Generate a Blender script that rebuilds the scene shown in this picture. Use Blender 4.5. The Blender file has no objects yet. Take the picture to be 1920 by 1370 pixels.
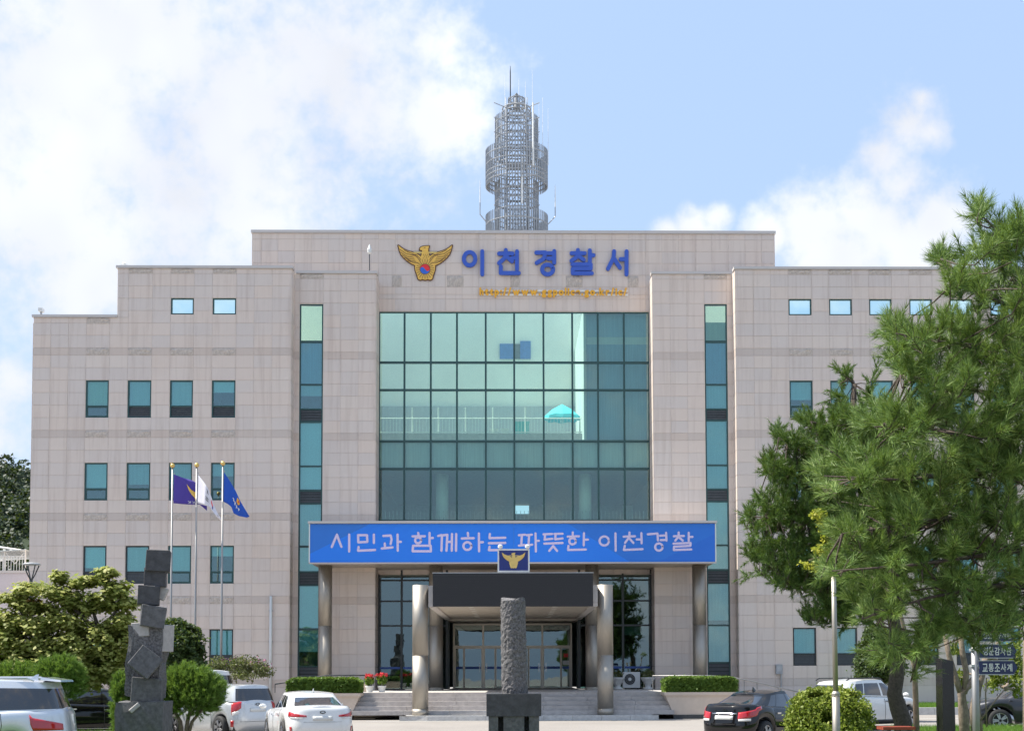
import bpy, bmesh, math, random
import numpy as np
from mathutils import Matrix, Vector

random.seed(7); RNG = np.random.default_rng(7)
R = math.radians
sc = bpy.context.scene
C = sc.collection

# ---------------------------------------------------------------- camera
F = 2600.0; W, H = 1920.0, 1370.0
PPX, PPY = 1005.0, 1118.0
CAMZ = 1.75
TILT = math.atan((1262.0 - PPY) / F); YAW = R(0.95); ROLL = -0.003
cam_d = bpy.data.cameras.new('camera'); cam = bpy.data.objects.new('camera', cam_d); C.objects.link(cam)
cam_d.sensor_fit = 'HORIZONTAL'; cam_d.sensor_width = 36.0; cam_d.lens = F / W * 36.0
cam_d.shift_x = -(PPX - W / 2) / W; cam_d.shift_y = (PPY - H / 2) / W
cam_d.clip_start = 0.1; cam_d.clip_end = 6000
CM = Matrix.Translation((0, 0, CAMZ)) @ Matrix.Rotation(-YAW, 4, 'Z') @ Matrix.Rotation(math.pi / 2 + TILT, 4, 'X') @ Matrix.Rotation(ROLL, 4, 'Z')
cam.matrix_world = CM
sc.camera = cam
CR = CM.to_3x3()

def ray(px, py):
    return CR @ Vector(((px - PPX) / F, -(py - PPY) / F, -1.0))
def at(px, py, Y):
    """world point on the plane y=Y seen at photo pixel (px,py)"""
    d = ray(px, py); t = Y / d.y
    return Vector((d.x * t, Y, CAMZ + d.z * t))
def X_(px, py, Y): return at(px, py, Y).x
def Z_(py, Y, px=960): return at(px, py, Y).z
def kY(Y): return F / Y
def GZ(Y):
    """height of the car park: level at the building, falling a little towards the street"""
    t = min(1.0, max(0.0, (51.0 - Y) / 10.0)); t = t * t * (3 - 2 * t)
    return -0.15 * t

# ---------------------------------------------------------------- world, sun, exposure
SUN_EL, SUN_BACK = R(57), R(7)          # from the left, a little behind the facade's plane
sdir = Vector((-math.cos(SUN_EL) * math.cos(SUN_BACK), math.cos(SUN_EL) * math.sin(SUN_BACK), math.sin(SUN_EL)))
wd = bpy.data.worlds.new('World'); sc.world = wd; wd.use_nodes = True
nt = wd.node_tree; N = nt.nodes; L = nt.links; N.clear()
out = N.new('ShaderNodeOutputWorld'); bg = N.new('ShaderNodeBackground'); bg.inputs[1].default_value = 0.10
sky = N.new('ShaderNodeTexSky'); sky.sky_type = 'NISHITA'; sky.sun_disc = False
sky.sun_elevation = SUN_EL; sky.sun_rotation = math.atan2(sdir.x, sdir.y)
sky.air_density = 1.0; sky.dust_density = 2.2; sky.ozone_density = 1.0
tc = N.new('ShaderNodeTexCoord'); nrm = N.new('ShaderNodeVectorMath'); nrm.operation = 'NORMALIZE'
L.new(tc.outputs['Generated'], nrm.inputs[0])
# clouds: bodies at their place in the sky, frayed by noise; elsewhere scattered noise clouds
BLOBS = [(430,260,400),(170,190,330),(690,190,190),(620,110,240),(250,60,300),(90,430,260),(330,390,230),(470,400,110),
         (800,215,110),(140,520,150),(-250,250,500),(20,720,70),(-60,800,140),
         (1700,232,75),(1728,190,40),(1655,290,70),(1745,245,45),(1295,432,52),(1340,410,30),(1255,440,40),(1440,440,48),(1530,430,85),(1640,420,120),(1690,350,72),
         (1760,420,85),(1580,480,120),(1730,480,110),(2150,500,200),(2300,250,200)]
def wmath(op, a, b=None, c=None):
    n = N.new('ShaderNodeMath'); n.operation = op
    for i, v in enumerate((a, b, c)):
        if v is None: continue
        if isinstance(v, (int, float)): n.inputs[i].default_value = v
        else: L.new(v, n.inputs[i])
    return n.outputs[0]
def wnoise(scale, detail, rough):
    n = N.new('ShaderNodeTexNoise'); n.inputs['Scale'].default_value = scale; n.inputs['Detail'].default_value = detail
    n.inputs['Roughness'].default_value = rough; L.new(nrm.outputs[0], n.inputs['Vector']); return n
big = wnoise(2.2, 2, 0.55); fine = wnoise(24, 4, 0.6); mid = wnoise(7, 3, 0.6); tiny = wnoise(85, 3, 0.6)
mask = None
for (px, py, r) in BLOBS:
    d = ray(px, py).normalized()
    vd = N.new('ShaderNodeVectorMath'); vd.operation = 'DISTANCE'; L.new(nrm.outputs[0], vd.inputs[0]); vd.inputs[1].default_value = d
    v = wmath('MULTIPLY_ADD', vd.outputs['Value'], -F / r, 1.0)
    mask = v if mask is None else wmath('SMOOTH_MAX', mask, v, 0.25)
far = wmath('MULTIPLY_ADD', big.outputs[0], 3.2, -1.75)            # clouds beyond the picture
dotn = N.new('ShaderNodeVectorMath'); dotn.operation = 'DISTANCE'; L.new(nrm.outputs[0], dotn.inputs[0]); dotn.inputs[1].default_value = ray(960, 500).normalized()
outside = N.new('ShaderNodeMapRange'); L.new(dotn.outputs['Value'], outside.inputs[0]); outside.inputs[1].default_value = 0.45; outside.inputs[2].default_value = 0.8
far = wmath('MULTIPLY_ADD', outside.outputs[0], 1.2, wmath('ADD', far, -1.2))
mask = wmath('MAXIMUM', mask, far)
dens = wmath('ADD', mask, wmath('MULTIPLY_ADD', fine.outputs[0], 1.3, -0.65))
dens = wmath('ADD', dens, wmath('MULTIPLY_ADD', mid.outputs[0], 1.7, -0.85))
dens = wmath('ADD', dens, wmath('MULTIPLY_ADD', tiny.outputs[0], 0.75, -0.375))
cov = N.new('ShaderNodeMapRange'); cov.interpolation_type = 'SMOOTHSTEP'; L.new(dens, cov.inputs[0]); cov.inputs[1].default_value = -0.2; cov.inputs[2].default_value = 0.8
cov.inputs[4].default_value = 0.9
shade = N.new('ShaderNodeMapRange'); L.new(mid.outputs[0], shade.inputs[0]); shade.inputs[1].default_value = 0.3; shade.inputs[2].default_value = 0.7
shade.inputs[3].default_value = 4.3; shade.inputs[4].default_value = 5.6
cc = N.new('ShaderNodeVectorMath'); cc.operation = 'SCALE'; cc.inputs[0].default_value = (0.965, 0.985, 1.04); L.new(shade.outputs[0], cc.inputs['Scale'])
# milky summer air: the blue is paled by a constant veil
veil = N.new('ShaderNodeMix'); veil.data_type = 'RGBA'; veil.inputs['Factor'].default_value = 0.72; veil.inputs['B'].default_value = (2.75, 3.75, 5.4, 1)
L.new(sky.outputs[0], veil.inputs['A'])
mix = N.new('ShaderNodeMix'); mix.data_type = 'RGBA'
L.new(cov.outputs[0], mix.inputs['Factor']); L.new(veil.outputs['Result'], mix.inputs['A']); L.new(cc.outputs[0], mix.inputs['B'])
L.new(mix.outputs['Result'], bg.inputs[0]); L.new(bg.outputs[0], out.inputs[0])

sun_d = bpy.data.lights.new('sun', 'SUN'); sun_d.energy = 4.3; sun_d.angle = R(0.55); sun_d.color = (1.0, 0.95, 0.86)
sun = bpy.data.objects.new('sun', sun_d); C.objects.link(sun); sun.rotation_euler = (-sdir).to_track_quat('-Z', 'Y').to_euler()
sun.location = (-30, 20, 60)
sc.view_settings.view_transform = 'Standard'; sc.view_settings.look = 'None'; sc.view_settings.gamma = 1.0
sc.view_settings.use_curve_mapping = False
sc.view_settings.exposure = 1.04
sc.render.engine = 'CYCLES'
sc.cycles.max_bounces = 5; sc.cycles.diffuse_bounces = 3; sc.cycles.glossy_bounces = 3; sc.cycles.transparent_max_bounces = 16; wd.cycles.sampling_method = 'MANUAL'; wd.cycles.sample_map_resolution = 512; sc.cycles.use_adaptive_sampling = True; sc.cycles.adaptive_threshold = 0.012; sc.cycles.use_denoising = True; sc.cycles.denoising_prefilter = 'FAST'; sc.cycles.caustics_reflective = False; sc.cycles.caustics_refractive = False

# ---------------------------------------------------------------- materials
M = {}
class NT:
    def __init__(s, name):
        s.m = bpy.data.materials.new(name); s.m.use_nodes = True; s.t = s.m.node_tree
        s.b = s.t.nodes['Principled BSDF']; s.o = s.t.nodes['Material Output']
    def n(s, typ, **kw):
        nd = s.t.nodes.new(typ)
        for k, v in kw.items(): setattr(nd, k, v)
        return nd
    def l(s, a, b): s.t.links.new(a, b)
    def math(s, op, a, b=None, c=None):
        nd = s.n('ShaderNodeMath', operation=op)
        for i, v in enumerate((a, b, c)):
            if v is None: continue
            if isinstance(v, (int, float)): nd.inputs[i].default_value = v
            else: s.l(v, nd.inputs[i])
        return nd.outputs[0]
    def noise(s, scale, detail=4, rough=0.55, coord='Object', stretch=None):
        c = s.n('ShaderNodeTexCoord'); v = c.outputs[coord] if coord != 'World' else s.n('ShaderNodeNewGeometry').outputs['Position']
        if stretch:
            mp = s.n('ShaderNodeMapping'); mp.inputs['Scale'].default_value = stretch; s.l(v, mp.inputs[0]); v = mp.outputs[0]
        nd = s.n('ShaderNodeTexNoise'); nd.inputs['Scale'].default_value = scale; nd.inputs['Detail'].default_value = detail; nd.inputs['Roughness'].default_value = rough
        s.l(v, nd.inputs['Vector']); return nd.outputs[0]
    def ramp(s, fac, stops):
        r = s.n('ShaderNodeValToRGB'); e = r.color_ramp.elements
        while len(e) < len(stops): e.new(0.5)
        for i, (p, c) in enumerate(stops): e[i].position = p; e[i].color = (*c, 1)
        s.l(fac, r.inputs[0]); return r.outputs[0]
    def mixc(s, fac, a, b, mode='MIX'):
        nd = s.n('ShaderNodeMix', data_type='RGBA', blend_type=mode)
        for key, v in (('Factor', fac), ('A', a), ('B', b)):
            i = nd.inputs[key]
            if key == 'Factor':
                i = nd.inputs[0]
            elif key == 'A': i = nd.inputs[6]
            else: i = nd.inputs[7]
            if isinstance(v, (int, float)): i.default_value = v
            elif isinstance(v, tuple): i.default_value = (*v, 1)
            else: s.l(v, i)
        return nd.outputs[2]
    def bump(s, h, strength=0.3, dist=0.01):
        b = s.n('ShaderNodeBump'); b.inputs['Strength'].default_value = strength; b.inputs['Distance'].default_value = dist
        s.l(h, b.inputs['Height']); s.l(b.outputs[0], s.b.inputs['Normal'])

def pm(name, col, rough=0.6, metal=0.0, var=0.12, scale=6.0, bump=0.0, bscale=40.0, coat=0.0, spec=0.5, coord='Object', emit=None):
    """plain painted / mineral surface: colour with mottling, roughness variation and fine relief"""
    t = NT(name); b = t.b
    nz = t.noise(scale, 5, 0.6, coord)
    lo = tuple(c * (1 - var) for c in col); hi = tuple(min(1, c * (1 + var)) for c in col)
    t.l(t.ramp(nz, [(0.3, lo), (0.7, hi)]), b.inputs['Base Color'])
    b.inputs['Roughness'].default_value = rough; b.inputs['Metallic'].default_value = metal
    b.inputs['Specular IOR Level'].default_value = spec
    if coat: b.inputs['Coat Weight'].default_value = coat; b.inputs['Coat Roughness'].default_value = 0.04
    if bump: t.bump(t.noise(bscale, 6, 0.65, coord), bump, 0.02)
    if emit:
        b.inputs['Emission Color'].default_value = (*emit[0], 1); b.inputs['Emission Strength'].default_value = emit[1]
    M[name] = t.m; return t

def granite(name, lo, hi, source):
    t = NT(name); b = t.b
    if source == 'object': rnd = t.n('ShaderNodeObjectInfo').outputs['Random']
    else:
        a = t.n('ShaderNodeAttribute'); a.attribute_name = 'tint'; rnd = a.outputs['Fac']
    wn = t.n('ShaderNodeTexWhiteNoise', noise_dimensions='1D'); t.l(rnd, wn.inputs['W'])
    base = t.ramp(wn.outputs['Value'], [(0.0, lo), (0.35, (lo[0] * .55 + hi[0] * .45, lo[1] * .55 + hi[1] * .45, lo[2] * .5 + hi[2] * .5)), (0.7, (hi[0] * 1.0, hi[1] * .97, hi[2] * .95)), (1.0, hi)])
    sp = t.noise(95, 3, 0.7, 'World'); base = t.mixc(0.5, base, t.ramp(sp, [(0.25, (.42, .41, .41)), (0.75, (.6, .6, .6))]), 'OVERLAY')
    st = t.noise(1.3, 5, 0.65, 'World', (3.2, 3.2, 0.16))            # rain streaks down the wall
    base = t.mixc(t.math('MINIMUM', t.math('MULTIPLY', t.math('MAXIMUM', t.math('SUBTRACT', st, 0.49, None), 0.0), 1.5), 0.26), base, (0.38, 0.285, 0.225))
    bl = t.noise(0.35, 4, 0.6, 'World'); base = t.mixc(0.25, base, t.ramp(bl, [(0.3, (.44, .43, .43)), (0.7, (.56, .56, .57))]), 'OVERLAY')
    t.l(base, b.inputs['Base Color']); b.inputs['Roughness'].default_value = 0.55
    t.bump(t.noise(160, 3, 0.6, 'World'), 0.08, 0.004)
    M[name] = t.m
GLO, GHI = (0.635, 0.560, 0.508), (0.690, 0.600, 0.528)
granite('granite_panel', GLO, GHI, 'object'); granite('granite_panel_field', GLO, GHI, 'attr')
granite('granite_band', (0.565, 0.488, 0.432), (0.605, 0.518, 0.452), 'attr'); granite('granite_band_panel', (0.565, 0.488, 0.432), (0.605, 0.518, 0.452), 'object')
pm('joint', (0.56, 0.48, 0.42), 0.9)
pm('rough_granite', (0.52, 0.455, 0.40), 0.85, var=0.22, scale=9, bump=0.5, bscale=30)
pm('coping', (0.55, 0.52, 0.50), 0.5, var=0.06, scale=2, coord='Generated')
pm('frame_green', (0.022, 0.072, 0.068), 0.35, var=0.1)
pm('frame_dark', (0.020, 0.026, 0.028), 0.4, var=0.1)
pm('frame_alu', (0.42, 0.38, 0.32), 0.35, 0.6, var=0.08)
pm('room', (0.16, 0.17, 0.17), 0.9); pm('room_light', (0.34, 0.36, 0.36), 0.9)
pm('blind_white', (0.80, 0.82, 0.80), 0.85, var=0.03); pm('blind_grey', (0.52, 0.56, 0.57), 0.85, var=0.04)
pm('blind_blue', (0.28, 0.42, 0.56), 0.85, var=0.04); pm('blind_cream', (0.80, 0.82, 0.62), 0.85, var=0.03)
pm('louvre', (0.055, 0.065, 0.075), 0.5)
pm('white_paint', (0.78, 0.78, 0.75), 0.6, var=0.04); pm('cream_wall', (0.90, 0.89, 0.80), 0.8, var=0.05, scale=0.5)
pm('terrace_floor', (0.33, 0.34, 0.33), 0.8)
pm('concrete', (0.46, 0.43, 0.395), 0.8, var=0.1, scale=3, bump=0.15); pm('step_stone', (0.46, 0.425, 0.40), 0.7, var=0.13, scale=5, bump=0.15, bscale=90)
pm('planter_plaster', (0.60, 0.50, 0.41), 0.85, var=0.06, scale=3, bump=0.1)
pm('kerb_stone', (0.50, 0.49, 0.47), 0.75, var=0.14, scale=6, bump=0.2)
pm('black_board', (0.016, 0.015, 0.017), 0.55, var=0.25, scale=30)
pm('metal_panel', (0.50, 0.46, 0.43), 0.45, 0.1, var=0.05); pm('soffit', (0.42, 0.37, 0.31), 0.5, 0.1, var=0.04)
pm('letter_blue', (0.040, 0.105, 0.50), 0.4, var=0.06); pm('letter_orange', (0.86, 0.43, 0.025), 0.4, var=0.08)
pm('gold', (0.82, 0.50, 0.09), 0.4, 0.0, var=0.1, scale=15); pm('gold_bright', (0.72, 0.50, 0.16), 0.3, 0.5, var=0.1)
pm('brown_line', (0.13, 0.055, 0.03), 0.5); pm('red_paint', (0.75, 0.03, 0.03), 0.45); pm('blue_paint', (0.03, 0.14, 0.60), 0.45)
pm('navy', (0.012, 0.026, 0.17), 0.45); pm('sign_navy', (0.010, 0.020, 0.085), 0.4)
pm('banner_letter', (0.66, 0.57, 0.78), 0.6, var=0.02)
pm('galvanised', (0.40, 0.41, 0.42), 0.5, 0.4, var=0.15, scale=8); pm('grey_paint', (0.36, 0.37, 0.38), 0.5, var=0.08)
pm('dark_metal', (0.06, 0.065, 0.07), 0.4, 0.5); pm('black_rubber', (0.018, 0.018, 0.018), 0.75)
pm('plastic_white', (0.70, 0.70, 0.68), 0.5, var=0.04); pm('teal_board', (0.06, 0.36, 0.27), 0.5)
pm('umbrella_cloth', (0.10, 0.62, 0.72), 0.8, var=0.04); pm('turquoise', (0.10, 0.50, 0.48), 0.6)
pm('stone_dark', (0.048, 0.048, 0.052), 0.65, var=0.4, scale=9, bump=0.6, bscale=45); pm('stone_light_face', (0.36, 0.34, 0.325), 0.75, var=0.15, scale=10, bump=0.2)
pm('stone_mid', (0.10, 0.098, 0.10), 0.75, var=0.38, scale=9, bump=0.7, bscale=40); pm('stone_rough', (0.12, 0.115, 0.115), 0.85, var=0.7, scale=26, bump=1.0, bscale=30)
pm('polished_black', (0.012, 0.012, 0.014), 0.2, var=0.2); pm('bench_red', (0.26, 0.045, 0.018), 0.55, var=0.15)
pm('terracotta', (0.62, 0.50, 0.45), 0.7); pm('flower_red', (0.62, 0.03, 0.04), 0.7); pm('flower_pink', (0.60, 0.22, 0.36), 0.7)
pm('line_paint', (0.76, 0.75, 0.72), 0.7, var=0.08, scale=8)
pm('far_wall', (0.56, 0.52, 0.54), 0.8, var=0.03, scale=1)
pm('film_blue', (0.03, 0.09, 0.34), 0.5); pm('bark', (0.075, 0.058, 0.045), 0.95, var=0.45, scale=18, bump=1.0, bscale=22); pm('bark_pale', (0.20, 0.155, 0.115), 0.9, var=0.3, scale=14, bump=0.7, bscale=24)
pm('twig', (0.11, 0.08, 0.045), 0.9, var=0.3)

def blind(name, col):
    t = NT(name); rnd = t.n('ShaderNodeObjectInfo').outputs['Random']
    c = t.ramp(rnd, [(0.0, tuple(q * .74 for q in col)), (0.5, tuple(q * .95 for q in col)), (1.0, tuple(min(1, q * 1.08) for q in col))])
    f = t.noise(3.0, 3, 0.6, 'World', (9, 1, .15)); c = t.mixc(0.55, c, t.ramp(f, [(0.35, (.40, .40, .40)), (0.65, (.56, .56, .56))]), 'OVERLAY')
    t.l(c, t.b.inputs['Base Color']); t.b.inputs['Roughness'].default_value = 0.85; M[name] = t.m
blind('blind_white', (0.80, 0.82, 0.80)); blind('blind_grey', (0.52, 0.56, 0.57)); blind('blind_blue', (0.28, 0.42, 0.56)); blind('blind_cream', (0.80, 0.82, 0.62))
def steel(name, rough, col):
    t = NT(name); b = t.b
    nz = t.noise(2.0, 4, 0.6, 'Object', (1.2, 1.2, 0.25))
    t.l(t.ramp(nz, [(0.3, tuple(c * .82 for c in col)), (0.7, col)]), b.inputs['Base Color']); b.inputs['Metallic'].default_value = 1.0
    t.l(t.math('MULTIPLY_ADD', t.noise(5, 5, 0.7, 'Object', (1, 1, .4)), 0.25, rough - 0.1), b.inputs['Roughness'])
    M[name] = t.m
steel('stainless', 0.54, (0.43, 0.395, 0.345)); steel('steel_pole', 0.55, (0.36, 0.355, 0.35))

def glass(name, tint, refl=0.09, wob=0.0):
    """window glass: tinted, partly mirror"""
    t = NT(name); t.t.nodes.remove(t.b)
    tr = t.n('ShaderNodeBsdfTransparent'); tr.inputs[0].default_value = (*tint, 1)
    gl = t.n('ShaderNodeBsdfGlossy'); gl.inputs['Color'].default_value = (0.86, 0.95, 0.95, 1); gl.inputs['Roughness'].default_value = 0.012
    fr = t.n('ShaderNodeLayerWeight'); fr.inputs[0].default_value = 0.35
    f = t.math('MULTIPLY_ADD', fr.outputs['Fresnel'], 0.6, refl)
    mx = t.n('ShaderNodeMixShader'); t.l(f, mx.inputs[0]); t.l(tr.outputs[0], mx.inputs[1]); t.l(gl.outputs[0], mx.inputs[2])
    if wob:
        b = t.n('ShaderNodeBump'); b.inputs['Strength'].default_value = wob; b.inputs['Distance'].default_value = 0.05
        t.l(t.noise(0.9, 2, 0.5, 'World'), b.inputs['Height']); t.l(b.outputs[0], gl.inputs['Normal'])
    t.l(mx.outputs[0], t.o.inputs[0]); M[name] = t.m
glass('glass_teal', (0.66, 0.93, 0.92), 0.11, 0.02); glass('glass_clear', (0.80, 0.95, 0.80), 0.10, 0.02); glass('glass_dark', (0.34, 0.52, 0.50), 0.13, 0.04)
glass('glass_sky', (0.86, 0.98, 0.97), 0.05); glass('glass_curtain', (0.82, 0.98, 0.91), 0.075, 0.03)

def carpaint(name, col, metal=0.0, rough=0.35):
    t = NT(name); b = t.b
    fl = t.noise(400, 2, 0.6); t.l(t.ramp(fl, [(0.3, tuple(c * .93 for c in col)), (0.7, col)]), b.inputs['Base Color'])
    b.inputs['Metallic'].default_value = metal; b.inputs['Roughness'].default_value = rough
    b.inputs['Coat Weight'].default_value = 1.0; b.inputs['Coat Roughness'].default_value = 0.03
    if max(col) < .1: b.inputs['Specular IOR Level'].default_value = 0.0
    M[name] = t.m
carpaint('paint_white', (0.74, 0.74, 0.73)); carpaint('paint_silver', (0.62, 0.65, 0.70), 0.5, 0.4); carpaint('paint_pale_silver', (0.58, 0.60, 0.62), 0.45, 0.4)
carpaint('paint_black', (0.008, 0.008, 0.009), 0.0, 0.3); carpaint('paint_grey', (0.035, 0.036, 0.040), 0.5, 0.35)
t = pm('car_glass', (0.012, 0.013, 0.018), 0.03, var=0.0, spec=0.9); t.b.inputs['Coat Weight'].default_value = 0.6
pm('tail_red', (0.42, 0.008, 0.012), 0.1, var=0.1, coat=1.0); pm('tail_white', (0.70, 0.68, 0.66), 0.12, coat=1.0); pm('plate', (0.62, 0.62, 0.60), 0.5, var=0.1, scale=14)
pm('chrome', (0.72, 0.72, 0.73), 0.12, 1.0, var=0.02); pm('alloy', (0.46, 0.46, 0.48), 0.3, 0.8, var=0.06); pm('trim_black', (0.015, 0.015, 0.016), 0.45)

def leafmat(name, c1, c2, c3, transl=0.35, rough=0.55):
    t = NT(name); b = t.b
    isl = t.n('ShaderNodeNewGeometry').outputs['Random Per Island']
    nz = t.noise(0.9, 3, 0.6, 'World')
    f = t.math('MULTIPLY_ADD', nz, 0.6, t.math('MULTIPLY', isl, 0.55)); f = t.math('SUBTRACT', f, 0.1)
    col = t.ramp(f, [(0.15, c1), (0.5, c2), (0.85, c3)])
    t.l(col, b.inputs['Base Color']); b.inputs['Roughness'].default_value = rough; b.inputs['Specular IOR Level'].default_value = 0.35
    tl = t.n('ShaderNodeBsdfTranslucent'); t.l(t.mixc(0.5, col, (0.30, 0.42, 0.05), 'MIX'), tl.inputs[0])
    mx = t.n('ShaderNodeMixShader'); mx.inputs[0].default_value = transl
    t.l(b.outputs[0], mx.inputs[1]); t.l(tl.outputs[0], mx.inputs[2]); t.l(mx.outputs[0], t.o.inputs[0]); M[name] = t.m
leafmat('needle_near', (0.048, 0.108, 0.022), (0.125, 0.215, 0.043), (0.27, 0.355, 0.09), 0.17)
leafmat('needle_far', (0.034, 0.082, 0.018), (0.082, 0.152, 0.028), (0.165, 0.24, 0.05), 0.15)
leafmat('leaf_maple', (0.19, 0.23, 0.05), (0.36, 0.375, 0.095), (0.55, 0.51, 0.18), 0.42); leafmat('leaf_yellow', (0.20, 0.24, 0.02), (0.34, 0.34, 0.03), (0.45, 0.42, 0.05), 0.35)
leafmat('leaf_rust', (0.20, 0.10, 0.04), (0.30, 0.16, 0.06), (0.36, 0.24, 0.08), 0.3)
leafmat('leaf_hedge', (0.055, 0.115, 0.016), (0.11, 0.20, 0.028), (0.18, 0.28, 0.05), 0.3); leafmat('leaf_azalea', (0.10, 0.145, 0.018), (0.19, 0.24, 0.03), (0.31, 0.34, 0.055), 0.3)
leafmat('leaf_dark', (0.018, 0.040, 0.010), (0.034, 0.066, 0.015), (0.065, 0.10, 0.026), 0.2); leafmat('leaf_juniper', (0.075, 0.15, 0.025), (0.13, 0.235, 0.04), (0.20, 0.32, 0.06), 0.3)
leafmat('leaf_grass', (0.07, 0.16, 0.02), (0.12, 0.24, 0.03), (0.17, 0.30, 0.05), 0.3); leafmat('leaf_wood', (0.012, 0.026, 0.010), (0.022, 0.042, 0.016), (0.038, 0.060, 0.024), 0.1)
leafmat('leaf_rosa', (0.06, 0.08, 0.03), (0.11, 0.125, 0.05), (0.17, 0.17, 0.075), 0.25)

# ---------------------------------------------------------------- mesh helpers
class MB:
    def __init__(s): s.v = []; s.f = []; s.k = 0
    def quad(s, a, b, c, d):
        n = len(s.v); s.v += [a, b, c, d]; s.f.append((n, n + 1, n + 2, n + 3)); return s
    def poly(s, pts):
        n = len(s.v); s.v += list(pts); s.f.append(tuple(range(n, n + len(pts)))); return s
    def box(s, x0, x1, y0, y1, z0, z1):
        n = len(s.v)
        s.v += [(x0,y0,z0),(x1,y0,z0),(x1,y1,z0),(x0,y1,z0),(x0,y0,z1),(x1,y0,z1),(x1,y1,z1),(x0,y1,z1)]
        s.f += [(n,n+3,n+2,n+1),(n+4,n+5,n+6,n+7),(n,n+1,n+5,n+4),(n+1,n+2,n+6,n+5),(n+2,n+3,n+7,n+6),(n+3,n,n+4,n+7)]; return s
    def hexa(s, p):
        n = len(s.v); s.v += list(p)
        s.f += [(n,n+3,n+2,n+1),(n+4,n+5,n+6,n+7),(n,n+1,n+5,n+4),(n+1,n+2,n+6,n+5),(n+2,n+3,n+7,n+6),(n+3,n,n+4,n+7)]; return s
    def tube(s, pts, rad, seg=8, cap=True):
        pts = [Vector(p) for p in pts]
        if isinstance(rad, (int, float)): rad = [rad] * len(pts)
        n0 = len(s.v); up = Vector((0.31, 0.17, 0.93))
        for i, p in enumerate(pts):
            d = (pts[min(i + 1, len(pts) - 1)] - pts[max(i - 1, 0)]).normalized()
            a = d.cross(up)
            if a.length < 1e-3: a = d.cross(Vector((1, 0, 0)))
            a.normalize(); b = d.cross(a)
            for j in range(seg):
                t = 2 * math.pi * j / seg; s.v.append(tuple(p + (a * math.cos(t) + b * math.sin(t)) * rad[i]))
        for i in range(len(pts) - 1):
            for j in range(seg):
                j2 = (j + 1) % seg
                s.f.append((n0 + i*seg + j, n0 + i*seg + j2, n0 + (i+1)*seg + j2, n0 + (i+1)*seg + j))
        if cap:
            s.f.append(tuple(n0 + j for j in range(seg))[::-1]); e = n0 + (len(pts) - 1) * seg; s.f.append(tuple(e + j for j in range(seg)))
        return s
    def lathe(s, cx, cy, prof, seg=24, cap=True):
        n0 = len(s.v)
        for (r, z) in prof:
            for j in range(seg):
                t = 2 * math.pi * j / seg; s.v.append((cx + r * math.cos(t), cy + r * math.sin(t), z))
        for i in range(len(prof) - 1):
            for j in range(seg):
                j2 = (j + 1) % seg; s.f.append((n0+i*seg+j, n0+i*seg+j2, n0+(i+1)*seg+j2, n0+(i+1)*seg+j))
        if cap:
            s.f.append(tuple(n0 + j for j in range(seg))[::-1]); e = n0 + (len(prof) - 1) * seg; s.f.append(tuple(e + j for j in range(seg)))
        return s
    def prismY(s, pts, y0, y1):
        """polygon given as (x,z), extruded from y0 (front) to y1"""
        n = len(s.v); m = len(pts)
        s.v += [(x, y0, z) for x, z in pts] + [(x, y1, z) for x, z in pts]
        s.f.append(tuple(range(n, n + m))); s.f.append(tuple(range(n + m, n + 2 * m))[::-1])
        for i in range(m):
            j = (i + 1) % m; s.f.append((n + i, n + m + i, n + m + j, n + j))
        return s
    def stroke(s, pts, w, y0, y1):
        """round-ended pen stroke of width w lying in the x-z plane"""
        r = w / 2
        for i, p in enumerate(pts):
            s.k += 1; e = (s.k % 9) * 0.0006
            s.prismY([(p[0] + r * math.cos(2*math.pi*j/10), p[1] + r * math.sin(2*math.pi*j/10)) for j in range(10)], y0 - e, y1)
            if i + 1 < len(pts):
                q = pts[i + 1]; dx, dz = q[0] - p[0], q[1] - p[1]; l = math.hypot(dx, dz) or 1e-6; nx, nz = -dz / l * r, dx / l * r
                s.k += 1; e = (s.k % 9) * 0.0006
                s.prismY([(p[0]+nx, p[1]+nz), (p[0]-nx, p[1]-nz), (q[0]-nx, q[1]-nz), (q[0]+nx, q[1]+nz)], y0 - e, y1)
        return s
    def mesh(s, name, mat, off=(0, 0, 0), smooth=False):
        me = bpy.data.meshes.new(name)
        o = Vector(off); me.from_pydata([(v[0]-o[0], v[1]-o[1], v[2]-o[2]) for v in s.v], [], s.f)
        if mat: me.materials.append(M[mat])
        if smooth: me.shade_smooth()
        me.update(); return me
    def build(s, name, mat, parent=None, smooth=False, world=True, fix=False):
        off = wloc(parent) if (parent and world) else Vector((0, 0, 0))
        me = s.mesh(name, mat, off, smooth)
        if fix:
            bm = bmesh.new(); bm.from_mesh(me); bmesh.ops.recalc_face_normals(bm, faces=bm.faces); bm.to_mesh(me); bm.free()
        return link(name, me, parent)
def wloc(o):
    v = Vector((0, 0, 0))
    while o: v += o.location; o = o.parent
    return v
def link(name, me, parent=None, loc=(0, 0, 0), rot=None):
    o = bpy.data.objects.new(name, me); C.objects.link(o); o.parent = parent; o.location = loc
    if rot: o.rotation_euler = rot
    return o
def tag(o, label, cat, group=None):
    o['label'] = label; o['category'] = cat
    if group: o['group'] = group
    return o
def thing(name, label, cat, loc=(0, 0, 0), rz=0, group=None):
    o = link(name, None, None, loc); o.rotation_euler = (0, 0, rz); return tag(o, label, cat, group)
def struct(o): o['kind'] = 'structure'; return o
def stuff(o): o['kind'] = 'stuff'; return o
def copy_tree(o, parent=None):
    c = o.copy(); C.objects.link(c); c.parent = parent
    for ch in list(o.children): copy_tree(ch, c)
    return c
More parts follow.
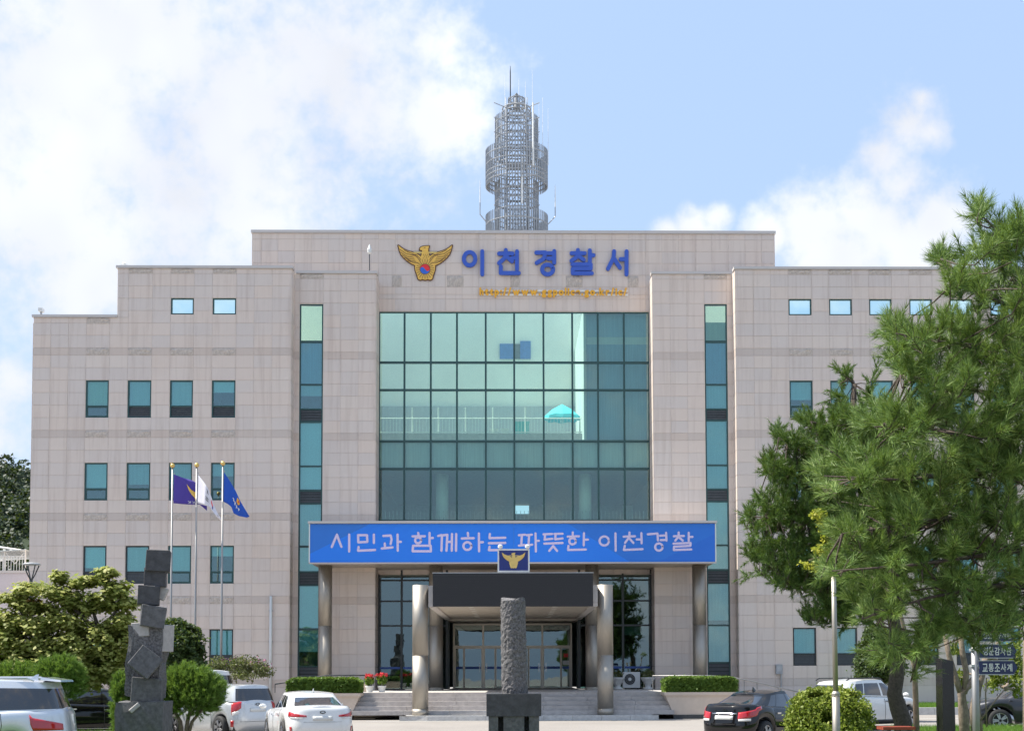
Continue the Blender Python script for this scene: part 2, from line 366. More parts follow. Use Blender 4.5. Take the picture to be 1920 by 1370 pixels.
def rects_minus(rect, holes, eps=0.004):
    """rectangle (x0,x1,z0,z1) less a list of holes -> rectangles"""
    out = [rect]
    for (a0, a1, b0, b1) in holes:
        nxt = []
        for (x0, x1, z0, z1) in out:
            if a1 <= x0 + eps or a0 >= x1 - eps or b1 <= z0 + eps or b0 >= z1 - eps: nxt.append((x0, x1, z0, z1)); continue
            if b1 < z1 - eps: nxt.append((x0, x1, b1, z1))
            if b0 > z0 + eps: nxt.append((x0, x1, z0, b0))
            lo, hi = max(z0, b0), min(z1, b1)
            if a0 > x0 + eps: nxt.append((x0, a0, lo, hi))
            if a1 < x1 - eps: nxt.append((a1, x1, lo, hi))
        out = nxt
    return out
def text_mesh(s, depth=0.02, bold=0.0):
    """glyph mesh in the x-z plane, facing -y, unit em"""
    cu = bpy.data.curves.new('glyph', 'FONT'); cu.body = s; cu.extrude = depth; cu.offset = bold; cu.resolution_u = 3
    ob = bpy.data.objects.new('glyph', cu); C.objects.link(ob)
    dg = bpy.context.evaluated_depsgraph_get(); dg.update()
    me = bpy.data.meshes.new_from_object(ob.evaluated_get(dg)); bpy.data.objects.remove(ob); bpy.data.curves.remove(cu)
    n = len(me.vertices); co = np.zeros(n * 3, np.float32); me.vertices.foreach_get('co', co); co = co.reshape(-1, 3)
    return me, co
def glyph(name, s, box, y0, thick, mat, parent, bold=0.0):
    """one character (or word) fitted to the box (x0,x1,z0,z1) on the plane y0"""
    me, co = text_mesh(s, 0.5, bold)
    mn, mx_ = co.min(0), co.max(0); sx = (box[1] - box[0]) / (mx_[0] - mn[0]); sz = (box[3] - box[2]) / (mx_[1] - mn[1])
    o = wloc(parent)
    new = np.stack([box[0] + (co[:, 0] - mn[0]) * sx - o.x, y0 - (co[:, 2] + 0.5) * thick - o.y, box[2] + (co[:, 1] - mn[1]) * sz - o.z], 1)
    me.vertices.foreach_set('co', new.astype(np.float32).ravel()); me.materials.clear(); me.materials.append(M[mat]); me.update()
    return link(name, me, parent)

# ================================================================ GROUND
YW, YP, YC = 63.0, 63.8, 65.15          # planes of the wings, the piers and the centre wall
def asphalt():
    t = NT('asphalt'); b = t.b
    c = t.ramp(t.noise(0.25, 6, 0.65, 'World'), [(0.3, (0.235, 0.215, 0.195)), (0.7, (0.285, 0.262, 0.238))])
    c = t.mixc(0.45, c, t.ramp(t.noise(38, 4, 0.7, 'World'), [(0.3, (.36, .36, .36)), (0.7, (.64, .64, .64))]), 'OVERLAY')
    c = t.mixc(t.math('MULTIPLY', t.math('GREATER_THAN', t.noise(1.1, 6, 0.7, 'World'), 0.63), 0.18), c, (0.16, 0.15, 0.14))
    t.l(c, b.inputs['Base Color']); b.inputs['Roughness'].default_value = 0.85; t.bump(t.noise(120, 4, 0.7, 'World'), 0.4, 0.006); M['asphalt'] = t.m
asphalt()
def lawnmat():
    t = NT('lawn'); t.l(t.ramp(t.noise(5, 6, 0.7, 'World'), [(0.3, (0.05, 0.11, 0.02)), (0.7, (0.11, 0.19, 0.035))]), t.b.inputs['Base Color']); t.b.inputs['Roughness'].default_value = 0.95
    t.bump(t.noise(60, 4, 0.7, 'World'), 0.8, 0.03); M['lawn'] = t.m
lawnmat()
ys = [-400, -40, 10, 30, 38, 41, 42, 43, 44, 45, 46, 47, 48, 49, 50, 51, 52, 90, 300, 3000]; xs = [-3000, -200, -40, 0, 40, 200, 3000]
g = MB()
for y in ys:
    for x in xs: g.v.append((x, y, GZ(y)))
nx = len(xs)
for j in range(len(ys) - 1):
    for i in range(nx - 1): g.f.append((j*nx+i, j*nx+i+1, (j+1)*nx+i+1, (j+1)*nx+i))
struct(g.build('ground', 'asphalt', smooth=True))

# ================================================================ BUILDING
BLD = thing('police_station_building', 'large pale granite office block with green-framed windows and a tall glass front', 'building', (0, YW, 0))
ZB0 = Z_(652.5, YW); PITCH = (ZB0 - Z_(1116, YW)) / 3; BAND = PITCH * 14.0 / 154.5; ROW = (PITCH - BAND) / 6
rowsZ = []                                    # (z0,z1,is_band) from plinth to roof
zt = ZB0
for k in range(4):
    zb = ZB0 - k * PITCH; rowsZ.append((zb - BAND, zb, True))
    for r in range(6): rowsZ.append((zb - BAND - (r + 1) * ROW, zb - BAND - r * ROW, False))
zlow = ZB0 - 4 * PITCH; rowsZ.append((zlow - BAND, zlow, True)); rowsZ.append((0.02, zlow - BAND, False))
for r in range(6): rowsZ.append((ZB0 + r * ROW, ZB0 + (r + 1) * ROW, False))
ZTOP1 = ZB0 + 6 * ROW
THIN = 0.24; rowsZ.append((ZTOP1, ZTOP1 + THIN, False)); ZROOF = ZTOP1 + THIN        # top of wing / pier cladding
def wtop(k): return ZB0 - k * PITCH - BAND - 2 * ROW     # head of the windows of storey k
PANELS = []; FIELD = []; RETURNS = []
def clad(Y0, cols, holes, zmin, zmax, rows, wall):
    for (z0, z1, band) in rows:
        a, b = max(z0, zmin), min(z1, zmax)
        if b - a < 0.03: continue
        for i in range(len(cols) - 1):
            for (x0, x1, c0, c1) in rects_minus((cols[i], cols[i+1], a, b), holes):
                if x1 - x0 > 0.03 and c1 - c0 > 0.03: PANELS.append((x0, x1, c0, c1, Y0, band, wall))
def backing(name, Y0, x0, x1, z0, z1, holes, thick=0.3):
    m = MB()
    for (a, b, c, d) in rects_minus((x0, x1, z0, z1), holes): m.box(a, b, Y0 + 0.013, Y0 + thick, c, d)
    return m.build(name, 'joint', BLD)
def coping(x0, x1, Y0, z, y1=None, h=0.12):
    m = MB(); n = max(1, round((x1 - x0) / 1.6)); w = (x1 - x0) / n
    for i in range(n):
        m.box(x0 + i*w + (0.004 if i else 0), x0 + (i+1)*w, Y0 - 0.07, (y1 or Y0 + 0.45), z + 0.002, z + h)
    m.build('coping', 'coping', BLD)

# ---- windows
def bars(m, x0, x1, z0, z1, y0, y1, w):
    m.box(x0, x0 + w, y0, y1, z0, z1); m.box(x1 - w, x1, y0, y1, z0, z1); m.box(x0 + w, x1 - w, y0, y1, z1 - w, z1); m.box(x0 + w, x1 - w, y0, y1, z0, z0 + w)
ROOMS = []
def pane(parent, x0, x1, z0, z1, y, mat='glass_teal', name='pane'):
    return MB().box(x0, x1, y, y + 0.012, z0, z1).build(name, mat, parent)
def window(x0, x1, z0, z1, Y0, blind=1.0, bmat='blind_white', low='glass', split=0.31, gmat='glass_teal', room=True):
    w = link('window', None, BLD); w.location = Vector(((x0 + x1) / 2, Y0, z0)) - BLD.location
    zs = z0 + (z1 - z0) * split
    m = MB(); bars(m, x0 + .003, x1 - .003, z0 + .003, z1 - .003, Y0 + 0.035, Y0 + 0.13, 0.055)
    if split: m.box(x0 + .058, x1 - .058, Y0 + 0.04, Y0 + 0.125, zs - 0.03, zs + 0.03)
    m.build('frame', 'frame_green' if low != 'dark' else 'frame_dark', w)
    top0 = zs + 0.03 if split else z0 + 0.058
    pane(w, x0 + .058, x1 - .058, top0, z1 - .058, Y0 + 0.08, gmat)
    if split:
        if low == 'louvre':
            n = 5; h = (zs - z0 - .1) / n
            for i in range(n):
                zz = z0 + .06 + i * h
                MB().hexa([(x0+.06, Y0+.06, zz), (x1-.06, Y0+.06, zz), (x1-.06, Y0+.075, zz), (x0+.06, Y0+.075, zz),
                           (x0+.06, Y0+.10, zz+h*.85), (x1-.06, Y0+.10, zz+h*.85), (x1-.06, Y0+.115, zz+h*.85), (x0+.06, Y0+.115, zz+h*.85)]).build('louvre_slat', 'louvre', w)
            MB().box(x0+.06, x1-.06, Y0+.118, Y0+.125, z0+.06, zs-.03).build('louvre_back', 'room_light', w)
        elif low == 'dark':
            n = 7; h = (zs - z0 - .08) / n
            for i in range(n): MB().box(x0+.06, x1-.06, Y0+.075, Y0+.10, z0+.06+i*h, z0+.06+i*h+h*.8).build('louvre_slat', 'louvre', w)
            MB().box(x0+.06, x1-.06, Y0+.11, Y0+.12, z0+.06, zs-.03).build('louvre_back', 'frame_dark', w)
        else:
            m = MB(); bars(m, x0 + .06, x1 - .06, z0 + .06, zs - .032, Y0 + .05, Y0 + .11, 0.035); m.build('sash', 'frame_green', w)
            pane(w, x0 + .095, x1 - .095, z0 + .095, zs - .067, Y0 + 0.075, gmat)
    if blind:
        zb = z1 - .05 - (z1 - .05 - top0 + (0.0 if blind < 1 else 0.02)) * blind
        MB().box(x0 + .03, x1 - .03, Y0 + 0.135, Y0 + 0.142, zb, z1 - .02).build('blind', bmat, w)
    if room: ROOMS.append((x0, x1, z0, z1, Y0))
    return w

# ---- left wing
colsL = [X_(p, 640, YW) for p in (62.5, 95, 128.3, 161.5, 205.5, 240, 285, 319, 363, 397.5, 442.5, 476, 510, 545.5)]
xL0, xL1, xLs = colsL[0], colsL[-1], X_(219.5, 600, YW)
wL = [(colsL[3], colsL[4]), (colsL[5], colsL[6]), (colsL[7], colsL[8]), (colsL[9], colsL[10])]
SMALLZ = (Z_(590, YW), Z_(559.5, YW))
holesL = [(a + .012, b - .012, SMALLZ[0], SMALLZ[1]) for a, b in wL[2:]]
for (a, b, z0, z1) in holesL: window(a, b, z0, z1, YW, blind=0, split=0, gmat='glass_sky', room=False)
specL = {0: [('blind_cream', .98, 'glass'), ('blind_white', 1, 'louvre'), ('blind_white', 1, 'louvre'), ('blind_white', .45, 'louvre')],
         1: [('blind_white', 1, 'glass'), ('blind_grey', .85, 'glass'), ('blind_grey', .8, 'glass'), ('blind_grey', .5, 'glass')],
         2: [('blind_white', .86, 'dark'), ('blind_white', 1, 'dark'), ('blind_white', 1, 'glass'), ('blind_white', .38, 'glass')],
         3: [('blind_white', 1, 'dark'), ('blind_white', 1, 'dark'), ('blind_white', 1, 'dark'), ('blind_white', 1, 'dark')]}
for k in range(4):
    for i, (a, b) in enumerate(wL):
        z1 = wtop(k); z0 = z1 - 3 * ROW; holesL.append((a + .012, b - .012, z0, z1)); bm_, fr, low = specL[k][i]
        window(a + .012, b - .012, z0, z1, YW, fr, bm_, low)
# ---- right wing
pR = [1380, 1413.5, 1446, 1479, 1523, 1555.3, 1599, 1630.5, 1673.5, 1706, 1749.5, 1782, 1825.5, 1858, 1901.5, 1934, 1977, 2010]
colsR = [X_(p, 640, YW) for p in pR]; xR0, xR1 = colsR[0], colsR[-1]
wR = [(colsR[i], colsR[i+1]) for i in range(3, 17, 2) if i + 1 < len(colsR)]
holesR = []
for a, b in wR:
    holesR.append((a + .012, b - .012, SMALLZ[0], SMALLZ[1])); window(a + .012, b - .012, SMALLZ[0], SMALLZ[1], YW, blind=0, split=0, gmat='glass_sky', room=False)
for k in range(4):
    for i, (a, b) in enumerate(wR):
        z1 = wtop(k); z0 = z1 - 3 * ROW; holesR.append((a + .012, b - .012, z0, z1))
        window(a + .012, b - .012, z0, z1, YW, random.choice([1, 1, .75, .9]), random.choice(['blind_white', 'blind_white', 'blind_grey']), 'dark' if k == 3 else 'glass')
# ---- walls of the wings
ZLOW = Z_(590, YW, 140) - 0.12
wall_left = backing('wall', YW, xL0, xL1, 0, ZROOF, holesL + [(xL0 - 1, xLs, ZLOW, 99)])
wall_right = backing('wall', YW, xR0, xR1, 0, ZROOF, holesR)
clad(YW, colsL, holesL + [(xL0 - 1, xLs, ZLOW, 99)], 0.02, ZROOF, rowsZ, wall_left); clad(YW, colsR, holesR, 0.02, ZROOF, rowsZ, wall_right)
coping(xL0 - .07, xLs, YW, ZLOW); coping(xLs - .07, xL1 + .07, YW, ZROOF); coping(xR0 - .07, xR1 + .07, YW, ZROOF)
# ---- piers with their strip windows
pc = (551, 562, 606, 639, 672, 704.5); colsPL = [X_(p, 590, YP) for p in pc]
pc = (1224, 1256.5, 1288, 1320.6, 1363, 1375.5); colsPR = [X_(p, 590, YP) for p in pc]
colsPL[0] = xL1; colsPR[-1] = xR0
stripL = [(573,638,'blind_cream',1),(642,719,'blind_blue',1),(722,765,'blind_grey',.45),(768,788,None,0),(792,872,'blind_white',1),(875,917,'blind_white',1),(921,942,None,0),
          (945,1022,'blind_white',1),(1026,1070,'blind_white',1),(1073,1095,None,0),(1098,1177,'blind_white',1),(1181,1248,'blind_grey',.6),(1250,1276,None,0)]
stripR = [(573,638,'blind_cream',.46),(642,719,'blind_blue',1),(722,765,'blind_white',1),(768,786,None,0),(789,870,'blind_white',1),(873,915,'blind_white',1),(918,938,None,0),
          (941,1020,'blind_white',1),(1023,1066,'blind_white',1),(1070,1092,None,0),(1094,1170,'blind_grey',.9),(1173,1240,'blind_grey',1),(1243,1272,None,0)]
def strip(x0, x1, spec, pxm):
    zt = Z_(spec[0][0] - 3, YP, pxm); zb = Z_(spec[-1][1] + 1, YP, pxm)
    s = link('strip_window', None, BLD); s.location = Vector(((x0 + x1) / 2, YP, zb)) - BLD.location
    m = MB(); bars(m, x0, x1, zb, zt, YP + .03, YP + .13, .06)
    for i in range(len(spec) - 1):
        a = Z_(spec[i][1], YP, pxm); b = Z_(spec[i+1][0], YP, pxm); m.box(x0 + .06, x1 - .06, YP + .035, YP + .125, b, a)
    m.build('frame', 'frame_green', s)
    for (p0, p1, bm_, fr) in spec:
        a, b = Z_(p1, YP, pxm) + .002, Z_(p0, YP, pxm) - .002
        if bm_ is None:
            MB().box(x0 + .06, x1 - .06, YP + .11, YP + .12, a, b).build('vent_back', 'frame_dark', s)
            n = 4
            for i in range(n): MB().box(x0 + .065, x1 - .065, YP + .06, YP + .085, a + (b - a) * i / n + .02, a + (b - a) * (i + .8) / n).build('vent_slat', 'louvre', s)
        else:
            pane(s, x0 + .06, x1 - .06, a, b, YP + .08, 'glass_clear' if bm_ == 'blind_cream' else 'glass_teal')
            if bm_ != 'blind_cream': MB().box(x0 + .03, x1 - .03, YP + .135, YP + .142, b - (b - a) * fr, b + .02).build('blind', bm_, s)
            elif fr < 1: MB().box(x0 + .03, x1 - .03, YP + .15, YP + .157, a - .02, b - (b - a) * fr).build('blind', 'blind_blue', s)
    ROOMS.append((x0, x1, zb, Z_(640, YP, pxm) - .2, YP)); return (x0, x1, zb, zt)
hL = strip(colsPL[1], colsPL[2], stripL, 580); hR = strip(colsPR[3], colsPR[4], stripR, 1342)
xPL0, xPL1, xPR0, xPR1 = colsPL[0], colsPL[-1], colsPR[0], colsPR[-1]
wpl = backing('wall', YP, xPL0, xPL1, 0, ZROOF, [hL]); wpr = backing('wall', YP, xPR0, xPR1, 0, ZROOF, [hR])
clad(YP, colsPL, [hL], 0.02, ZROOF, rowsZ, wpl); clad(YP, colsPR, [hR], 0.02, ZROOF, rowsZ, wpr)
coping(xPL0 + .075, xPL1 + .07, YP, ZROOF); coping(xPR0 - .07, xPR1 - .075, YP, ZROOF)
# ---- centre wall above and between the piers
ZC = Z_(438, YC) ; xC0, xC1 = X_(473.5, 450, YC), X_(1451.5, 450, YC)
cw = (X_(710.7, 700, YC), X_(1217.5, 700, YC)); cz = (Z_(975.5, YC), Z_(584.5, YC))
step = 31.75 * YC / F; x = X_(741, 480, YC)
while x - step > xC0 + .1: x -= step
colsC = [xC0]
while x < xC1 - .1: colsC.append(x); x += step
colsC.append(xC1)
rowsC = list(rowsZ) + [(ZROOF, ZTOP1 + ROW, False)]
rowsC = [r for r in rowsC if r[1] <= ZTOP1 + 1e-4]
z = ZTOP1
while z + ROW < ZC - .1: rowsC.append((z, z + ROW, False)); z += ROW
rowsC.append((z, ZC, False))
holeC = [(cw[0], cw[1], cz[0], cz[1])]
wall_c = backing('wall', YC, xC0, xC1, ZROOF - 0.6, ZC, holeC); wall_c2 = backing('wall', YC, xPL1 - .5, xPR0 + .5, 6.4, ZROOF - 0.6, holeC)
clad(YC, colsC, holeC, ZROOF - 0.6, ZC, rowsC, wall_c)
clad(YC, [xPL1 - .3] + [c for c in colsC if xPL1 < c < xPR0] + [xPR0 + .3], holeC, 6.4, ZROOF - 0.6, rowsC, wall_c2)
coping(xC0 - .07, xC1 + .07, YC, ZC, h=0.14)
# ---- side returns
for (xx, sgn, ya, yb) in ((xL1, 1, YW, YP), (xPL1, 1, YP, YC), (xPR0, -1, YP, YC), (xR0, -1, YW, YP), (xL0, -1, YW, YW + 14), (xC0, -1, YC, YC + .3), (xC1, 1, YC, YC + .3)):
    for (z0, z1, band) in rowsC if xx in (xC0, xC1) else rowsZ:
        if xx == xL0 and z1 > ZLOW: continue
        if xx in (xC0, xC1) and z0 < ZROOF: continue
        n = max(1, round((yb - ya) / .8))
        for i in range(n):
            a, b = ya + (yb - ya) * i / n, ya + (yb - ya) * (i + 1) / n
            RETURNS.append((xx - (0 if sgn > 0 else .025), xx + (.025 if sgn > 0 else 0), a + .006 + (0.03 if False else 0), b - .006, z0 + .009, z1 - .009, band))
# ---- set the panels: the 300 largest in view are single slabs, the rest one field
PANELS.sort(key=lambda p: -(p[1]-p[0]) * (p[3]-p[2]) / p[4] ** 2 * (0.3 if at(960, 685, p[4]) and (p[0] > 14 and p[2] < 12) else 1.0) * (0.2 if p[2] < 1 else 1))
J = 0.006; cache = {}
def slab_mesh(w, h, mat):
    key = (round(w, 3), round(h, 3), mat)
    if key not in cache:
        e = 0.006; m = MB(); x, z = w / 2 - J, h / 2 - J
        m.v = [(-x+e,0,-z+e),(x-e,0,-z+e),(x-e,0,z-e),(-x+e,0,z-e),(-x,e,-z),(x,e,-z),(x,e,z),(-x,e,z),(-x,.0125,-z),(x,.0125,-z),(x,.0125,z),(-x,.0125,z)]
        m.f = [(0,1,2,3)] + [(4+i, 4+(i+1)%4, (i+1)%4, i) for i in range(4)] + [(8+i, 8+(i+1)%4, 4+(i+1)%4, 4+i) for i in range(4)]
        cache[key] = m.mesh('panel', mat)
    return cache[key]
for p in PANELS[:300]:
    x0, x1, z0, z1, Y0, band, wall = p
    o = link('panel', slab_mesh(x1 - x0, z1 - z0, 'granite_band_panel' if band else 'granite_panel'), wall)
    o.location = Vector(((x0 + x1) / 2, Y0 + random.uniform(-.0015, .0015), (z0 + z1) / 2)) - BLD.location
for bandsel in (False, True):
    m = MB(); tint = []
    for (x0, x1, z0, z1, Y0, band, wall) in PANELS[300:]:
        if band != bandsel: continue
        e = 0.006; y = Y0 + random.uniform(-.0015, .0015); r_ = random.random(); n = len(m.v); x0 += J; x1 -= J; z0 += J; z1 -= J
        m.v += [(x0+e,y,z0+e),(x1-e,y,z0+e),(x1-e,y,z1-e),(x0+e,y,z1-e),(x0,y+e,z0),(x1,y+e,z0),(x1,y+e,z1),(x0,y+e,z1),(x0,y+.0125,z0),(x1,y+.0125,z0),(x1,y+.0125,z1),(x0,y+.0125,z1)]
        m.f += [(n,n+1,n+2,n+3)] + [(n+4+i, n+4+(i+1)%4, n+(i+1)%4, n+i) for i in range(4)] + [(n+8+i, n+8+(i+1)%4, n+4+(i+1)%4, n+4+i) for i in range(4)]
        tint += [r_] * 9
    for (x0, x1, y0, y1, z0, z1, band) in RETURNS:
        if band != bandsel: continue
        m.box(x0, x1, y0, y1, z0, z1); tint += [random.random()] * 6
    o = m.build('panel_field', 'granite_band' if bandsel else 'granite_panel_field', BLD); stuff(o)
    at_ = o.data.attributes.new('tint', 'FLOAT', 'FACE'); at_.data.foreach_set('value', tint)
# ---- rough-hewn stone inserts
def rough_mesh(w, h, seed, proud=0.07):
    rg = np.random.default_rng(seed); nx_, nz_ = 12, 5; m = MB()
    hgt = rg.uniform(.2, 1, (nz_ + 1, nx_ + 1)); ridge = 0.75 + 0.25 * np.sin(np.linspace(0, 7, nx_ + 1) + seed)
    for j in range(nz_ + 1):
        for i in range(nx_ + 1):
            edge = min(i, nx_ - i, 1) * min(j, nz_ - j, 1)
            m.v.append(((i / nx_ - .5) * w, -proud * hgt[j, i] * ridge[i] * (0.35 + 0.65 * (j / nz_)) * edge, (j / nz_ - .5) * h))
    for j in range(nz_):
        for i in range(nx_): a = j*(nx_+1)+i; m.f.append((a, a + 1, a + nx_ + 2, a + nx_ + 1))
    return m.mesh('rough_stone', 'rough_granite')
def rough(x0, x1, z0, z1, Y0, seed):
    o = link('rough_stone', rmesh[seed % len(rmesh)], BLD); o.location = Vector(((x0 + x1) / 2, Y0 - .004, (z0 + z1) / 2)) - BLD.location
    o.scale = ((x1 - x0) / 1.06, 1, (z1 - z0) / .33)
rmesh = [rough_mesh(1.06, .33, s) for s in (3, 8, 15, 21)]
sd = 0
for k in range(4):
    zb = ZB0 - k * PITCH
    for (a, b) in wL + wR: sd += 3; rough(a + .02, b - .02, zb - BAND + .01, zb - .01, YW, sd)
for (a, b) in wL[1:] + wR: sd += 5; rough(a + .02, b - .02, ZTOP1 + .0, ZROOF - .01, YW, sd)
rough(wL[0][0] + .02, wL[0][1] - .02, ZLOW - .3, ZLOW - .02, YW, 2)
rough(hL[0], hL[1], ZTOP1, ZROOF - .01, YP, 1); rough(hR[0], hR[1], ZTOP1, ZROOF - .01, YP, 2)
for (a, b) in ((735, 753), (838, 869), (957, 974), (1061, 1092), (1177, 1197)):
    sd += 1; rough(X_(a, 527, YC), X_(b, 527, YC), Z_(538, YC), Z_(517, YC), YC, sd)
# ---- rooms behind the windows
m = MB()
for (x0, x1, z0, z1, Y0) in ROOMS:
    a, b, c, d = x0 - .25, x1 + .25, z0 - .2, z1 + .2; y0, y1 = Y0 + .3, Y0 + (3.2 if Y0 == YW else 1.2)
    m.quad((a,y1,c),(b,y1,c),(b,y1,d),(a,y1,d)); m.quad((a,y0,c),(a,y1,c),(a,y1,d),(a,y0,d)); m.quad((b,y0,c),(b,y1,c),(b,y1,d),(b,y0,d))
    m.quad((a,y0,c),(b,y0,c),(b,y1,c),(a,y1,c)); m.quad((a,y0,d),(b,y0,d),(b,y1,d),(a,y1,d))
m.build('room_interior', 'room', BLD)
# ---- the block's sides, back and roof (seen only from the side)
ZFL = Z_(600, YW)
m = MB()
m.box(xL0 + .03, xL0 + .3, YW + .3, 82, 0, ZLOW - .1); m.box(xLs, xL1 - .3, YW + .3, 82, ZFL - .9, ZFL - .6); m.box(xL0 + .3, xLs, YW + .3, 82, ZLOW - .6, ZLOW - .3)
m.box(xR0 + .3, xR1, YW + .3, 82, ZFL - .9, ZFL - .6); m.box(xR1 - .3, xR1, YW + .3, 82, 0, ZFL - .9)
m.box(xL0 + .3, xPL1, 81.7, 82, 0, ZLOW - .6); m.box(xPR0, xR1 - .3, 81.7, 82, 0, ZFL - .9)
m.build('outer_shell', 'coping', BLD)
# ---- great glass wall
CWx = [X_(p, 640, YC) for p in (710.7, 758.3, 807.7, 856.7, 910.7, 964, 1019, 1073, 1121, 1170, 1217.5)]
CWz = [Z_(p, YC) for p in (975.5, 878.3, 826.7, 730.7, 679, 584.5)]
cwl = link('glass_front', None, BLD); cwl.location = Vector((0, YC, CWz[0])) - BLD.location
for i, x in enumerate(CWx):
    w = .045; MB().box(max(x - w, CWx[0]), min(x + w, CWx[-1]), YC + .02, YC + .17, CWz[0], CWz[-1]).build('mullion', 'frame_green', cwl)
for z in CWz:
    for i in range(10): MB().box(CWx[i] + .045, CWx[i+1] - .045, YC + .03, YC + .16, max(z - .05, CWz[0]), min(z + .05, CWz[-1])).build('transom', 'frame_green', cwl)
for i in range(10):
    for j in range(5):
        o = MB().box(CWx[i] + .045, CWx[i+1] - .045, -.006, .006, CWz[j] + .05, CWz[j+1] - .05)
        cx, cz_ = (CWx[i] + CWx[i+1]) / 2, (CWz[j] + CWz[j+1]) / 2
        o.v = [(v[0] - cx, v[1], v[2] - cz_) for v in o.v]
        p = o.build('pane', 'glass_curtain', cwl, world=False); p.location = Vector((cx, YC + .09, cz_)) - wloc(cwl)
        p.rotation_euler = (R(random.uniform(-.12, .12)), 0, R(random.uniform(-.15, .15)))
# behind it: a roof terrace open to the sky, a curtained room, the landing of the second storey
ZT = CWz[2] + .12; xPart = X_(1095, 700, YC)
m = MB(); m.box(xPL1 - .5, xPR0 + .5, YC + .3, 80, CWz[1] + .05, ZT); m.build('terrace_slab', 'terrace_floor', BLD)
MB().box(CWx[0] - .2, CWx[-1] + .2, YC + .24, YC + .29, CWz[1] + .1, CWz[2]).build('ceiling_bulkhead', 'blind_grey', BLD)
YR = 74.6; zr0 = Z_(763, YR)
MB().box(-14, 14, YR, YR + .3, zr0, 22.4).build('rear_wall', 'cream_wall', BLD)
MB().box(-14, 9, YR - .25, YR + .05, ZT, zr0).build('rear_parapet', 'turquoise_grey' if 'turquoise_grey' in M else 'blind_grey', BLD)
MB().box(-9, 9, YR + .3, YR + 9, 21.0, 21.3).build('rear_roof', 'concrete', BLD)
MB().box(xPart, xPart + .12, YC + .3, YR, ZT, CWz[-1] + .3).build('partition', 'blind_grey', BLD)
MB().box(xPart + .12, CWx[-1] + .4, YC + .3, YR, CWz[-1] + .1, CWz[-1] + .3).build('ceiling', 'white_paint', BLD)
zc_ = Z_(641, YC); zd_ = Z_(627, YC)
for (a, b, mm) in ((ZT, zc_, 'blind_blue'), (zc_ + .003, zd_, 'blind_grey'), (zd_ + .003, CWz[-1], 'blind_blue')):
    MB().box(xPart + .14, CWx[-1] + .1, YC + .5, YC + .52, a, b).build('curtain', mm, BLD)
a, b = at(937, 673, YR - .02), at(995, 645, YR - .02)
MB().box(a.x, a.x + (b.x - a.x) * .48, YR - .12, YR - .01, a.z, b.z).build('blue_shutter', 'blue_shutter', BLD) if 'blue_shutter' in M else None
# railing of the terrace
YRL = 67.2; zr = (Z_(813, YRL), Z_(784, YRL)); rail = link('terrace_railing', None, BLD); rail.location = Vector((0, YRL, zr[0])) - BLD.location
xa, xb = X_(713, 800, YRL), X_(1094, 800, YRL)
MB().box(xa, xb, YRL - .1, YRL + .1, ZT, zr[0]).build('upstand', 'terrace_floor', rail)
for z in (zr[1], zr[0] + .08): MB().tube([(xa, YRL, z), (xb, YRL, z)], .025, 6).build('rail', 'white_paint', rail)
n = 62
for i in range(n + 1):
    x = xa + (xb - xa) * i / n; MB().box(x - .010, x + .010, YRL - .010, YRL + .010, zr[0], zr[1]).build('baluster', 'white_paint', rail)
for p in (773, 822, 873, 924, 985):
    x = X_(p, 780, YRL); MB().tube([(x, YRL + .05, zr[0]), (x, YRL + .05, Z_(763, YRL))], .03, 6).build('post', 'white_paint', rail)
# second-storey landing seen through the lowest panes
z0, z1 = CWz[0] - .1, CWz[1] + .05; xa, xb = CWx[0] - .3, CWx[-1] + .3; yb = 79.5
hw = (X_(966, 940, yb), X_(992, 940, yb), Z_(963, yb), Z_(922, yb))
m = MB()
for (a, b, c, d) in rects_minus((xa, xb, z0, z1 + 1.2), [hw]): m.box(a, b, yb, yb + .25, c, d)
m.box(xa, xb, YC + .3, yb, z0 - .3, z0); m.box(xa - .2, xa, YC + .3, yb, z0, z1); m.box(xb, xb + .2, YC + .3, yb, z0, z1)
m.build('landing_interior', 'room_light', BLD)
for p in (829, 1097):
    c = at(p, 930, 67.6); MB().lathe(c.x, 67.6, [(.31, z0), (.31, z1)], 20).build('inner_column', 'blind_white', BLD, smooth=True)
for p in (713, 1178): MB().box(X_(p - 11, 900, 78), X_(p + 11, 900, 78), 78, 78.1, z0, Z_(947, 78)).build('notice_board', 'blind_white', BLD)
m = MB()
for i in range(70):
    x = xa + .4 + (xb - xa - .8) * i / 69; m.box(x - .012, x + .012, YC + .5, YC + .52, z0, z0 + .62)
m.build('inner_railing', 'galvanised', BLD)

# ================================================================ PORTICO AND ENTRANCE
YB = 60.8; ZLAND = 1.02
xB0, xB1 = X_(580, 1020, YB), X_(1342, 1020, YB); zS, zBt = Z_(1053.5, YB), Z_(980.5, YB)
zR2 = Z_(976.5, YB)
POR = link('portico', None, BLD); POR.location = Vector((0, YB, ZLAND)) - BLD.location
m = MB(); m.box(xB0, xB1, YB + .04, YP - .005, zS + .012, zBt); m.box(xPL1 + .05, xPR0 - .05, YP - .005, YC - .005, zS + .012, zBt); m.build('portico_roof', 'metal_panel', POR)
MB().box(xB0 - .06, xB1 + .06, YB - .1, YP - .01, zBt + .002, zR2).build('roof_edge', 'coping', POR)
n = 12
for i in range(n):
    x0 = xB0 + (xB1 - xB0) * i / n; x1 = xB0 + (xB1 - xB0) * (i + 1) / n
    for (ya, yb_) in ((YB + .06, 62.1), (62.1, YP - .01)):
        MB().box(x0 + .008, x1 - .008, ya + .006, yb_ - .006, zS - .008, zS + .01).build('soffit_panel', 'soffit', POR)
MB().box(xPL1 + .05, xPR0 - .05, YP + .0, YC - .01, zS - .008, zS + .01).build('soffit_panel', 'soffit', POR)
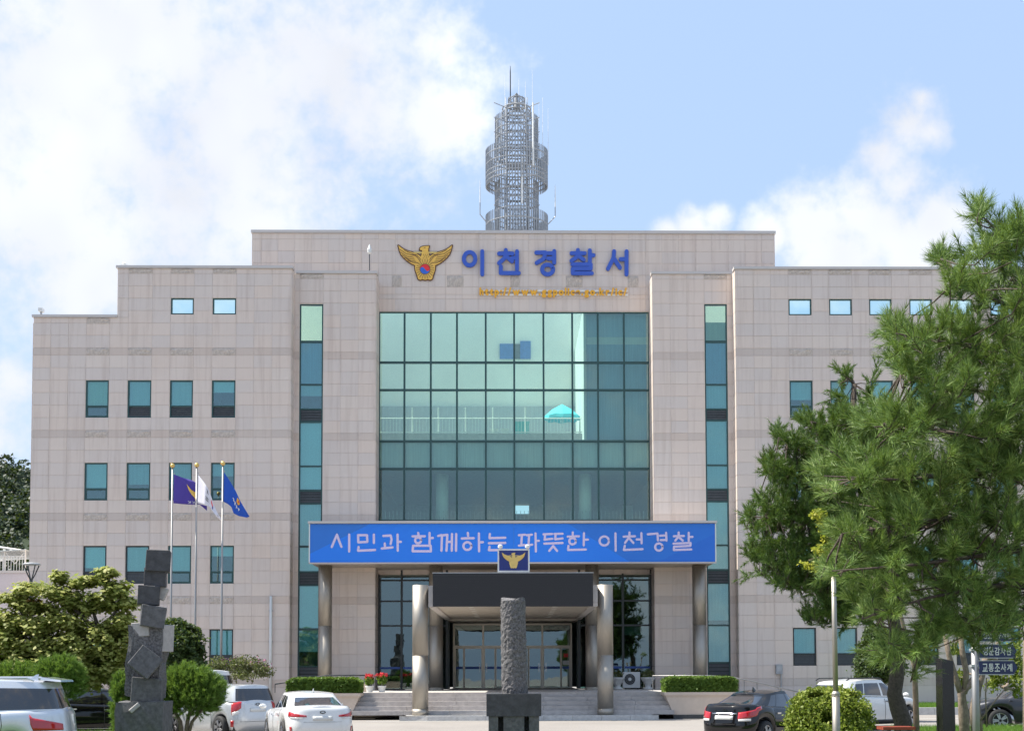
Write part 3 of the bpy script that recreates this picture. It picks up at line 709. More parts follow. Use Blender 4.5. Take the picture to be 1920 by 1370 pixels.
MB().box(xB0 - .02, xB1 + .02, YB - .02, YB + .055, zS - .06, zS + .002).build('drip_edge', 'metal_panel', POR)
YCOL = 62.4
for p in (609.5, 817.5, 1110.5, 1311.5):
    x = X_(p, 1180, YCOL); r = .31; zt = Z_(1172, YCOL)
    c = MB().lathe(x, YCOL, [(r, ZLAND), (r, zt - .012)], 32).build('column', 'stainless', POR, smooth=False)
    for f_ in c.data.polygons: f_.use_smooth = len(f_.vertices) == 4
    c2 = MB().lathe(x, YCOL, [(r - .006, zt - .012), (r - .006, zt + .012), (r, zt + .012), (r, zS - .009)], 32).build('column_top', 'stainless', POR)
    for f_ in c2.data.polygons: f_.use_smooth = len(f_.vertices) == 4
    MB().lathe(x, YCOL, [(r + .03, ZLAND), (r + .03, ZLAND + .12)], 32).build('column_base', 'stainless', POR)
# glazed walls either side of the doors
YD = 67.5; zDt = Z_(1168, YD)
def glazing(xs_, zs_, Y0, mat, fm, parent, w=.05):
    m = MB()
    for x in xs_: m.box(x - w, x + w, Y0, Y0 + .12, zs_[0], zs_[-1])
    for z in zs_:
        for i in range(len(xs_) - 1): m.box(xs_[i] + w, xs_[i+1] - w, Y0 + .01, Y0 + .11, max(z - w * .8, zs_[0]), min(z + w * .8, zs_[-1]))
    m.build('glazing_frame', fm, parent)
    for i in range(len(xs_) - 1):
        for j in range(len(zs_) - 1):
            MB().box(xs_[i] + w, xs_[i+1] - w, Y0 + .05, Y0 + .062, zs_[j] + w * .8, zs_[j+1] - w * .8).build('pane', mat, parent)
ENT = link('entrance_glazing', None, BLD); ENT.location = Vector((0, YC, ZLAND)) - BLD.location
zsE = [ZLAND + .01, Z_(1172, YC), Z_(1126, YC), Z_(1087, YC), zS - .01]
xl = [xPL1 + .05] + [X_(p, 1150, YC) for p in (753, 806, 838)]; xr = [X_(p, 1150, YC) for p in (1086, 1120, 1168)] + [xPR0 - .05]
glazing(xl, zsE, YC, 'glass_dark', 'frame_dark', ENT); glazing(xr, zsE, YC, 'glass_dark', 'frame_dark', ENT)
for (a, b) in ((xl[0], xl[1]), (xl[1], xl[2]), (xr[1], xr[2]), (xr[2], xr[3])):
    z = Z_(1251, YC); MB().box(a + .07, b - .07, YC + .041, YC + .046, z - .05, z + .05).build('film_strip', 'film_blue', ENT)
MB().box(xr[2] + .06, xr[3] - .06, YC + .3, YC + .31, Z_(1190, YC), Z_(1173, YC)).build('blind', 'blind_white', ENT)
for x in (xl[-1], xr[0]): MB().box(x - .04, x + .04, YC + .12, YD, ZLAND + .01, zS - .01).build('recess_side', 'frame_dark', ENT)
MB().box(xl[-1] + .04, xr[0] - .04, YC + .1, YD + .1, zDt + .05, zDt + .2).build('recess_ceiling', 'soffit', ENT)
MB().box(xl[-1] + .04, xr[0] - .04, YD + .02, YD + .2, zDt + .2, zS - .01).build('recess_head', 'frame_dark', ENT)
m = MB(); xa, xb = xPL1 - .3, xPR0 + .3
m.quad((xa, 76, ZLAND), (xb, 76, ZLAND), (xb, 76, 6.6), (xa, 76, 6.6)); m.quad((xa, YC + .13, 6.5), (xb, YC + .13, 6.5), (xb, 76, 6.5), (xa, 76, 6.5)); m.quad((xa, YC + .13, 1), (xa, 76, 1), (xa, 76, 6.5), (xa, YC + .13, 6.5)); m.quad((xb, YC + .13, 1), (xb, 76, 1), (xb, 76, 6.5), (xb, YC + .13, 6.5))
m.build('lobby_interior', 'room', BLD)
MB().box(xPL1 + .0, X_(838, 1150, YC), YC + .9, YC + 1.1, ZLAND, ZLAND + 1.0).build('lobby_counter', 'room_light', BLD)
DOOR = link('entrance_doors', None, BLD); DOOR.location = Vector((0, YD, ZLAND)) - BLD.location
dx = [X_(p, 1250, YD) for p in (851, 870, 906, 929, 961, 991, 1017, 1052, 1071)]; zT = Z_(1211.5, YD)
m = MB(); w = .045
for i in (0, 2, 6, 8): m.box(dx[i] - w, dx[i] + w, YD, YD + .12, ZLAND, zDt)
m.box(dx[0] + w, dx[8] - w, YD + .005, YD + .115, zDt - .09, zDt); m.box(dx[0] + w, dx[8] - w, YD + .005, YD + .115, zT - .05, zT + .05)
m.build('door_frame', 'frame_alu', DOOR)
for i in ((0, 2), (2, 4), (4, 6), (6, 8)): MB().box(dx[i[0]] + w, dx[i[1]] - w, YD + .05, YD + .06, zT + .05, zDt - .09).build('transom_pane', 'glass_dark', DOOR)
for i in range(8):
    a, b = dx[i] + (.05 if i in (0, 2, 6) else .008), dx[i+1] - (.05 if i in (1, 5, 7) else .008)
    o = link('door', None, DOOR); o.location = Vector((a, YD, ZLAND)) - wloc(DOOR)
    m = MB(); bars(m, a, b, ZLAND + .02, zT - .055, YD + .03, YD + .09, .04); m.build('leaf', 'frame_alu', DOOR)
    bpy.data.objects.remove(o)
    MB().box(a + .04, b - .04, YD + .055, YD + .065, ZLAND + .06, zT - .095).build('door_pane', 'glass_dark', DOOR)
    z = Z_(1251, YD); MB().box(a + .05, b - .05, YD + .048, YD + .053, z - .06, z + .06).build('film_strip', 'film_blue', DOOR)
    if i in (1, 2, 5, 6): MB().tube([(b - .12 if i in (1, 5) else a + .12, YD - .05, ZLAND + .8), (b - .12 if i in (1, 5) else a + .12, YD - .05, ZLAND + 1.25)], .02, 8).build('door_handle', 'chrome', DOOR)
z = Z_(1228, YD); x = X_(1061, 1228, YD)
MB().box(x - .11, x + .11, YD + .028, YD + .03, z - .09, z + .09).build('notice', 'red_paint', DOOR); MB().box(x - .16, x + .16, YD + .027, YD + .0125, z - .46, z - .26).build('notice', 'plastic_white', DOOR)

# ---- banner with brushed lettering
BAN = thing('banner', 'long bright blue banner with pale brushed Korean lettering above the entrance columns', 'banner', ((xB0 + xB1) / 2, YB, zS))
def bannermat():
    t = NT('banner_cloth'); geo = t.n('ShaderNodeNewGeometry'); sx = t.n('ShaderNodeSeparateXYZ'); t.l(geo.outputs['Position'], sx.inputs[0])
    # printed diagonal fields of two blues
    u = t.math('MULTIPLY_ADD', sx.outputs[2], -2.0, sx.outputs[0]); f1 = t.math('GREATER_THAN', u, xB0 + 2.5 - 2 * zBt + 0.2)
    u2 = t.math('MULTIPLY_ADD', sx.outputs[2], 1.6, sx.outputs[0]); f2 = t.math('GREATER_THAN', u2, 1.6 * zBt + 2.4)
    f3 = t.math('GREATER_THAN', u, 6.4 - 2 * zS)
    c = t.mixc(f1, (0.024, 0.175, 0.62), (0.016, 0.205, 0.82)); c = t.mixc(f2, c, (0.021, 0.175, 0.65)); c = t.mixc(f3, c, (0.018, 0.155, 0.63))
    t.l(t.mixc(0.3, c, t.ramp(t.noise(1.5, 4, .6, 'World'), [(0.3, (.46, .46, .46)), (.7, (.54, .54, .54))]), 'OVERLAY'), t.b.inputs['Base Color']); t.b.inputs['Roughness'].default_value = 0.5
    t.bump(t.noise(.8, 3, .5, 'World'), .15, .05); M['banner_cloth'] = t.m
bannermat()
xm = X_(963.5, 1020, YB)
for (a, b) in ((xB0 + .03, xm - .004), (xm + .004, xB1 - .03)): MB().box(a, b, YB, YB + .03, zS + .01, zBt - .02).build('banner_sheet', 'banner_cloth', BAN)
m = MB(); m.box(xB0 - .02, xB0 + .028, YB - .015, YB + .035, zS + .01, zBt - .01); m.box(xB1 - .028, xB1 + .02, YB - .015, YB + .035, zS + .01, zBt - .01); m.build('banner_frame', 'plastic_white', BAN)
LS = {'si': [[(345,200),(330,235),(298,312)],[(345,200),(362,250),(385,310)],[(455,200),(455,352)]],
 'min': [[(535,205),(537,270)],[(535,205),(615,205),(618,265),(540,270)],[(677,200),(677,275)],[(540,312),(535,345),(688,338)]],
 'gwa': [[(762,212),(828,208),(836,240),(828,285)],[(775,280),(778,318)],[(748,325),(845,315)],[(890,200),(892,345)],[(892,265),(920,265)]],
 'ham': [[(1075,185),(1080,208)],[(1025,216),(1135,215)],'o1075,252,27',[(1178,185),(1178,288)],[(1178,232),(1208,230)],[(1030,300),(1026,350),(1190,350),(1188,300),(1030,300)]],
 'kke': [[(1255,212),(1290,204),(1285,345)],[(1302,206),(1338,202),(1330,345)],[(1345,265),(1375,265)],[(1380,195),(1378,345)],[(1418,195),(1416,345)]],
 'ha': [[(1522,185),(1525,212)],[(1468,235),(1575,232)],'o1518,303,36',[(1622,190),(1624,350)],[(1624,270),(1658,268)]],
 'neun': [[(1720,195),(1718,232),(1860,228)],[(1712,278),(1860,275)],[(1718,310),(1712,340),(1860,338)]]}
RS = {'tta': [[(150,196),(205,191)],[(176,196),(171,280)],[(150,285),(205,279)],[(218,196),(262,191)],[(238,196),(233,278)],[(218,284),(265,276)],[(293,180),(296,335)],[(296,245),(322,243)]],
 'tteut': [[(362,188),(435,185)],[(375,190),(372,232)],[(370,234),(438,226)],[(455,185),(525,183)],[(465,187),(462,228)],[(462,231),(525,223)],[(368,268),(525,262)],[(445,287),(410,330)],[(447,292),(478,330)]],
 'han': [[(612,172),(612,197)],[(568,208),(665,205)],'o610,247,28',[(708,178),(706,283)],[(706,235),(742,233)],[(575,287),(572,322),(725,318)]],
 'i': ['o882,245,40',[(978,180),(980,328)]],
 'cheon': [[(1098,172),(1098,197)],[(1048,208),(1145,205)],[(1098,208),(1060,262)],[(1100,226),(1132,262)],[(1160,232),(1195,232)],[(1200,178),(1202,265)],[(1058,287),(1050,322),(1210,315)]],
 'gyeong': [[(1255,188),(1338,181),(1342,240)],[(1360,200),(1410,198)],[(1365,238),(1412,236)],[(1412,175),(1415,242)],'o1350,297,32'],
 'chal': [[(1520,172),(1520,192)],[(1478,205),(1565,202)],[(1520,207),(1490,242)],[(1526,217),(1555,242)],[(1606,175),(1606,245)],[(1606,212),(1638,210)],[(1475,268),(1622,262),(1620,287),(1480,294),(1478,322),(1628,317)]]}
for (D_, ox, oy, s_, wpx) in ((LS, 560, 960, 1 / 4.8, 21), (RS, 940, 960, 1 / 4.571, 19)):
    for strokes in D_.values():
        m = MB()
        for st in strokes:
            if isinstance(st, str):
                cx, cy, r_ = [float(q) for q in st[1:].split(',')]
                pts = [(cx + r_ * math.cos(2*math.pi*j/18), cy + r_ * .97 * math.sin(2*math.pi*j/18)) for j in range(19)]
            else: pts = st
            pp = []
            for (a, b) in pts:
                v = at(ox + a * s_, oy + b * s_, YB); pp.append((v.x, v.z))
            m.stroke(pp, wpx * s_ * YB / F, YB - .008, YB - .001)
        m.build('letter', 'banner_letter', BAN)

# ---- entrance canopy on two free columns
YF = 51.9; YCB = 52.5
CAN = thing('entrance_canopy', 'flat metal entrance canopy with black display board on two free steel columns', 'canopy', (0, YCB, 0.18))
xK0, xK1 = X_(804, 1115, YCB), X_(1120, 1115, YCB); zK0, zK1 = Z_(1137, YCB), Z_(1097, YCB)
MB().box(xK0, xK0 + .28, YCB, YD - .05, zK0, zK1).build('side_beam', 'metal_panel', CAN); MB().box(xK1 - .28, xK1, YCB, YD - .05, zK0, zK1).build('side_beam', 'metal_panel', CAN)
for i in range(3):
    a = (0, .21, .76, 1)[i]; b = (0, .21, .76, 1)[i + 1]
    for (xa, xb) in ((xK0 - .012, xK0 + .3), (xK1 - .3, xK1 + .012)): MB().box(xa, xb, YCB - .02, YCB - .002, zK0 + (zK1 - zK0) * a + .008, zK0 + (zK1 - zK0) * b - .008).build('facing_panel', 'metal_panel', CAN)
MB().box(xK0 + .28, xK1 - .28, YCB + .1, YD - .05, zK0 + .06, zK1 - .05).build('canopy_slab', 'soffit', CAN)
n = 9
for i in range(n):
    a = YCB + .12 + (YD - YCB - .2) * i / n; b = YCB + .12 + (YD - YCB - .2) * (i + 1) / n
    MB().box(xK0 + .285, xK1 - .285, a + .004, b - .004, zK0 + .04, zK0 + .058).build('soffit_panel', 'soffit', CAN)
    if i < 7:
        for s_ in (-1, 1):
            MB().lathe((xK0 + xK1) / 2 + s_ * 1.62, (a + b) / 2, [(.11, zK0 + .030), (.11, zK0 + .0395)], 14).build('downlight', 'plastic_white', CAN)
x0, x1 = X_(811.5, 1105, YF), X_(1112, 1105, YF); z0, z1 = Z_(1136, YF), Z_(1074, YF)
bd = MB().box(x0, x1, YF, YF + .28, z0, z1).build('display_board', 'black_board', CAN)
m = MB(); m.box(x0 - .02, x1 + .02, YF - .01, YF + .29, z1 + .001, z1 + .03); m.build('board_edge', 'galvanised', CAN)
m = MB()
for i in range(1, 12): zz = z0 + (z1 - z0) * i / 12; m.box(x0 + .01, x1 - .01, YF - .004, YF - .0005, zz - .006, zz + .006)
m.build('board_rib', 'trim_black', CAN)
MB().box(x0 + .2, x1 - .2, YF + .28, YCB, zK0 + .2, zK1).build('board_bracket', 'dark_metal', CAN)
for p in (788.2, 1134.5):
    c = at(p, 1200, 52.9); r = .305; zj = Z_(1228, 52.9); zt = Z_(1096.5, 52.9)
    for (a, b, r_) in ((.18, .42, r + .004), (.42, zj - .01, r), (zj - .01, zj + .01, r - .008), (zj + .01, zt, r)):
        o = MB().lathe(c.x, 52.9, [(r_, a), (r_, b)], 40).build('column', 'stainless', CAN)
        for f_ in o.data.polygons: f_.use_smooth = len(f_.vertices) == 4

# ---- steps, kerbed apron, planters, ramps
ST = link('entrance_steps', None); ST.location = (0, 53.1, 0); struct(ST)
xS0, xS1 = X_(660, 1320, 53.5), X_(1262, 1320, 53.5)
for k in range(5):
    y0 = 53.1 + .36 * k; z1 = .18 + .168 * (k + 1); yend = y0 + .40 if k < 4 else YD
    inset = .05 * k; n = 7; w_ = (xS1 - xS0 - 2 * inset) / n; off = random.uniform(-.5, .5)
    xs_ = [xS0 + inset] + [xS0 + inset + w_ * i + off for i in range(1, n)] + [xS1 - inset]
    for i in range(n):
        MB().box(xs_[i] + .004, xs_[i+1] - .004, y0, yend if k < 4 else y0 + .5, max(0, z1 - .166), z1).build('step', 'step_stone', ST)
MB().box(X_(560, 1290, 56), X_(1345, 1290, 56), 55.05, YC + .1, .05, ZLAND - .004).build('landing', 'concrete', ST)
MB().box(xl[-1], xr[0], YC + .1, 76, .05, ZLAND - .006).build('lobby_floor', 'concrete', ST)
AP = link('kerbed_apron', None); AP.location = (0, 52, 0); struct(AP)
def apron_pts(r_in=0):
    a, b = X_(748, 1345, 52), X_(1236, 1345, 52); pts = []
    for t_ in range(7): pts.append((a + .5 + (r_in) - (.5) * math.cos(math.pi/2 * (1 - t_/6)) , 52.4 + .0 - .5 * math.sin(math.pi / 2 * (t_ / 6)) + r_in + .1))
    return a, b
a_, b_ = X_(748, 1345, 52), X_(1236, 1345, 52)
MB().box(a_ + .2, b_ - .2, 52.15, 53.3, -.02, .178).build('apron', 'kerb_stone', AP)
n = 9
for i in range(n): 
    x0 = a_ + (b_ - a_) * i / n; x1 = a_ + (b_ - a_) * (i + 1) / n
    c0 = .0 if i else .22; c1 = .0 if i < n - 1 else .22
    MB().hexa([(x0 + .005, 51.95 + c0, -.02), (x1 - .005, 51.95 + c1, -.02), (x1 - .005, 52.14, -.02), (x0 + .005, 52.14, -.02), (x0 + .005, 51.97 + c0, .185), (x1 - .005, 51.97 + c1, .185), (x1 - .005, 52.14, .185), (x0 + .005, 52.14, .185)]).build('kerbstone', 'kerb_stone', AP)
m = MB(); zl = .006
pts = [(a_ - 1.2, 51.75), (a_ - .9, 51.55), (a_ - .2, 51.48), (b_ - .2, 51.48)]
for i in range(3):
    p, q = pts[i], pts[i+1]; m.quad((p[0], p[1], zl), (q[0], q[1], zl), (q[0], q[1] + .14, zl), (p[0], p[1] + .14, zl))
m.build('painted_line', 'line_paint', AP)

# ---- terrace things seen through the glass
pm('blue_shutter', (0.10, 0.22, 0.50), 0.5)
a, b = at(937, 673, YR - .02), at(995, 645, YR - .02); wd_ = b.x - a.x
o = thing('shuttered_window', 'blue metal shutter window on the pale wall behind the upper glass', 'window', (a.x, YR, a.z))
MB().box(a.x, a.x + wd_ * .46, YR - .1, YR - .01, a.z, b.z).build('shutter', 'blue_shutter', o); MB().box(a.x + wd_ * .66, b.x, YR - .1, YR - .01, a.z, b.z + .15).build('shutter', 'blue_shutter', o)
MB().box(a.x + wd_ * .46, a.x + wd_ * .66, YR - .06, YR - .01, a.z, b.z).build('opening', 'room', o)
c = at(1054, 782, 69.5); top = Z_(757.5, 69.5)
o = thing('parasol', 'turquoise parasol on the roof terrace behind the glass front', 'parasol', (c.x, 69.5, ZT))
MB().tube([(c.x, 69.5, ZT), (c.x, 69.5, top)], .03, 8).build('pole', 'white_paint', o)
m = MB(); n = 8; r = .96
for i in range(n):
    t0, t1 = 2 * math.pi * i / n, 2 * math.pi * (i + 1) / n; tm = (t0 + t1) / 2
    p0 = (c.x + r * math.cos(t0), 69.5 + r * math.sin(t0), c.z); p1 = (c.x + r * math.cos(t1), 69.5 + r * math.sin(t1), c.z); pm_ = (c.x + r * .9 * math.cos(tm), 69.5 + r * .9 * math.sin(tm), c.z + .06)
    h0 = (c.x + r * .5 * math.cos(t0), 69.5 + r * .5 * math.sin(t0), c.z + (top - c.z) * .62); h1 = (c.x + r * .5 * math.cos(t1), 69.5 + r * .5 * math.sin(t1), c.z + (top - c.z) * .62); tp = (c.x, 69.5, top)
    m.poly([p0, pm_, p1, h1, h0]); m.poly([h0, h1, tp]); m.quad(p0, pm_, (pm_[0], pm_[1], pm_[2] - .16), (p0[0], p0[1], p0[2] - .16)); m.quad(pm_, p1, (p1[0], p1[1], p1[2] - .16), (pm_[0], pm_[1], pm_[2] - .16))
m.build('canopy', 'umbrella_cloth', o)
for (p0, p1, y0, y1, mm, nm, lb) in ((966, 992, 791, 812, 'turquoise', 'terrace_cabinet', 'turquoise cabinet behind the terrace railing'),
                                 (919, 933, 804, 812, 'plastic_white', 'white_crate', 'white crate on the terrace, left of the pair'), (939, 953, 804, 812, 'plastic_white', 'white_crate', 'white crate on the terrace beside the turquoise cabinet')):
    a, b = at(p0, y1, 68.3), at(p1, y0, 68.3); o = thing(nm, lb, 'cabinet' if 'cab' in nm else 'crate', ((a.x + b.x) / 2, 68.3, ZT))
    MB().box(a.x, b.x, 68.3, 68.8, ZT, b.z).build('body', mm, o); MB().box(a.x - .02, b.x + .02, 68.28, 68.82, b.z + .001, b.z + .03).build('lid', mm, o)

# ================================================================ LETTERING AND EMBLEMS
LET = thing('wall_lettering', 'five large blue Korean characters mounted high on the stone wall', 'lettering', (X_(1022, 494, YC), YC, Z_(518, YC)))
HANGUL = [['o722,260,32,37', [(793,218),(793,347)]],
 [[(925,211),(925,228)],[(887,231),(963,231)],[(925,236),(917,257),(887,284)],[(930,248),(960,274)],[(962,256),(988,256)],[(988,218),(988,318)],[(897,302),(897,340),(998,340)]],
 [[(1096,225),(1148,225),(1138,260),(1098,283)],[(1162,229),(1195,229)],[(1162,258),(1195,258)],[(1197,217),(1197,282)],'o1160,320,31,27'],
 [[(1330,211),(1330,224)],[(1294,229),(1368,229)],[(1330,234),(1321,252),(1294,271)],[(1336,246),(1363,266)],[(1397,213),(1397,277)],[(1399,240),(1418,240)],[(1299,291),(1402,291),(1402,315),(1301,315),(1301,341),(1408,341)]],
 [[(1533,218),(1530,255),(1499,316)],[(1534,260),(1558,298),(1566,310)],[(1570,262),(1600,262)],[(1603,218),(1603,347)]]]
for ch in HANGUL:
    m = MB()
    for st in ch:
        if isinstance(st, str):
            cx, cy, rx, ry = [float(q) for q in st[1:].split(',')]; st = [(cx + rx * math.cos(k * math.pi / 12), cy + ry * math.sin(k * math.pi / 12)) for k in range(25)]
        pp = [at(640 + u / 3, 400 + v / 3, YC) for u, v in st]; m.stroke([(q.x, q.z) for q in pp], 22.5 / 3 * YC / F, YC - .15, YC - .04)
    m.build('letter', 'letter_blue', LET)
URL = thing('web_address', 'orange raised web address on two white rails below the blue characters', 'lettering', (X_(1038, 549, YC), YC, Z_(558, YC)))
x0, x1 = X_(899, 549, YC), X_(1177, 549, YC); zb_, zx = Z_(553.5, YC), Z_(540.5, YC); em = (zx - zb_) / .73
for z in (Z_(545.5, YC), Z_(553, YC)): MB().box(x0, x1, YC - .05, YC - .02, z - .045, z + .045).build('rail', 'white_paint', URL)
s_ = 'http://www.ggpolice.go.kr/ic/'; mets = []
for ch in s_:
    me, co = text_mesh(ch, .5, .052); mets.append((ch, co.min(0), co.max(0))); bpy.data.meshes.remove(me)
tot = sum(mt[2][0] - mt[1][0] + .12 for mt in mets); sc_ = (x1 - x0) / tot; x = x0
for ch, mn, mx_ in mets:
    wch = (mx_[0] - mn[0]) * sc_; glyph('letter', ch, (x, x + wch, zb_ + mn[1] * em, zb_ + mx_[1] * em), YC - .055, .06, 'letter_orange', URL, .052); x += wch + .12 * sc_

# eagle emblem, drawn in a 8-fold enlarged frame (u right, v down), centre axis u=619
def mirror(p): return [(1238 - u, v) for u, v in p]
WING = [(216,166),(262,202),(310,232),(370,256),(430,272),(470,284),(520,308),(560,340),(560,400),(520,440),(470,464),(410,438),(350,396),(292,344),(256,298),(232,236)]
HEAD = [(538,232),(540,212),(560,192),(596,182),(640,178),(680,178),(668,212),(664,250),(674,300),(696,350),(690,400),(640,420),(560,410),(545,360),(562,310),(576,262),(572,240),(552,236)]
BADGE = [(466,478),(480,450),(530,440),(560,390),(590,368),(617,360),(646,368),(676,390),(706,438),(756,446),(770,478),(764,540),(742,600),(724,668),(690,684),(660,672),(617,684),(575,672),(545,684),(514,668),(494,600),(472,540)]
def emblem(parent, fx, Y0, s=1.0, simple=False, gold='gold', line='brown_line', outline=True):
    """fx(u,v) -> (x,z) on the plane Y0"""
    P = lambda pts: [fx(u, v) for u, v in pts]
    wpx = abs(fx(1, 0)[0] - fx(0, 0)[0])
    d = .02 * s
    if outline:
        m = MB()
        for q in (WING, mirror(WING), HEAD, BADGE): m.stroke(P(q + q[:1]), 30 * wpx, Y0 - d * .8, Y0)
        m.build('outline', line, parent)
    for nm, q, e in (('wing', WING, 2.0), ('wing', mirror(WING), 2.1), ('head', HEAD, 2.6), ('badge', BADGE, 3.2)):
        MB().prismY(P(q), Y0 - d * e, Y0 - d * .5).build(nm, gold, parent)
    m = MB(); m.prismY(P([(440, 262), (800, 262), (770, 286), (470, 286)]), Y0 - d * 1.7, Y0 - d * .4); m.build('arrow', 'gold_bright', parent)
    m = MB(); lw = 7 * wpx
    feath = [[(236,226),(330,290),(440,320)],[(246,268),(340,330),(450,350)],[(272,312),(360,366),(460,378)],[(310,352),(400,400),(480,408)],[(356,392),(430,424),(500,428)],[(300,236),(400,286),(500,318)],[(430,300),(500,345),(540,400)],[(470,300),(530,350),(552,384)]]
    if not simple:
        for q in feath: m.stroke(P(q), lw, Y0 - d * 2.6, Y0 - d * 2.0); m.stroke(P(mirror(q)), lw, Y0 - d * 2.6, Y0 - d * 2.0)
        for k in range(22):
            t_ = 2 * math.pi * k / 22 + .14; ex = 150 if abs(math.sin(t_)) > .5 else 132
            m.stroke(P([(617 + 84 * math.cos(t_), 525 + 84 * math.sin(t_)), (617 + ex * math.cos(t_), 525 + (ex if math.sin(t_) < 0 else ex * .98) * math.sin(t_))]), lw * .9, Y0 - d * 3.7, Y0 - d * 3.2)
        for (u, v) in ((590,300),(620,300),(650,300),(600,325),(632,325),(662,328),(586,350),(640,352)): m.stroke(P([(u, v), (u + 10, v + 14)]), lw * .8, Y0 - d * 3.0, Y0 - d * 2.6)
        m.stroke(P([(600, 206), (622, 206)]), lw, Y0 - d * 3.0, Y0 - d * 2.6)
        m.build('feather_line', line, parent)
        for col, flip in (('red_paint', 1), ('blue_paint', -1)):
            r_ = 72; cx, cy = 617, 525; pts = []
            for k in range(17): t_ = math.pi + math.pi * k / 16 + R(8); pts.append((cx + flip * r_ * math.cos(t_), cy + flip * r_ * math.sin(t_)))
            if flip == 1: pts = pts
            e1 = pts[-1]; e0 = pts[0]; mid_ = (cx, cy)
            for k in range(1, 9): t_ = math.pi * k / 9; pts.append((e1[0] + (mid_[0] - e1[0]) * k / 9, e1[1] + (mid_[1] - e1[1]) * k / 9 + (-flip) * math.sin(t_) * 26 * (-1 if flip == 1 else -1) * flip * flip))
            for k in range(0, 9): t_ = math.pi * k / 9; pts.append((mid_[0] + (e0[0] - mid_[0]) * k / 9, mid_[1] + (e0[1] - mid_[1]) * k / 9 + flip * math.sin(t_) * 26 * -1 * flip * flip))
            MB().prismY(P(pts), Y0 - d * (4.0 if flip == 1 else 3.9), Y0 - d * 3.2).build('roundel', col, parent)
        m = MB(); m.stroke(P([(617 + 76 * math.cos(2*math.pi*k/24), 525 + 76 * math.sin(2*math.pi*k/24)) for k in range(25)]), lw * .9, Y0 - d * 3.6, Y0 - d * 3.2); m.build('roundel_rim', line, parent)
    else:
        m = MB(); c_ = fx(617, 525); r_ = 66 * wpx; m.prismY([(c_[0] + r_ * math.cos(2*math.pi*k/16), c_[1] + r_ * math.sin(2*math.pi*k/16)) for k in range(16)], Y0 - d * 4.4, Y0 - d * 3.2); m.build('roundel', 'gold_bright', parent)
        m = MB()
        for q in feath[:5]: m.stroke(P(q), lw, Y0 - d * 2.5, Y0 - d * 2.0); m.stroke(P(mirror(q)), lw, Y0 - d * 2.5, Y0 - d * 2.0)
        m.build('feather_line', 'gold', parent)
EMB = thing('eagle_emblem', 'gold eagle crest with red and blue roundel beside the blue characters', 'emblem', (X_(797, 494, YC), YC, Z_(526, YC)))
def fe(u, v): p = at(720 + u / 8, 440 + v / 8, YC); return (p.x, p.z)
emblem(EMB, fe, YC - .03)

# small crest sign on the canopy
YS = 52.1
a, b = at(933, 1072, YS), at(993, 1028.5, YS)
SG = thing('crest_sign', 'square navy sign with gold eagle crest standing on the black canopy board', 'sign', ((a.x + b.x) / 2, YS, a.z))
MB().box(a.x, b.x, YS + .0, YS + .1, a.z, b.z).build('casing', 'plastic_white', SG); MB().box(a.x + .06, b.x - .06, YS - .008, YS - .001, a.z + .06, b.z - .06).build('face', 'navy', SG)
def fs(u, v): p = at(963 + (u - 619) * 44.0 / 806, 1033 + (v - 166) * 30.0 / 520 + 2.0, YS - .01); return (p.x, p.z)
emblem(SG, fs, YS - .009, .3, True, 'gold_bright', 'navy', False)
for p in (938, 989):
    q = at(p, 1027, YS - .3); MB().tube([(q.x, YS + .02, b.z), (q.x, YS - .25, b.z + .1)], .02, 6).build('lamp_arm', 'plastic_white', SG); MB().lathe(q.x, YS - .28, [(.03, b.z - .02), (.09, b.z + .02), (.09, b.z + .1), (.04, b.z + .14)], 12).build('lamp', 'plastic_white', SG)

# ================================================================ TOWER ON THE ROOF
YT = 79.0; kt = YT / F
tc_ = at(969, 432, YT); TX = tc_.x
TOW = thing('antenna_tower', 'round grey lattice antenna tower with stepped ring cages on the roof', 'tower', (TX, YT, 21.3))
def tz(py): return Z_(py, YT, 969)
def cage(r, ztop, zbot, n, rings, rr=.046, tip=.25, part='cage_bar'):
    m = MB()
    for i in range(n):
        t_ = 2 * math.pi * i / n; x, y = TX + r * math.cos(t_), YT + r * math.sin(t_)
        m.box(x - rr * .7, x + rr * .7, y - rr * .7, y + rr * .7, zbot, ztop)
    m.build(part, 'galvanised', TOW)
    for z in rings:
        MB().tube([(TX + r * math.cos(2*math.pi*k/32), YT + r * math.sin(2*math.pi*k/32), z) for k in range(33)], .036, 6, False).build('ring', 'galvanised', TOW)
k1 = 1 / (F / YT)
cage(58.5 * k1, tz(412) + .2, 22.5, 64, (tz(424), tz(424) - 1.2, 23), )
cage(41 * k1, tz(345), 21.4, 46, [tz(345 + 18 * i) for i in range(1, 5)] + [25, 23.5])
cage(58.5 * k1, tz(284), tz(352), 66, (tz(296), tz(312), tz(328), tz(336), tz(345)))
cage(40.5 * k1, tz(222), tz(296), 46, [tz(232 + 15.5 * i) for i in range(5)])
m = MB()
for (py, r) in ((205, 27), (212, 27), (220, 27)): MB().tube([(TX + r * k1 * math.cos(2*math.pi*k/28), YT + r * k1 * math.sin(2*math.pi*k/28), tz(py)) for k in range(29)], .04, 6, False).build('ring', 'galvanised', TOW)
cage(15.5 * k1, tz(185), tz(203), 16, (tz(187), tz(201)))
leg = .62
for i in range(4):
    t_ = math.pi / 4 + i * math.pi / 2; MB().tube([(TX + leg * 1.414 * math.cos(t_), YT + leg * 1.414 * math.sin(t_), 21.3), (TX + leg * 1.3 * math.cos(t_), YT + leg * 1.3 * math.sin(t_), tz(205))], .075, 8).build('leg', 'galvanised', TOW)
m = MB(); zz = 21.6; ztp = tz(206); i = 0
crn = [(-leg, -leg), (leg, -leg), (leg, leg), (-leg, leg)]
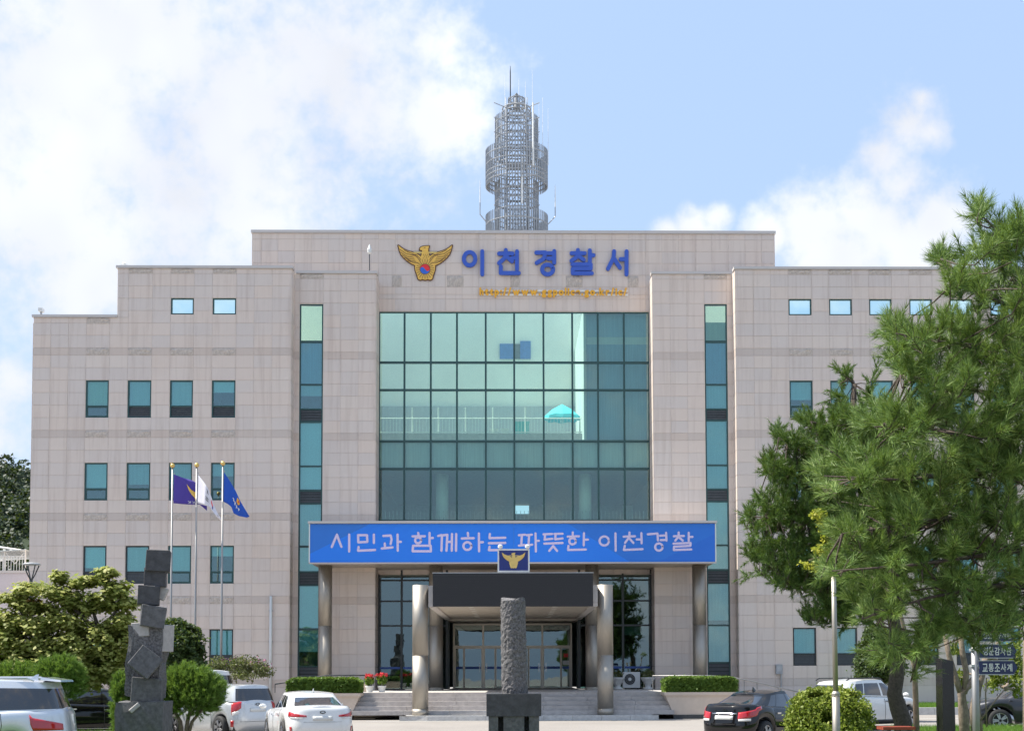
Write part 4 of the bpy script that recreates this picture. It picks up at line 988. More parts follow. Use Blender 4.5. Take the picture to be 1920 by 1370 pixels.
while zz < ztp:
    for j in range(4):
        p, q = crn[j], crn[(j + 1) % 4]; m.tube([(TX + p[0], YT + p[1], zz), (TX + q[0], YT + q[1], zz)], .035, 5)
        mx2 = ((p[0] + q[0]) / 2, (p[1] + q[1]) / 2); m.tube([(TX + p[0], YT + p[1], zz), (TX + mx2[0], YT + mx2[1], zz + .85)], .026, 5); m.tube([(TX + q[0], YT + q[1], zz), (TX + mx2[0], YT + mx2[1], zz + .85)], .026, 5)
        m.tube([(TX + q[0], YT + q[1], zz), (TX + q[0] * 2.1, YT + q[1] * 2.1, zz)], .026, 5)
    zz += .85
m.build('bracing', 'galvanised', TOW)
MB().box(TX - .62, TX + .62, YT - .72, YT - .68, tz(328), tz(312)).build('equipment_box', 'grey_paint', TOW)
MB().tube([(TX, YT, tz(205)), (TX, YT, tz(178))], [.16, .11], 10).build('mast', 'galvanised', TOW); MB().lathe(TX, YT, [(.12, tz(184)), (.15, tz(181)), (.1, tz(177.5))], 12).build('beacon', 'dark_metal', TOW)
m = MB(); x = X_(957, 200, YT); m.tube([(x, YT - .3, tz(196)), (x, YT - .3, tz(140)), (x, YT - .3, tz(128))], [.035, .03, .01], 6); m.build('lightning_rod', 'dark_metal', TOW)
for (p, y0, y1) in ((932, 330, 228), (940, 330, 205), (947, 240, 155), (998, 250, 145), (1010, 300, 205), (1017, 300, 195), (1027, 320, 215), (985, 220, 165), (973, 190, 160)):
    x = X_(p, 250, YT); MB().tube([(x, YT - .9, tz(y0)), (x, YT - .9, tz(y1))], [.016, .008], 5).build('whip_antenna', 'white_paint', TOW)
for (pts) in (((913, 418), (900, 402), (900, 380)), ((1028, 420), (1041, 406), (1041, 388))):
    w = [Vector((X_(p, y, YT), YT, tz(y))) for p, y in pts]; MB().tube(w, .03, 6).build('antenna_arm', 'galvanised', TOW)
    MB().tube([w[-1], w[-1] + Vector((0, 0, 1.3))], [.03, .014], 6).build('whip_antenna', 'white_paint', TOW)
for (p, y0, y1) in ((978.5, 400, 316), (999, 330, 215)):
    x = X_(p, y0, YT); MB().tube([(x, YT - 1.7, tz(y0)), (x, YT - 1.7, tz(y1))], .05, 8).build('feeder_pipe', 'white_paint', TOW)

# ================================================================ SMALL THINGS ON THE BUILDING
c = at(692.5, 508, YP + .1); o = thing('security_camera', 'white dome camera on a thin pole above the left stone pier', 'camera', (c.x, YP + .15, ZROOF + .12))
zt = Z_(461, YP); MB().tube([(c.x, YP + .15, ZROOF + .12), (c.x, YP + .15, zt - .35)], .022, 8).build('pole', 'dark_metal', o); MB().lathe(c.x, YP + .15, [(.03, zt - .36), (.09, zt - .3), (.11, zt - .15), (.06, zt - .02), (.02, zt + .1)], 14).build('housing', 'plastic_white', o)
c = at(77, 590, YW + .2); o = thing('security_camera', 'small white camera at the far left end of the low roof', 'camera', (c.x, YW + .2, ZLOW + .12))
MB().tube([(c.x, YW + .2, ZLOW + .12), (c.x, YW + .2, ZLOW + .3)], .05, 8).build('stand', 'grey_paint', o); MB().box(c.x - .09, c.x + .09, YW + .05, YW + .4, ZLOW + .3, ZLOW + .46).build('housing', 'plastic_white', o)
c = at(233, 496, YW + .2); o = thing('roof_floodlight', 'small pale floodlight on the left wing roof corner', 'lamp', (c.x, YW + .2, ZROOF + .12))
MB().box(c.x - .16, c.x + .2, YW + .1, YW + .3, ZROOF + .12, ZROOF + .2).build('base', 'white_paint', o); MB().lathe(c.x, YW + .2, [(.06, ZROOF + .2), (.1, ZROOF + .28), (.05, ZROOF + .34)], 10).build('head', 'white_paint', o)
c = at(508, 1117, YW - .1); o = thing('downpipe', 'white vertical pipe on the left wing wall near the tall window strip', 'pipe', (c.x, YW - .1, 0)); MB().tube([(c.x, YW - .1, 0), (c.x, YW - .1, c.z)], .065, 12).build('pipe', 'plastic_white', o, smooth=True)
for z in (1.8, 3.2, 4.6): MB().box(c.x - .09, c.x + .09, YW - .12, YW - .001, z, z + .05).build('bracket', 'galvanised', o)
a, b = at(1455, 1263, YW - .12), at(1467, 1245, YW - .12); o = thing('meter_box', 'grey meter box with pipe on the right wing wall below window height', 'box', ((a.x + b.x) / 2, YW - .12, 0))
MB().box(a.x, b.x, YW - .14, YW - .001, a.z, b.z).build('casing', 'grey_paint', o); MB().box(a.x + .04, b.x - .04, YW - .15, YW - .141, a.z + .1, b.z - .06).build('door', 'galvanised', o); MB().tube([(b.x - .06, YW - .08, 0), (b.x - .06, YW - .08, a.z)], .03, 8).build('conduit', 'galvanised', o)
a, b = at(1168, 1292, 63.6), at(1200, 1259, 63.6); o = thing('air_conditioner', 'white outdoor air conditioner unit with round fan by the right glass wall', 'air conditioner', ((a.x + b.x) / 2, 63.6, ZLAND))
z0 = ZLAND + .07
MB().box(a.x, b.x, 63.6, 63.95, z0, b.z).build('casing', 'plastic_white', o); m = MB(); m.box(a.x + .08, a.x + .16, 63.6, 63.95, ZLAND, z0 - .001); m.box(b.x - .16, b.x - .08, 63.6, 63.95, ZLAND, z0 - .001); m.build('foot', 'dark_metal', o)
cx, cz_ = a.x + .32, (z0 + b.z) / 2 + .03
m = MB(); m.stroke([(cx + .13 * math.cos(k*math.pi/8), cz_ + .13 * math.sin(k*math.pi/8)) for k in range(17)], .24, 63.59, 63.599); m.build('fan_grille', 'trim_black', o)
m = MB(); m.prismY([(cx + .08 * math.cos(k*math.pi/8), cz_ + .08 * math.sin(k*math.pi/8)) for k in range(16)], 63.578, 63.588); m.build('fan_hub', 'plastic_white', o)
m = MB()
for r_ in (.13, .19, .25): m.stroke([(cx + r_ * math.cos(k*math.pi/12), cz_ + r_ * math.sin(k*math.pi/12)) for k in range(25)], .008, 63.575, 63.585)
m.build('fan_ring', 'grey_paint', o)

# ================================================================ FLAGS
def flagpole(px, ytop, Y, lab):
    c = at(px, ytop, Y); z = c.z; bx = at(px - 3, 1255, Y).x
    o = thing('flagpole', lab, 'flagpole', (c.x, Y, 0), group='flagpoles in front of the left wing')
    p = MB().tube([(c.x, Y, .3), (c.x, Y, 3.5), (c.x, Y, z)], [.056, .050, .033], 12).build('pole', 'steel_pole', o, smooth=True); MB().lathe(c.x, Y, [(.22, 0), (.22, .12), (.13, .3), (.08, .32)], 16).build('base', 'concrete', o)
    b = MB(); n = 8
    b.lathe(c.x, Y, [(.001 + .1 * math.sin(math.pi * i / n), z + .1 - .1 * math.cos(math.pi * i / n)) for i in range(n + 1)], 14); b.build('finial', 'gold_bright', o, smooth=True)
    b = MB().box(c.x - .01, c.x + .09, Y - .02, Y + .02, z - .26, z - .22).build('halyard_hook', 'galvanised', o)
    return c.x
YFL = 58.5
fx1 = flagpole(323.5, 877, YFL, 'leftmost steel flagpole with gold ball, purple flag on it'); fx2 = flagpole(369, 876, YFL, 'middle steel flagpole with gold ball, white flag on it'); fx3 = flagpole(418, 873, YFL, 'rightmost steel flagpole with gold ball, blue flag on it')
def flag(label, top, bot, mat, nu=22, nv=12, wave=.05, seed=0, dy=0.0):
    """cloth between two edge polylines given as photo pixels (hoist -> fly), folded in depth"""
    def samp(pl, t_):
        t_ *= len(pl) - 1; i = min(int(t_), len(pl) - 2); f_ = t_ - i; return (pl[i][0] + (pl[i+1][0] - pl[i][0]) * f_, pl[i][1] + (pl[i+1][1] - pl[i][1]) * f_)
    def P(u, v, lift=0.0):
        a, b = samp(top, u), samp(bot, u); px, py = a[0] + (b[0] - a[0]) * v, a[1] + (b[1] - a[1]) * v
        y = YFL - .02 + dy * min(1, u * 4) + wave * u * (math.sin(u * 9 + v * 2.4 + seed) + .5 * math.sin(u * 17 - v * 3 + seed)) - lift
        return at(px, py, y)
    o = thing('flag', label, 'flag', tuple(P(0, 1)), group='flags on the three poles')
    m = MB()
    for j in range(nv + 1):
        for i in range(nu + 1): m.v.append(tuple(P(i / nu, j / nv)))
    for j in range(nv):
        for i in range(nu): a = j * (nu + 1) + i; m.f.append((a, a + 1, a + nu + 2, a + nu + 1))
    c = m.build('cloth', mat, o, smooth=True); sm = c.modifiers.new('thickness', 'SOLIDIFY'); sm.thickness = .006
    return o, P
for nm, col in (('flag_purple', (0.085, 0.055, 0.33)), ('flag_white', (0.72, 0.70, 0.76)), ('flag_blue', (0.015, 0.085, 0.46))): pm(nm, col, .8, var=.06)
def patch(o, P, pts, mat, name, lift=.05):
    m = MB(); m.poly([tuple(P(u, v, lift)) for u, v in pts]); m.build(name, mat, o)
def dash(o, P, pts, w, mat, name, lift=.07):
    m = MB()
    for i in range(len(pts) - 1):
        (u0, v0), (u1, v1) = pts[i], pts[i+1]; l = math.hypot(u1 - u0, v1 - v0) or 1; nu_, nv_ = -(v1 - v0) / l * w, (u1 - u0) / l * w
        m.quad(tuple(P(u0 + nu_, v0 + nv_, lift)), tuple(P(u0 - nu_, v0 - nv_, lift)), tuple(P(u1 - nu_, v1 - nv_, lift)), tuple(P(u1 + nu_, v1 + nv_, lift)))
    m.build(name, mat, o)
o, P = flag('purple flag with gold eagle crest on the leftmost pole', [(326, 889), (345, 896), (360, 900), (372, 907), (382, 916), (388, 928)], [(325, 943), (345, 945), (365, 946), (374, 945), (382, 952), (388, 957)], 'flag_purple', seed=1, dy=.35)
patch(o, P, [(.26, .20), (.36, .40), (.46, .46), (.55, .40), (.62, .42), (.66, .5), (.66, .82), (.56, .93), (.46, .86), (.42, .70), (.36, .60), (.30, .42)], 'gold', 'crest')
patch(o, P, [(.52 + .05 * math.cos(k * .7), .74 + .08 * math.sin(k * .7)) for k in range(9)], 'red_paint', 'crest_roundel', .08)
for u in (.28, .36, .44): dash(o, P, [(u, .86), (u + .04, .92), (u + .05, .86)], .008, 'plastic_white', 'letter'); dash(o, P, [(u, .95), (u + .05, .95)], .008, 'plastic_white', 'letter')
o, P = flag('white national flag hanging folded on the middle pole', [(371, 889), (382, 903), (390, 915), (396, 930), (401, 946), (407, 960), (415, 973)], [(370, 943), (380, 946), (388, 948), (394, 950), (398, 957), (406, 968), (415, 976)], 'flag_white', wave=.05, seed=2, dy=-.2)
for v in (.16, .22, .28): dash(o, P, [(.26 + v * .2, v - .04), (.31 + v * .2, v + .04)], .014, 'trim_black', 'trigram_bar')
for v in (.52, .60, .68): dash(o, P, [(.26, v), (.40, v + .03)], .018, 'trim_black', 'trigram_bar')
patch(o, P, [(.50, .25), (.60, .3), (.66, .45), (.62, .62), (.54, .5)], 'red_paint', 'roundel'); patch(o, P, [(.60, .5), (.66, .5), (.68, .8), (.62, .8)], 'navy', 'roundel')
for v in (.3, .5, .7): dash(o, P, [(.84, v), (.88, v + .1)], .01, 'trim_black', 'trigram_bar')
o, P = flag('bright blue city flag drooping from the rightmost pole', [(420, 885), (432, 903), (442, 920), (450, 938), (460, 955), (468, 968)], [(419, 940), (428, 945), (434, 950), (438, 962), (448, 967), (463, 970)], 'flag_blue', wave=.05, seed=4)
patch(o, P, [(.50, .12), (.58, .05), (.64, .2), (.60, .35), (.52, .34)], 'letter_orange', 'crest'); patch(o, P, [(.54, .14), (.6, .14), (.58, .28)], 'red_paint', 'crest_spot', .08)
for k in range(4): u = .36 + .09 * k; dash(o, P, [(u, .52), (u + .03, .46), (u + .05, .58)], .01, 'plastic_white', 'letter'); dash(o, P, [(u + .06, .44), (u + .06, .62)], .008, 'plastic_white', 'letter')

# ================================================================ PLANTERS, RAMPS, HANDRAILS
def planter(p0, p1, slant_r, lab, name='stone_planter'):
    Y0 = 53.3; a, b = X_(p0, 1310, Y0), X_(p1, 1310, Y0); zt = Z_(1298, Y0)
    o = thing(name, lab, 'planter', ((a + b) / 2, Y0, 0), group='planters beside the entrance steps')
    d = .38
    pts = [(a, 0.0), (b - (d if slant_r else 0), 0.0), (b, zt - .12), (a, zt - .12)] if slant_r else [(a + d, 0.0), (b, 0.0), (b, zt - .12), (a, zt - .12)]
    MB().prismY(pts, Y0 + .04, Y0 + 1.6).build('body', 'planter_plaster', o)
    MB().box(a - .05, b + .05, Y0 - .02, Y0 + 1.66, zt - .119, zt).build('rim', 'planter_plaster', o)
    MB().box(a + .1, b - .1, Y0 + .1, Y0 + 1.5, zt + .001, zt + .03).build('soil', 'bark', o)
    MB().box(a + (0.3 if not slant_r else 0), b - (.3 if slant_r else 0), Y0 + .0, Y0 + .039, 0, .16).build('plinth', 'dark_metal', o)
    return a, b, Y0, zt
plL = planter(536, 673, True, 'pale plaster planter left of the entrance steps, holding a clipped hedge'); plR = planter(1248, 1384, False, 'pale plaster planter right of the entrance steps, holding a clipped hedge')
# ramp on the right and its rails; low wall and rail on the left
YRM = 57.0
o = thing('access_ramp', 'pale plaster access ramp sloping down to the right of the entrance', 'ramp', (X_(1430, 1290, YRM), YRM, 0))
p = [X_(q, 1290, YRM) for q in (1340, 1400, 1510)]
MB().prismY([(p[0], 0), (p[2], 0), (p[2], .06), (p[1], .88), (p[0], ZLAND)], YRM, YRM + .2).build('ramp_wall', 'planter_plaster', o); MB().prismY([(p[0], 0), (p[2], 0), (p[2], .03), (p[1], .8), (p[0], .98)], YRM + .2, YRM + 1.8).build('ramp_slab', 'concrete', o)
hr = [(X_(1224, 1260, YRM), ZLAND + .62), (X_(1330, 1262, YRM), ZLAND + .62), (X_(1372, 1266, YRM), 1.58), (X_(1420, 1276, YRM), 1.36), (X_(1500, 1292, YRM), .95)]
m = MB(); m.tube([(x, YRM + .1, z) for x, z in hr], .028, 8); m.build('handrail', 'steel_pole', o, smooth=True)
for i in range(9):
    t_ = i / 8; k = t_ * (len(hr) - 1); j = min(int(k), len(hr) - 2); f_ = k - j; x = hr[j][0] + (hr[j+1][0] - hr[j][0]) * f_; z = hr[j][1] + (hr[j+1][1] - hr[j][1]) * f_
    MB().tube([(x, YRM + .1, max(.05, z - .6)), (x, YRM + .1, z)], .02, 6).build('baluster', 'steel_pole', o)
o = thing('access_ramp', 'low plaster ramp wall and handrail left of the entrance behind the hedge', 'ramp', (X_(610, 1290, YRM), YRM, 0))
MB().box(X_(566, 1290, YRM), X_(690, 1290, YRM), YRM, YRM + .2, 0, ZLAND + .35).build('ramp_wall', 'planter_plaster', o)
hr = [(X_(515, 1275, YRM), 1.35), (X_(560, 1270, YRM), 1.5), (X_(612, 1264, YRM), ZLAND + .68), (X_(692, 1264, YRM), ZLAND + .68)]
MB().tube([(x, YRM + .1, z) for x, z in hr], .028, 8).build('handrail', 'dark_metal', o, smooth=True)
for t_ in (.0, .2, .4, .55, .7, .85, 1.0):
    k = t_ * 3; j = min(int(k), 2); f_ = k - j; x = hr[j][0] + (hr[j+1][0] - hr[j][0]) * f_; z = hr[j][1] + (hr[j+1][1] - hr[j][1]) * f_
    MB().tube([(x, YRM + .1, z - .35), (x, YRM + .1, z)], .018, 6).build('baluster', 'dark_metal', o)

# ================================================================ VEGETATION
def np_mesh(name, verts, k, mat, parent, off):
    """mesh of len(verts)/k separate k-gons"""
    v = np.asarray(verts, np.float32).reshape(-1, 3) - np.array(off, np.float32)
    n = len(v); f = n // k; me = bpy.data.meshes.new(name)
    me.vertices.add(n); me.vertices.foreach_set('co', v.ravel()); me.loops.add(n); me.loops.foreach_set('vertex_index', np.arange(n, dtype=np.int32))
    me.polygons.add(f); me.polygons.foreach_set('loop_start', np.arange(f, dtype=np.int32) * k); me.polygons.foreach_set('loop_total', np.full(f, k, np.int32))
    me.update(calc_edges=True); me.materials.append(M[mat]); return link(name, me, parent)
def unit(a): return a / np.maximum(np.linalg.norm(a, axis=-1, keepdims=True), 1e-9)
def leaves(cen, size, nrm=None, flat=0.0, aspect=1.6, rng=RNG):
    """kite-shaped leaves; nrm biases their normals"""
    n = len(cen); a = unit(rng.normal(size=(n, 3))); d = unit(rng.normal(size=(n, 3)))
    if nrm is not None: a = unit(a * (1 - flat) + nrm * flat * 1.6)
    d = unit(np.cross(a, d)); e = np.cross(a, d); s = size * rng.uniform(.7, 1.3, (n, 1))
    return np.stack([cen - d * s * aspect / 2, cen + e * s * .5 - a * s * .12, cen + d * s * aspect / 2, cen - e * s * .5 - a * s * .12], 1)
def needles(base, direc, length, width, rng=RNG):
    n = len(base); side = unit(np.cross(direc, rng.normal(size=(n, 3)))) * width / 2
    return np.stack([base - side, base + side, base + direc * length], 1)
def blob_points(c, r, n, rng=RNG, shell=.55):
    """points in an ellipsoid, denser near the skin"""
    d = unit(rng.normal(size=(n, 3))); q = (shell + (1 - shell) * rng.random((n, 1)) ** .6); return np.array(c) + d * q * np.array(r), d
def branchy(m, a, b, r0, r1, seg=5, bend=.12, sides=7):
    a, b = Vector(a), Vector(b); l = (b - a).length; pts = []; 
    for i in range(seg + 1):
        t_ = i / seg; p = a.lerp(b, t_)
        if 0 < i < seg: p += Vector((random.uniform(-1, 1), random.uniform(-1, 1), random.uniform(-.6, 1))) * l * bend * .5
        pts.append(p)
    m.tube(pts, [r0 + (r1 - r0) * i / seg for i in range(seg + 1)], sides); return pts

def in_poly(x, y, poly):
    ins = np.zeros(len(x), bool); j = len(poly) - 1
    for i in range(len(poly)):
        xi, yi = poly[i]; xj, yj = poly[j]
        c = ((yi > y) != (yj > y)) & (x < (xj - xi) * (y - yi) / (yj - yi + 1e-9) + xi); ins ^= c; j = i
    return ins
def pine(label, trunk, tr, limbs, poly, Y0, dY, spacing, nl, nw, mat, per_shoot, shoots, tips=(), barkmat='bark', droop=.0, dens=1.0, seed=1, gather=1.5):
    """a pine: trunk and limbs, bunches of shoots filling the crown's outline, each shoot a brush of needles"""
    rng = np.random.default_rng(seed)
    base = trunk[0]; o = thing('pine_tree', label, 'tree', tuple(base))
    m = MB(); m.tube(trunk, tr, 12); m.build('trunk', barkmat, o, smooth=True)
    m = MB(); sk = []
    for (pts, r0, r1) in limbs:
        P3 = [at(p, q, y) for p, q, y in pts]; n = len(P3); m.tube(P3, [(r0 + (r1 - r0) * (i / (n - 1)) ** .6) * .62 for i in range(n)], 7)
        for i in range(n - 1):
            for t_ in np.linspace(0, 1, 6): sk.append(tuple(P3[i].lerp(P3[i + 1], t_)))
    sk = np.array(sk); xs_ = [p[0] for p in poly]; ys_ = [p[1] for p in poly]
    n = int((max(xs_) - min(xs_)) * (max(ys_) - min(ys_)) / spacing ** 2 * 2.2 * dens)
    cx, cy = rng.uniform(min(xs_), max(xs_), n), rng.uniform(min(ys_), max(ys_), n); k = in_poly(cx, cy, poly)
    lp = []
    for (pts, _a, _b) in limbs:
        for i in range(len(pts) - 1):
            for t_ in np.linspace(0, 1, 9): lp.append((pts[i][0] + (pts[i+1][0] - pts[i][0]) * t_, pts[i][1] + (pts[i+1][1] - pts[i][1]) * t_))
    lp = np.array(lp); dl = np.sqrt(((cx[:, None] - lp[None, :, 0]) ** 2 + ((cy[:, None] - lp[None, :, 1]) * 1.5 + 8) ** 2).min(1))
    k &= rng.random(n) < np.clip(1.25 - dl / (spacing * gather), (.07), 1); cx, cy = cx[k], cy[k]
    cen = [at(a, b, Y0 + rng.uniform(-dY, dY)) for a, b in zip(cx, cy)] + [at(a, b, Y0 + rng.uniform(-.4, .4) * dY) for a, b in list(tips) + [l_[0][-1][:2] for l_ in limbs if rng.random() < 2 for _q in range(3)]]
    nb = []; nd = []; nlen = []
    for ci, c in enumerate(cen):
        c = np.array(c); j = np.argmin(((sk - c) ** 2).sum(1)); out_ = c - sk[j]; dist = np.linalg.norm(out_)
        istip = ci >= len(cx)
        main = unit(out_ / max(dist, .05) * .7 + np.array([0, 0, .55]) + rng.normal(size=3) * .22)
        L0 = spacing * Y0 / F * rng.uniform(.8, 1.3)
        a = c - main * L0 * .7
        if rng.random() < .55 or istip: m.tube([tuple(sk[j]), tuple((sk[j] + a) / 2 + rng.normal(size=3) * .03), tuple(a), tuple(c + main * L0 * .3)], [.016, .012, .009, .004], 4, False)
        for s_ in range(shoots):
            t_ = rng.uniform(.0, 1.0) if s_ else 1.0
            d = unit(main * (.75 if s_ else 1.4) + rng.normal(size=3) * .5 + np.array([0, 0, .25])); st = a + main * L0 * t_; sl = L0 * rng.uniform(.55, .95)
            u = rng.random((per_shoot, 1)); b_ = st + d * sl * u
            q = unit(np.cross(d, rng.normal(size=(per_shoot, 3)))); ang = rng.uniform(.35, 1.0, (per_shoot, 1)) * (1.15 - .55 * u)
            nd.append(unit(d * np.cos(ang) + q * np.sin(ang) - np.array([0, 0, droop]))); nb.append(b_); nlen.append(nl * rng.uniform(.75, 1.15, (per_shoot, 1)))
            if s_ % 3 == 0: m.tube([tuple(st), tuple(st + d * sl)], [.006, .003], 3, False)
    stuff(m.build('limbs', barkmat, o, smooth=True))
    nb, nd, nlen = np.concatenate(nb), np.concatenate(nd), np.concatenate(nlen)
    c = np_mesh('crown', needles(nb, nd, nlen, nw, rng), 3, mat, o, tuple(base)); stuff(c)
    print(label, 'needles', len(nb)); return o
# pine in the middle distance: crooked dark trunk, level pads of foliage
YA = 31.0
tb = at(1700, 1370, YA); tbx = tb.x
T = [Vector((X_(1696, 1370, YA), YA, GZ(YA) - .1))] + [at(p, q, YA) for p, q in ((1694, 1372), (1693, 1352), (1684, 1325), (1677, 1300), (1681, 1270), (1684, 1235), (1682, 1195), (1676, 1165), (1664, 1080), (1640, 1000), (1612, 900), (1600, 800), (1602, 720))]
polyA = [(1572,742),(1598,764),(1638,742),(1662,762),(1660,785),(1700,790),(1720,900),(1700,1010),(1690,1130),(1640,1168),(1560,1172),(1500,1160),(1545,1132),(1520,1110),(1440,1092),(1404,1078),(1428,1062),(1404,1042),(1432,1020),(1402,990),(1398,968),(1440,960),(1418,930),(1470,920),(1432,890),(1440,862),(1490,866),(1452,826),(1456,808),(1510,830),(1505,782),(1556,792)]
limA = [([(1602,720,YA),(1585,705,YA)], .05, .02), ([(1606,850,YA),(1560,800,YA-.4),(1520,790,YA-.6)], .06, .02), ([(1612,900,YA),(1540,870,YA-.3),(1460,820,YA-.6)], .07, .02), ([(1620,940,YA),(1530,920,YA),(1440,880,YA+.3)], .07, .02),
        ([(1640,1000,YA),(1540,980,YA-.4),(1410,968,YA-.5)], .08, .02), ([(1655,1040,YA),(1560,1050,YA),(1420,1040,YA+.2)], .08, .02), ([(1668,1080,YA),(1600,1090,YA-.3),(1480,1098,YA-.4)], .08, .02), ([(1685,1150,YA),(1620,1140,YA-.3),(1520,1155,YA-.4)], .06, .02),
        ([(1606,850,YA),(1660,800,YA+.4),(1700,800,YA+.5)], .06, .02), ([(1640,1000,YA),(1690,960,YA+.5)], .06, .02), ([(1668,1080,YA),(1710,1050,YA+.5)], .05, .02)]
pine('dark pine with crooked trunk and level branches in front of the right wing', T, [.22,.21,.20,.19,.17,.165,.145,.14,.14,.13,.12,.10,.08,.05], limA, polyA, YA, 1.15, 27, .13, .014, 'needle_far', 46, 6,
     tips=[(1578,700),(1580,722),(1584,745),(1640,698),(1636,720),(1630,742),(1456,815),(1505,788),(1434,866),(1404,972),(1402,1042),(1408,1075),(1420,1012),(1505,1158),(1560,745)], dens=4.2, seed=5, gather=2.4)
# near pine at the right edge: long needles, trunk outside the picture
YBp = 17.0
T = [Vector((X_(2010, 1300, YBp + .5), YBp + .5, GZ(YBp)))] + [at(p, q, YBp + .5) for p, q in ((2010, 1200), (2000, 1000), (1995, 800), (1975, 600), (1950, 450), (1935, 400))]
polyB = [(1832,392),(1850,430),(1880,440),(1925,402),(1990,400),(2060,700),(2060,1150),(1925,1190),(1880,1200),(1850,1190),(1828,1215),(1790,1180),(1760,1190),(1720,1252),(1690,1230),(1650,1235),(1668,1190),(1640,1160),(1600,1130),(1575,1090),(1540,1075),(1570,1040),(1560,1010),(1590,960),(1560,930),(1530,900),(1580,885),(1560,850),(1620,850),(1650,805),(1622,800),(1655,765),(1690,745),(1720,700),(1690,690),(1672,625),(1700,610),(1750,625),(1760,590),(1790,560),(1760,500),(1762,482),(1800,520),(1820,500),(1812,470),(1845,470)]
limB = [([(1925,450,17.4),(1880,440,17),(1836,400,16.8)], .05, .012), ([(1950,600,17.4),(1860,560,17),(1765,486,16.8)], .07, .012), ([(1955,640,17.4),(1850,650,16.8),(1760,640,16.5),(1680,625,16.3)], .07, .012), ([(1965,720,17.4),(1880,740,17),(1760,720,16.6),(1690,700,16.5)], .07, .012),
        ([(1975,800,17.4),(1850,820,16.6),(1720,800,16.2),(1640,800,16)], .08, .012), ([(1980,880,17.4),(1850,880,16.6),(1700,900,16.2),(1545,892,16)], .08, .012), ([(1990,1000,17.4),(1850,960,16.8),(1720,980,16.4),(1580,1000,16.2)], .08, .012),
        ([(1990,1020,17.4),(1850,1040,16.4),(1700,1060,16),(1560,1070,15.9)], .08, .012), ([(2000,1080,17.4),(1850,1100,16.6),(1740,1120,16.2),(1640,1150,16)], .08, .012), ([(2005,1140,17.4),(1880,1150,16.8),(1780,1170,16.6),(1690,1220,16.4)], .07, .012),
        ([(1950,600,17.4),(1900,520,17.8),(1880,450,18)], .05, .012), ([(1975,800,17.4),(1900,700,17.9),(1820,640,18)], .06, .012)]
pine('large near pine with long fresh green needles at the right edge', T, [.2,.18,.15,.12,.09,.06,.03], limB, polyB, YBp, 1.35, 42, .15, .0085, 'needle_near', 48, 8,
     tips=[(1834,398),(1882,440),(1765,487),(1815,478),(1676,625),(1690,690),(1652,765),(1618,798),(1620,850),(1535,898),(1562,930),(1545,1072),(1562,1012),(1655,1232),(1722,1250),(1828,1212),(1600,1128),(1790,556)], barkmat='bark', dens=2.4, seed=9, gather=1.35)

def leaf_tree(name, label, cat, base, trunkpts, tr, clumps, mat, leaf, n_per, barkmat='bark_pale', flat=.35, extra=(), seed=3, group=None, lname='crown', shell=.35, fuzz=.10, gapt=-1.15):
    """broad-leaved tree or shrub: clumps = (centre, radii)"""
    rng = np.random.default_rng(seed); o = thing(name, label, cat, tuple(base), group=group)
    m = MB()
    for pts, r0, r1 in trunkpts:
        n = len(pts); m.tube(pts, [r0 + (r1 - r0) * i / (n - 1) for i in range(n)], 8)
    ends = [Vector(t_[0][-1]) for t_ in trunkpts]
    cs = [];nr = []
    for (c, r) in clumps:
        e = min(ends, key=lambda q: (q - Vector(c)).length); branchy(m, e, c, min(.04, tr * .5), .006, 4, .15, 5)
        n = int(n_per * (r[0] * r[2]) ** .9 * 3); p, d = blob_points(c, r, n, rng, shell); p = p + rng.normal(size=p.shape) * np.array(r) * fuzz
        gap = np.sin(p[:, 0] * 7.1 + p[:, 2] * 3.3) + np.sin(p[:, 2] * 8.3 + p[:, 1] * 5.7) > gapt; cs.append(p[gap]); nr.append((d * .5 + np.array([0, 0, .8]))[gap])
    m.build('trunk', barkmat, o, smooth=True); cs = np.concatenate(cs); nr = unit(np.concatenate(nr))
    stuff(np_mesh(lname, leaves(cs, leaf, nr, flat, 1.5, rng), 4, mat, o, tuple(base)))
    for (mat2, sel, nm) in extra:
        p = []
        for (c, r, n) in sel: p.append(blob_points(c, r, n, rng, .3)[0])
        stuff(np_mesh(nm, leaves(np.concatenate(p), leaf * .95, None, 0, 1.4, rng), 4, mat2, o, tuple(base)))
    print(label, len(cs)); return o
def C_(px, py, Y): return tuple(at(px, py, Y))
def clump(px, py, Y, rx, rz, ry=None):
    s_ = Y / F; return (C_(px, py, Y), (rx * s_, (ry or rx) * s_, rz * s_))
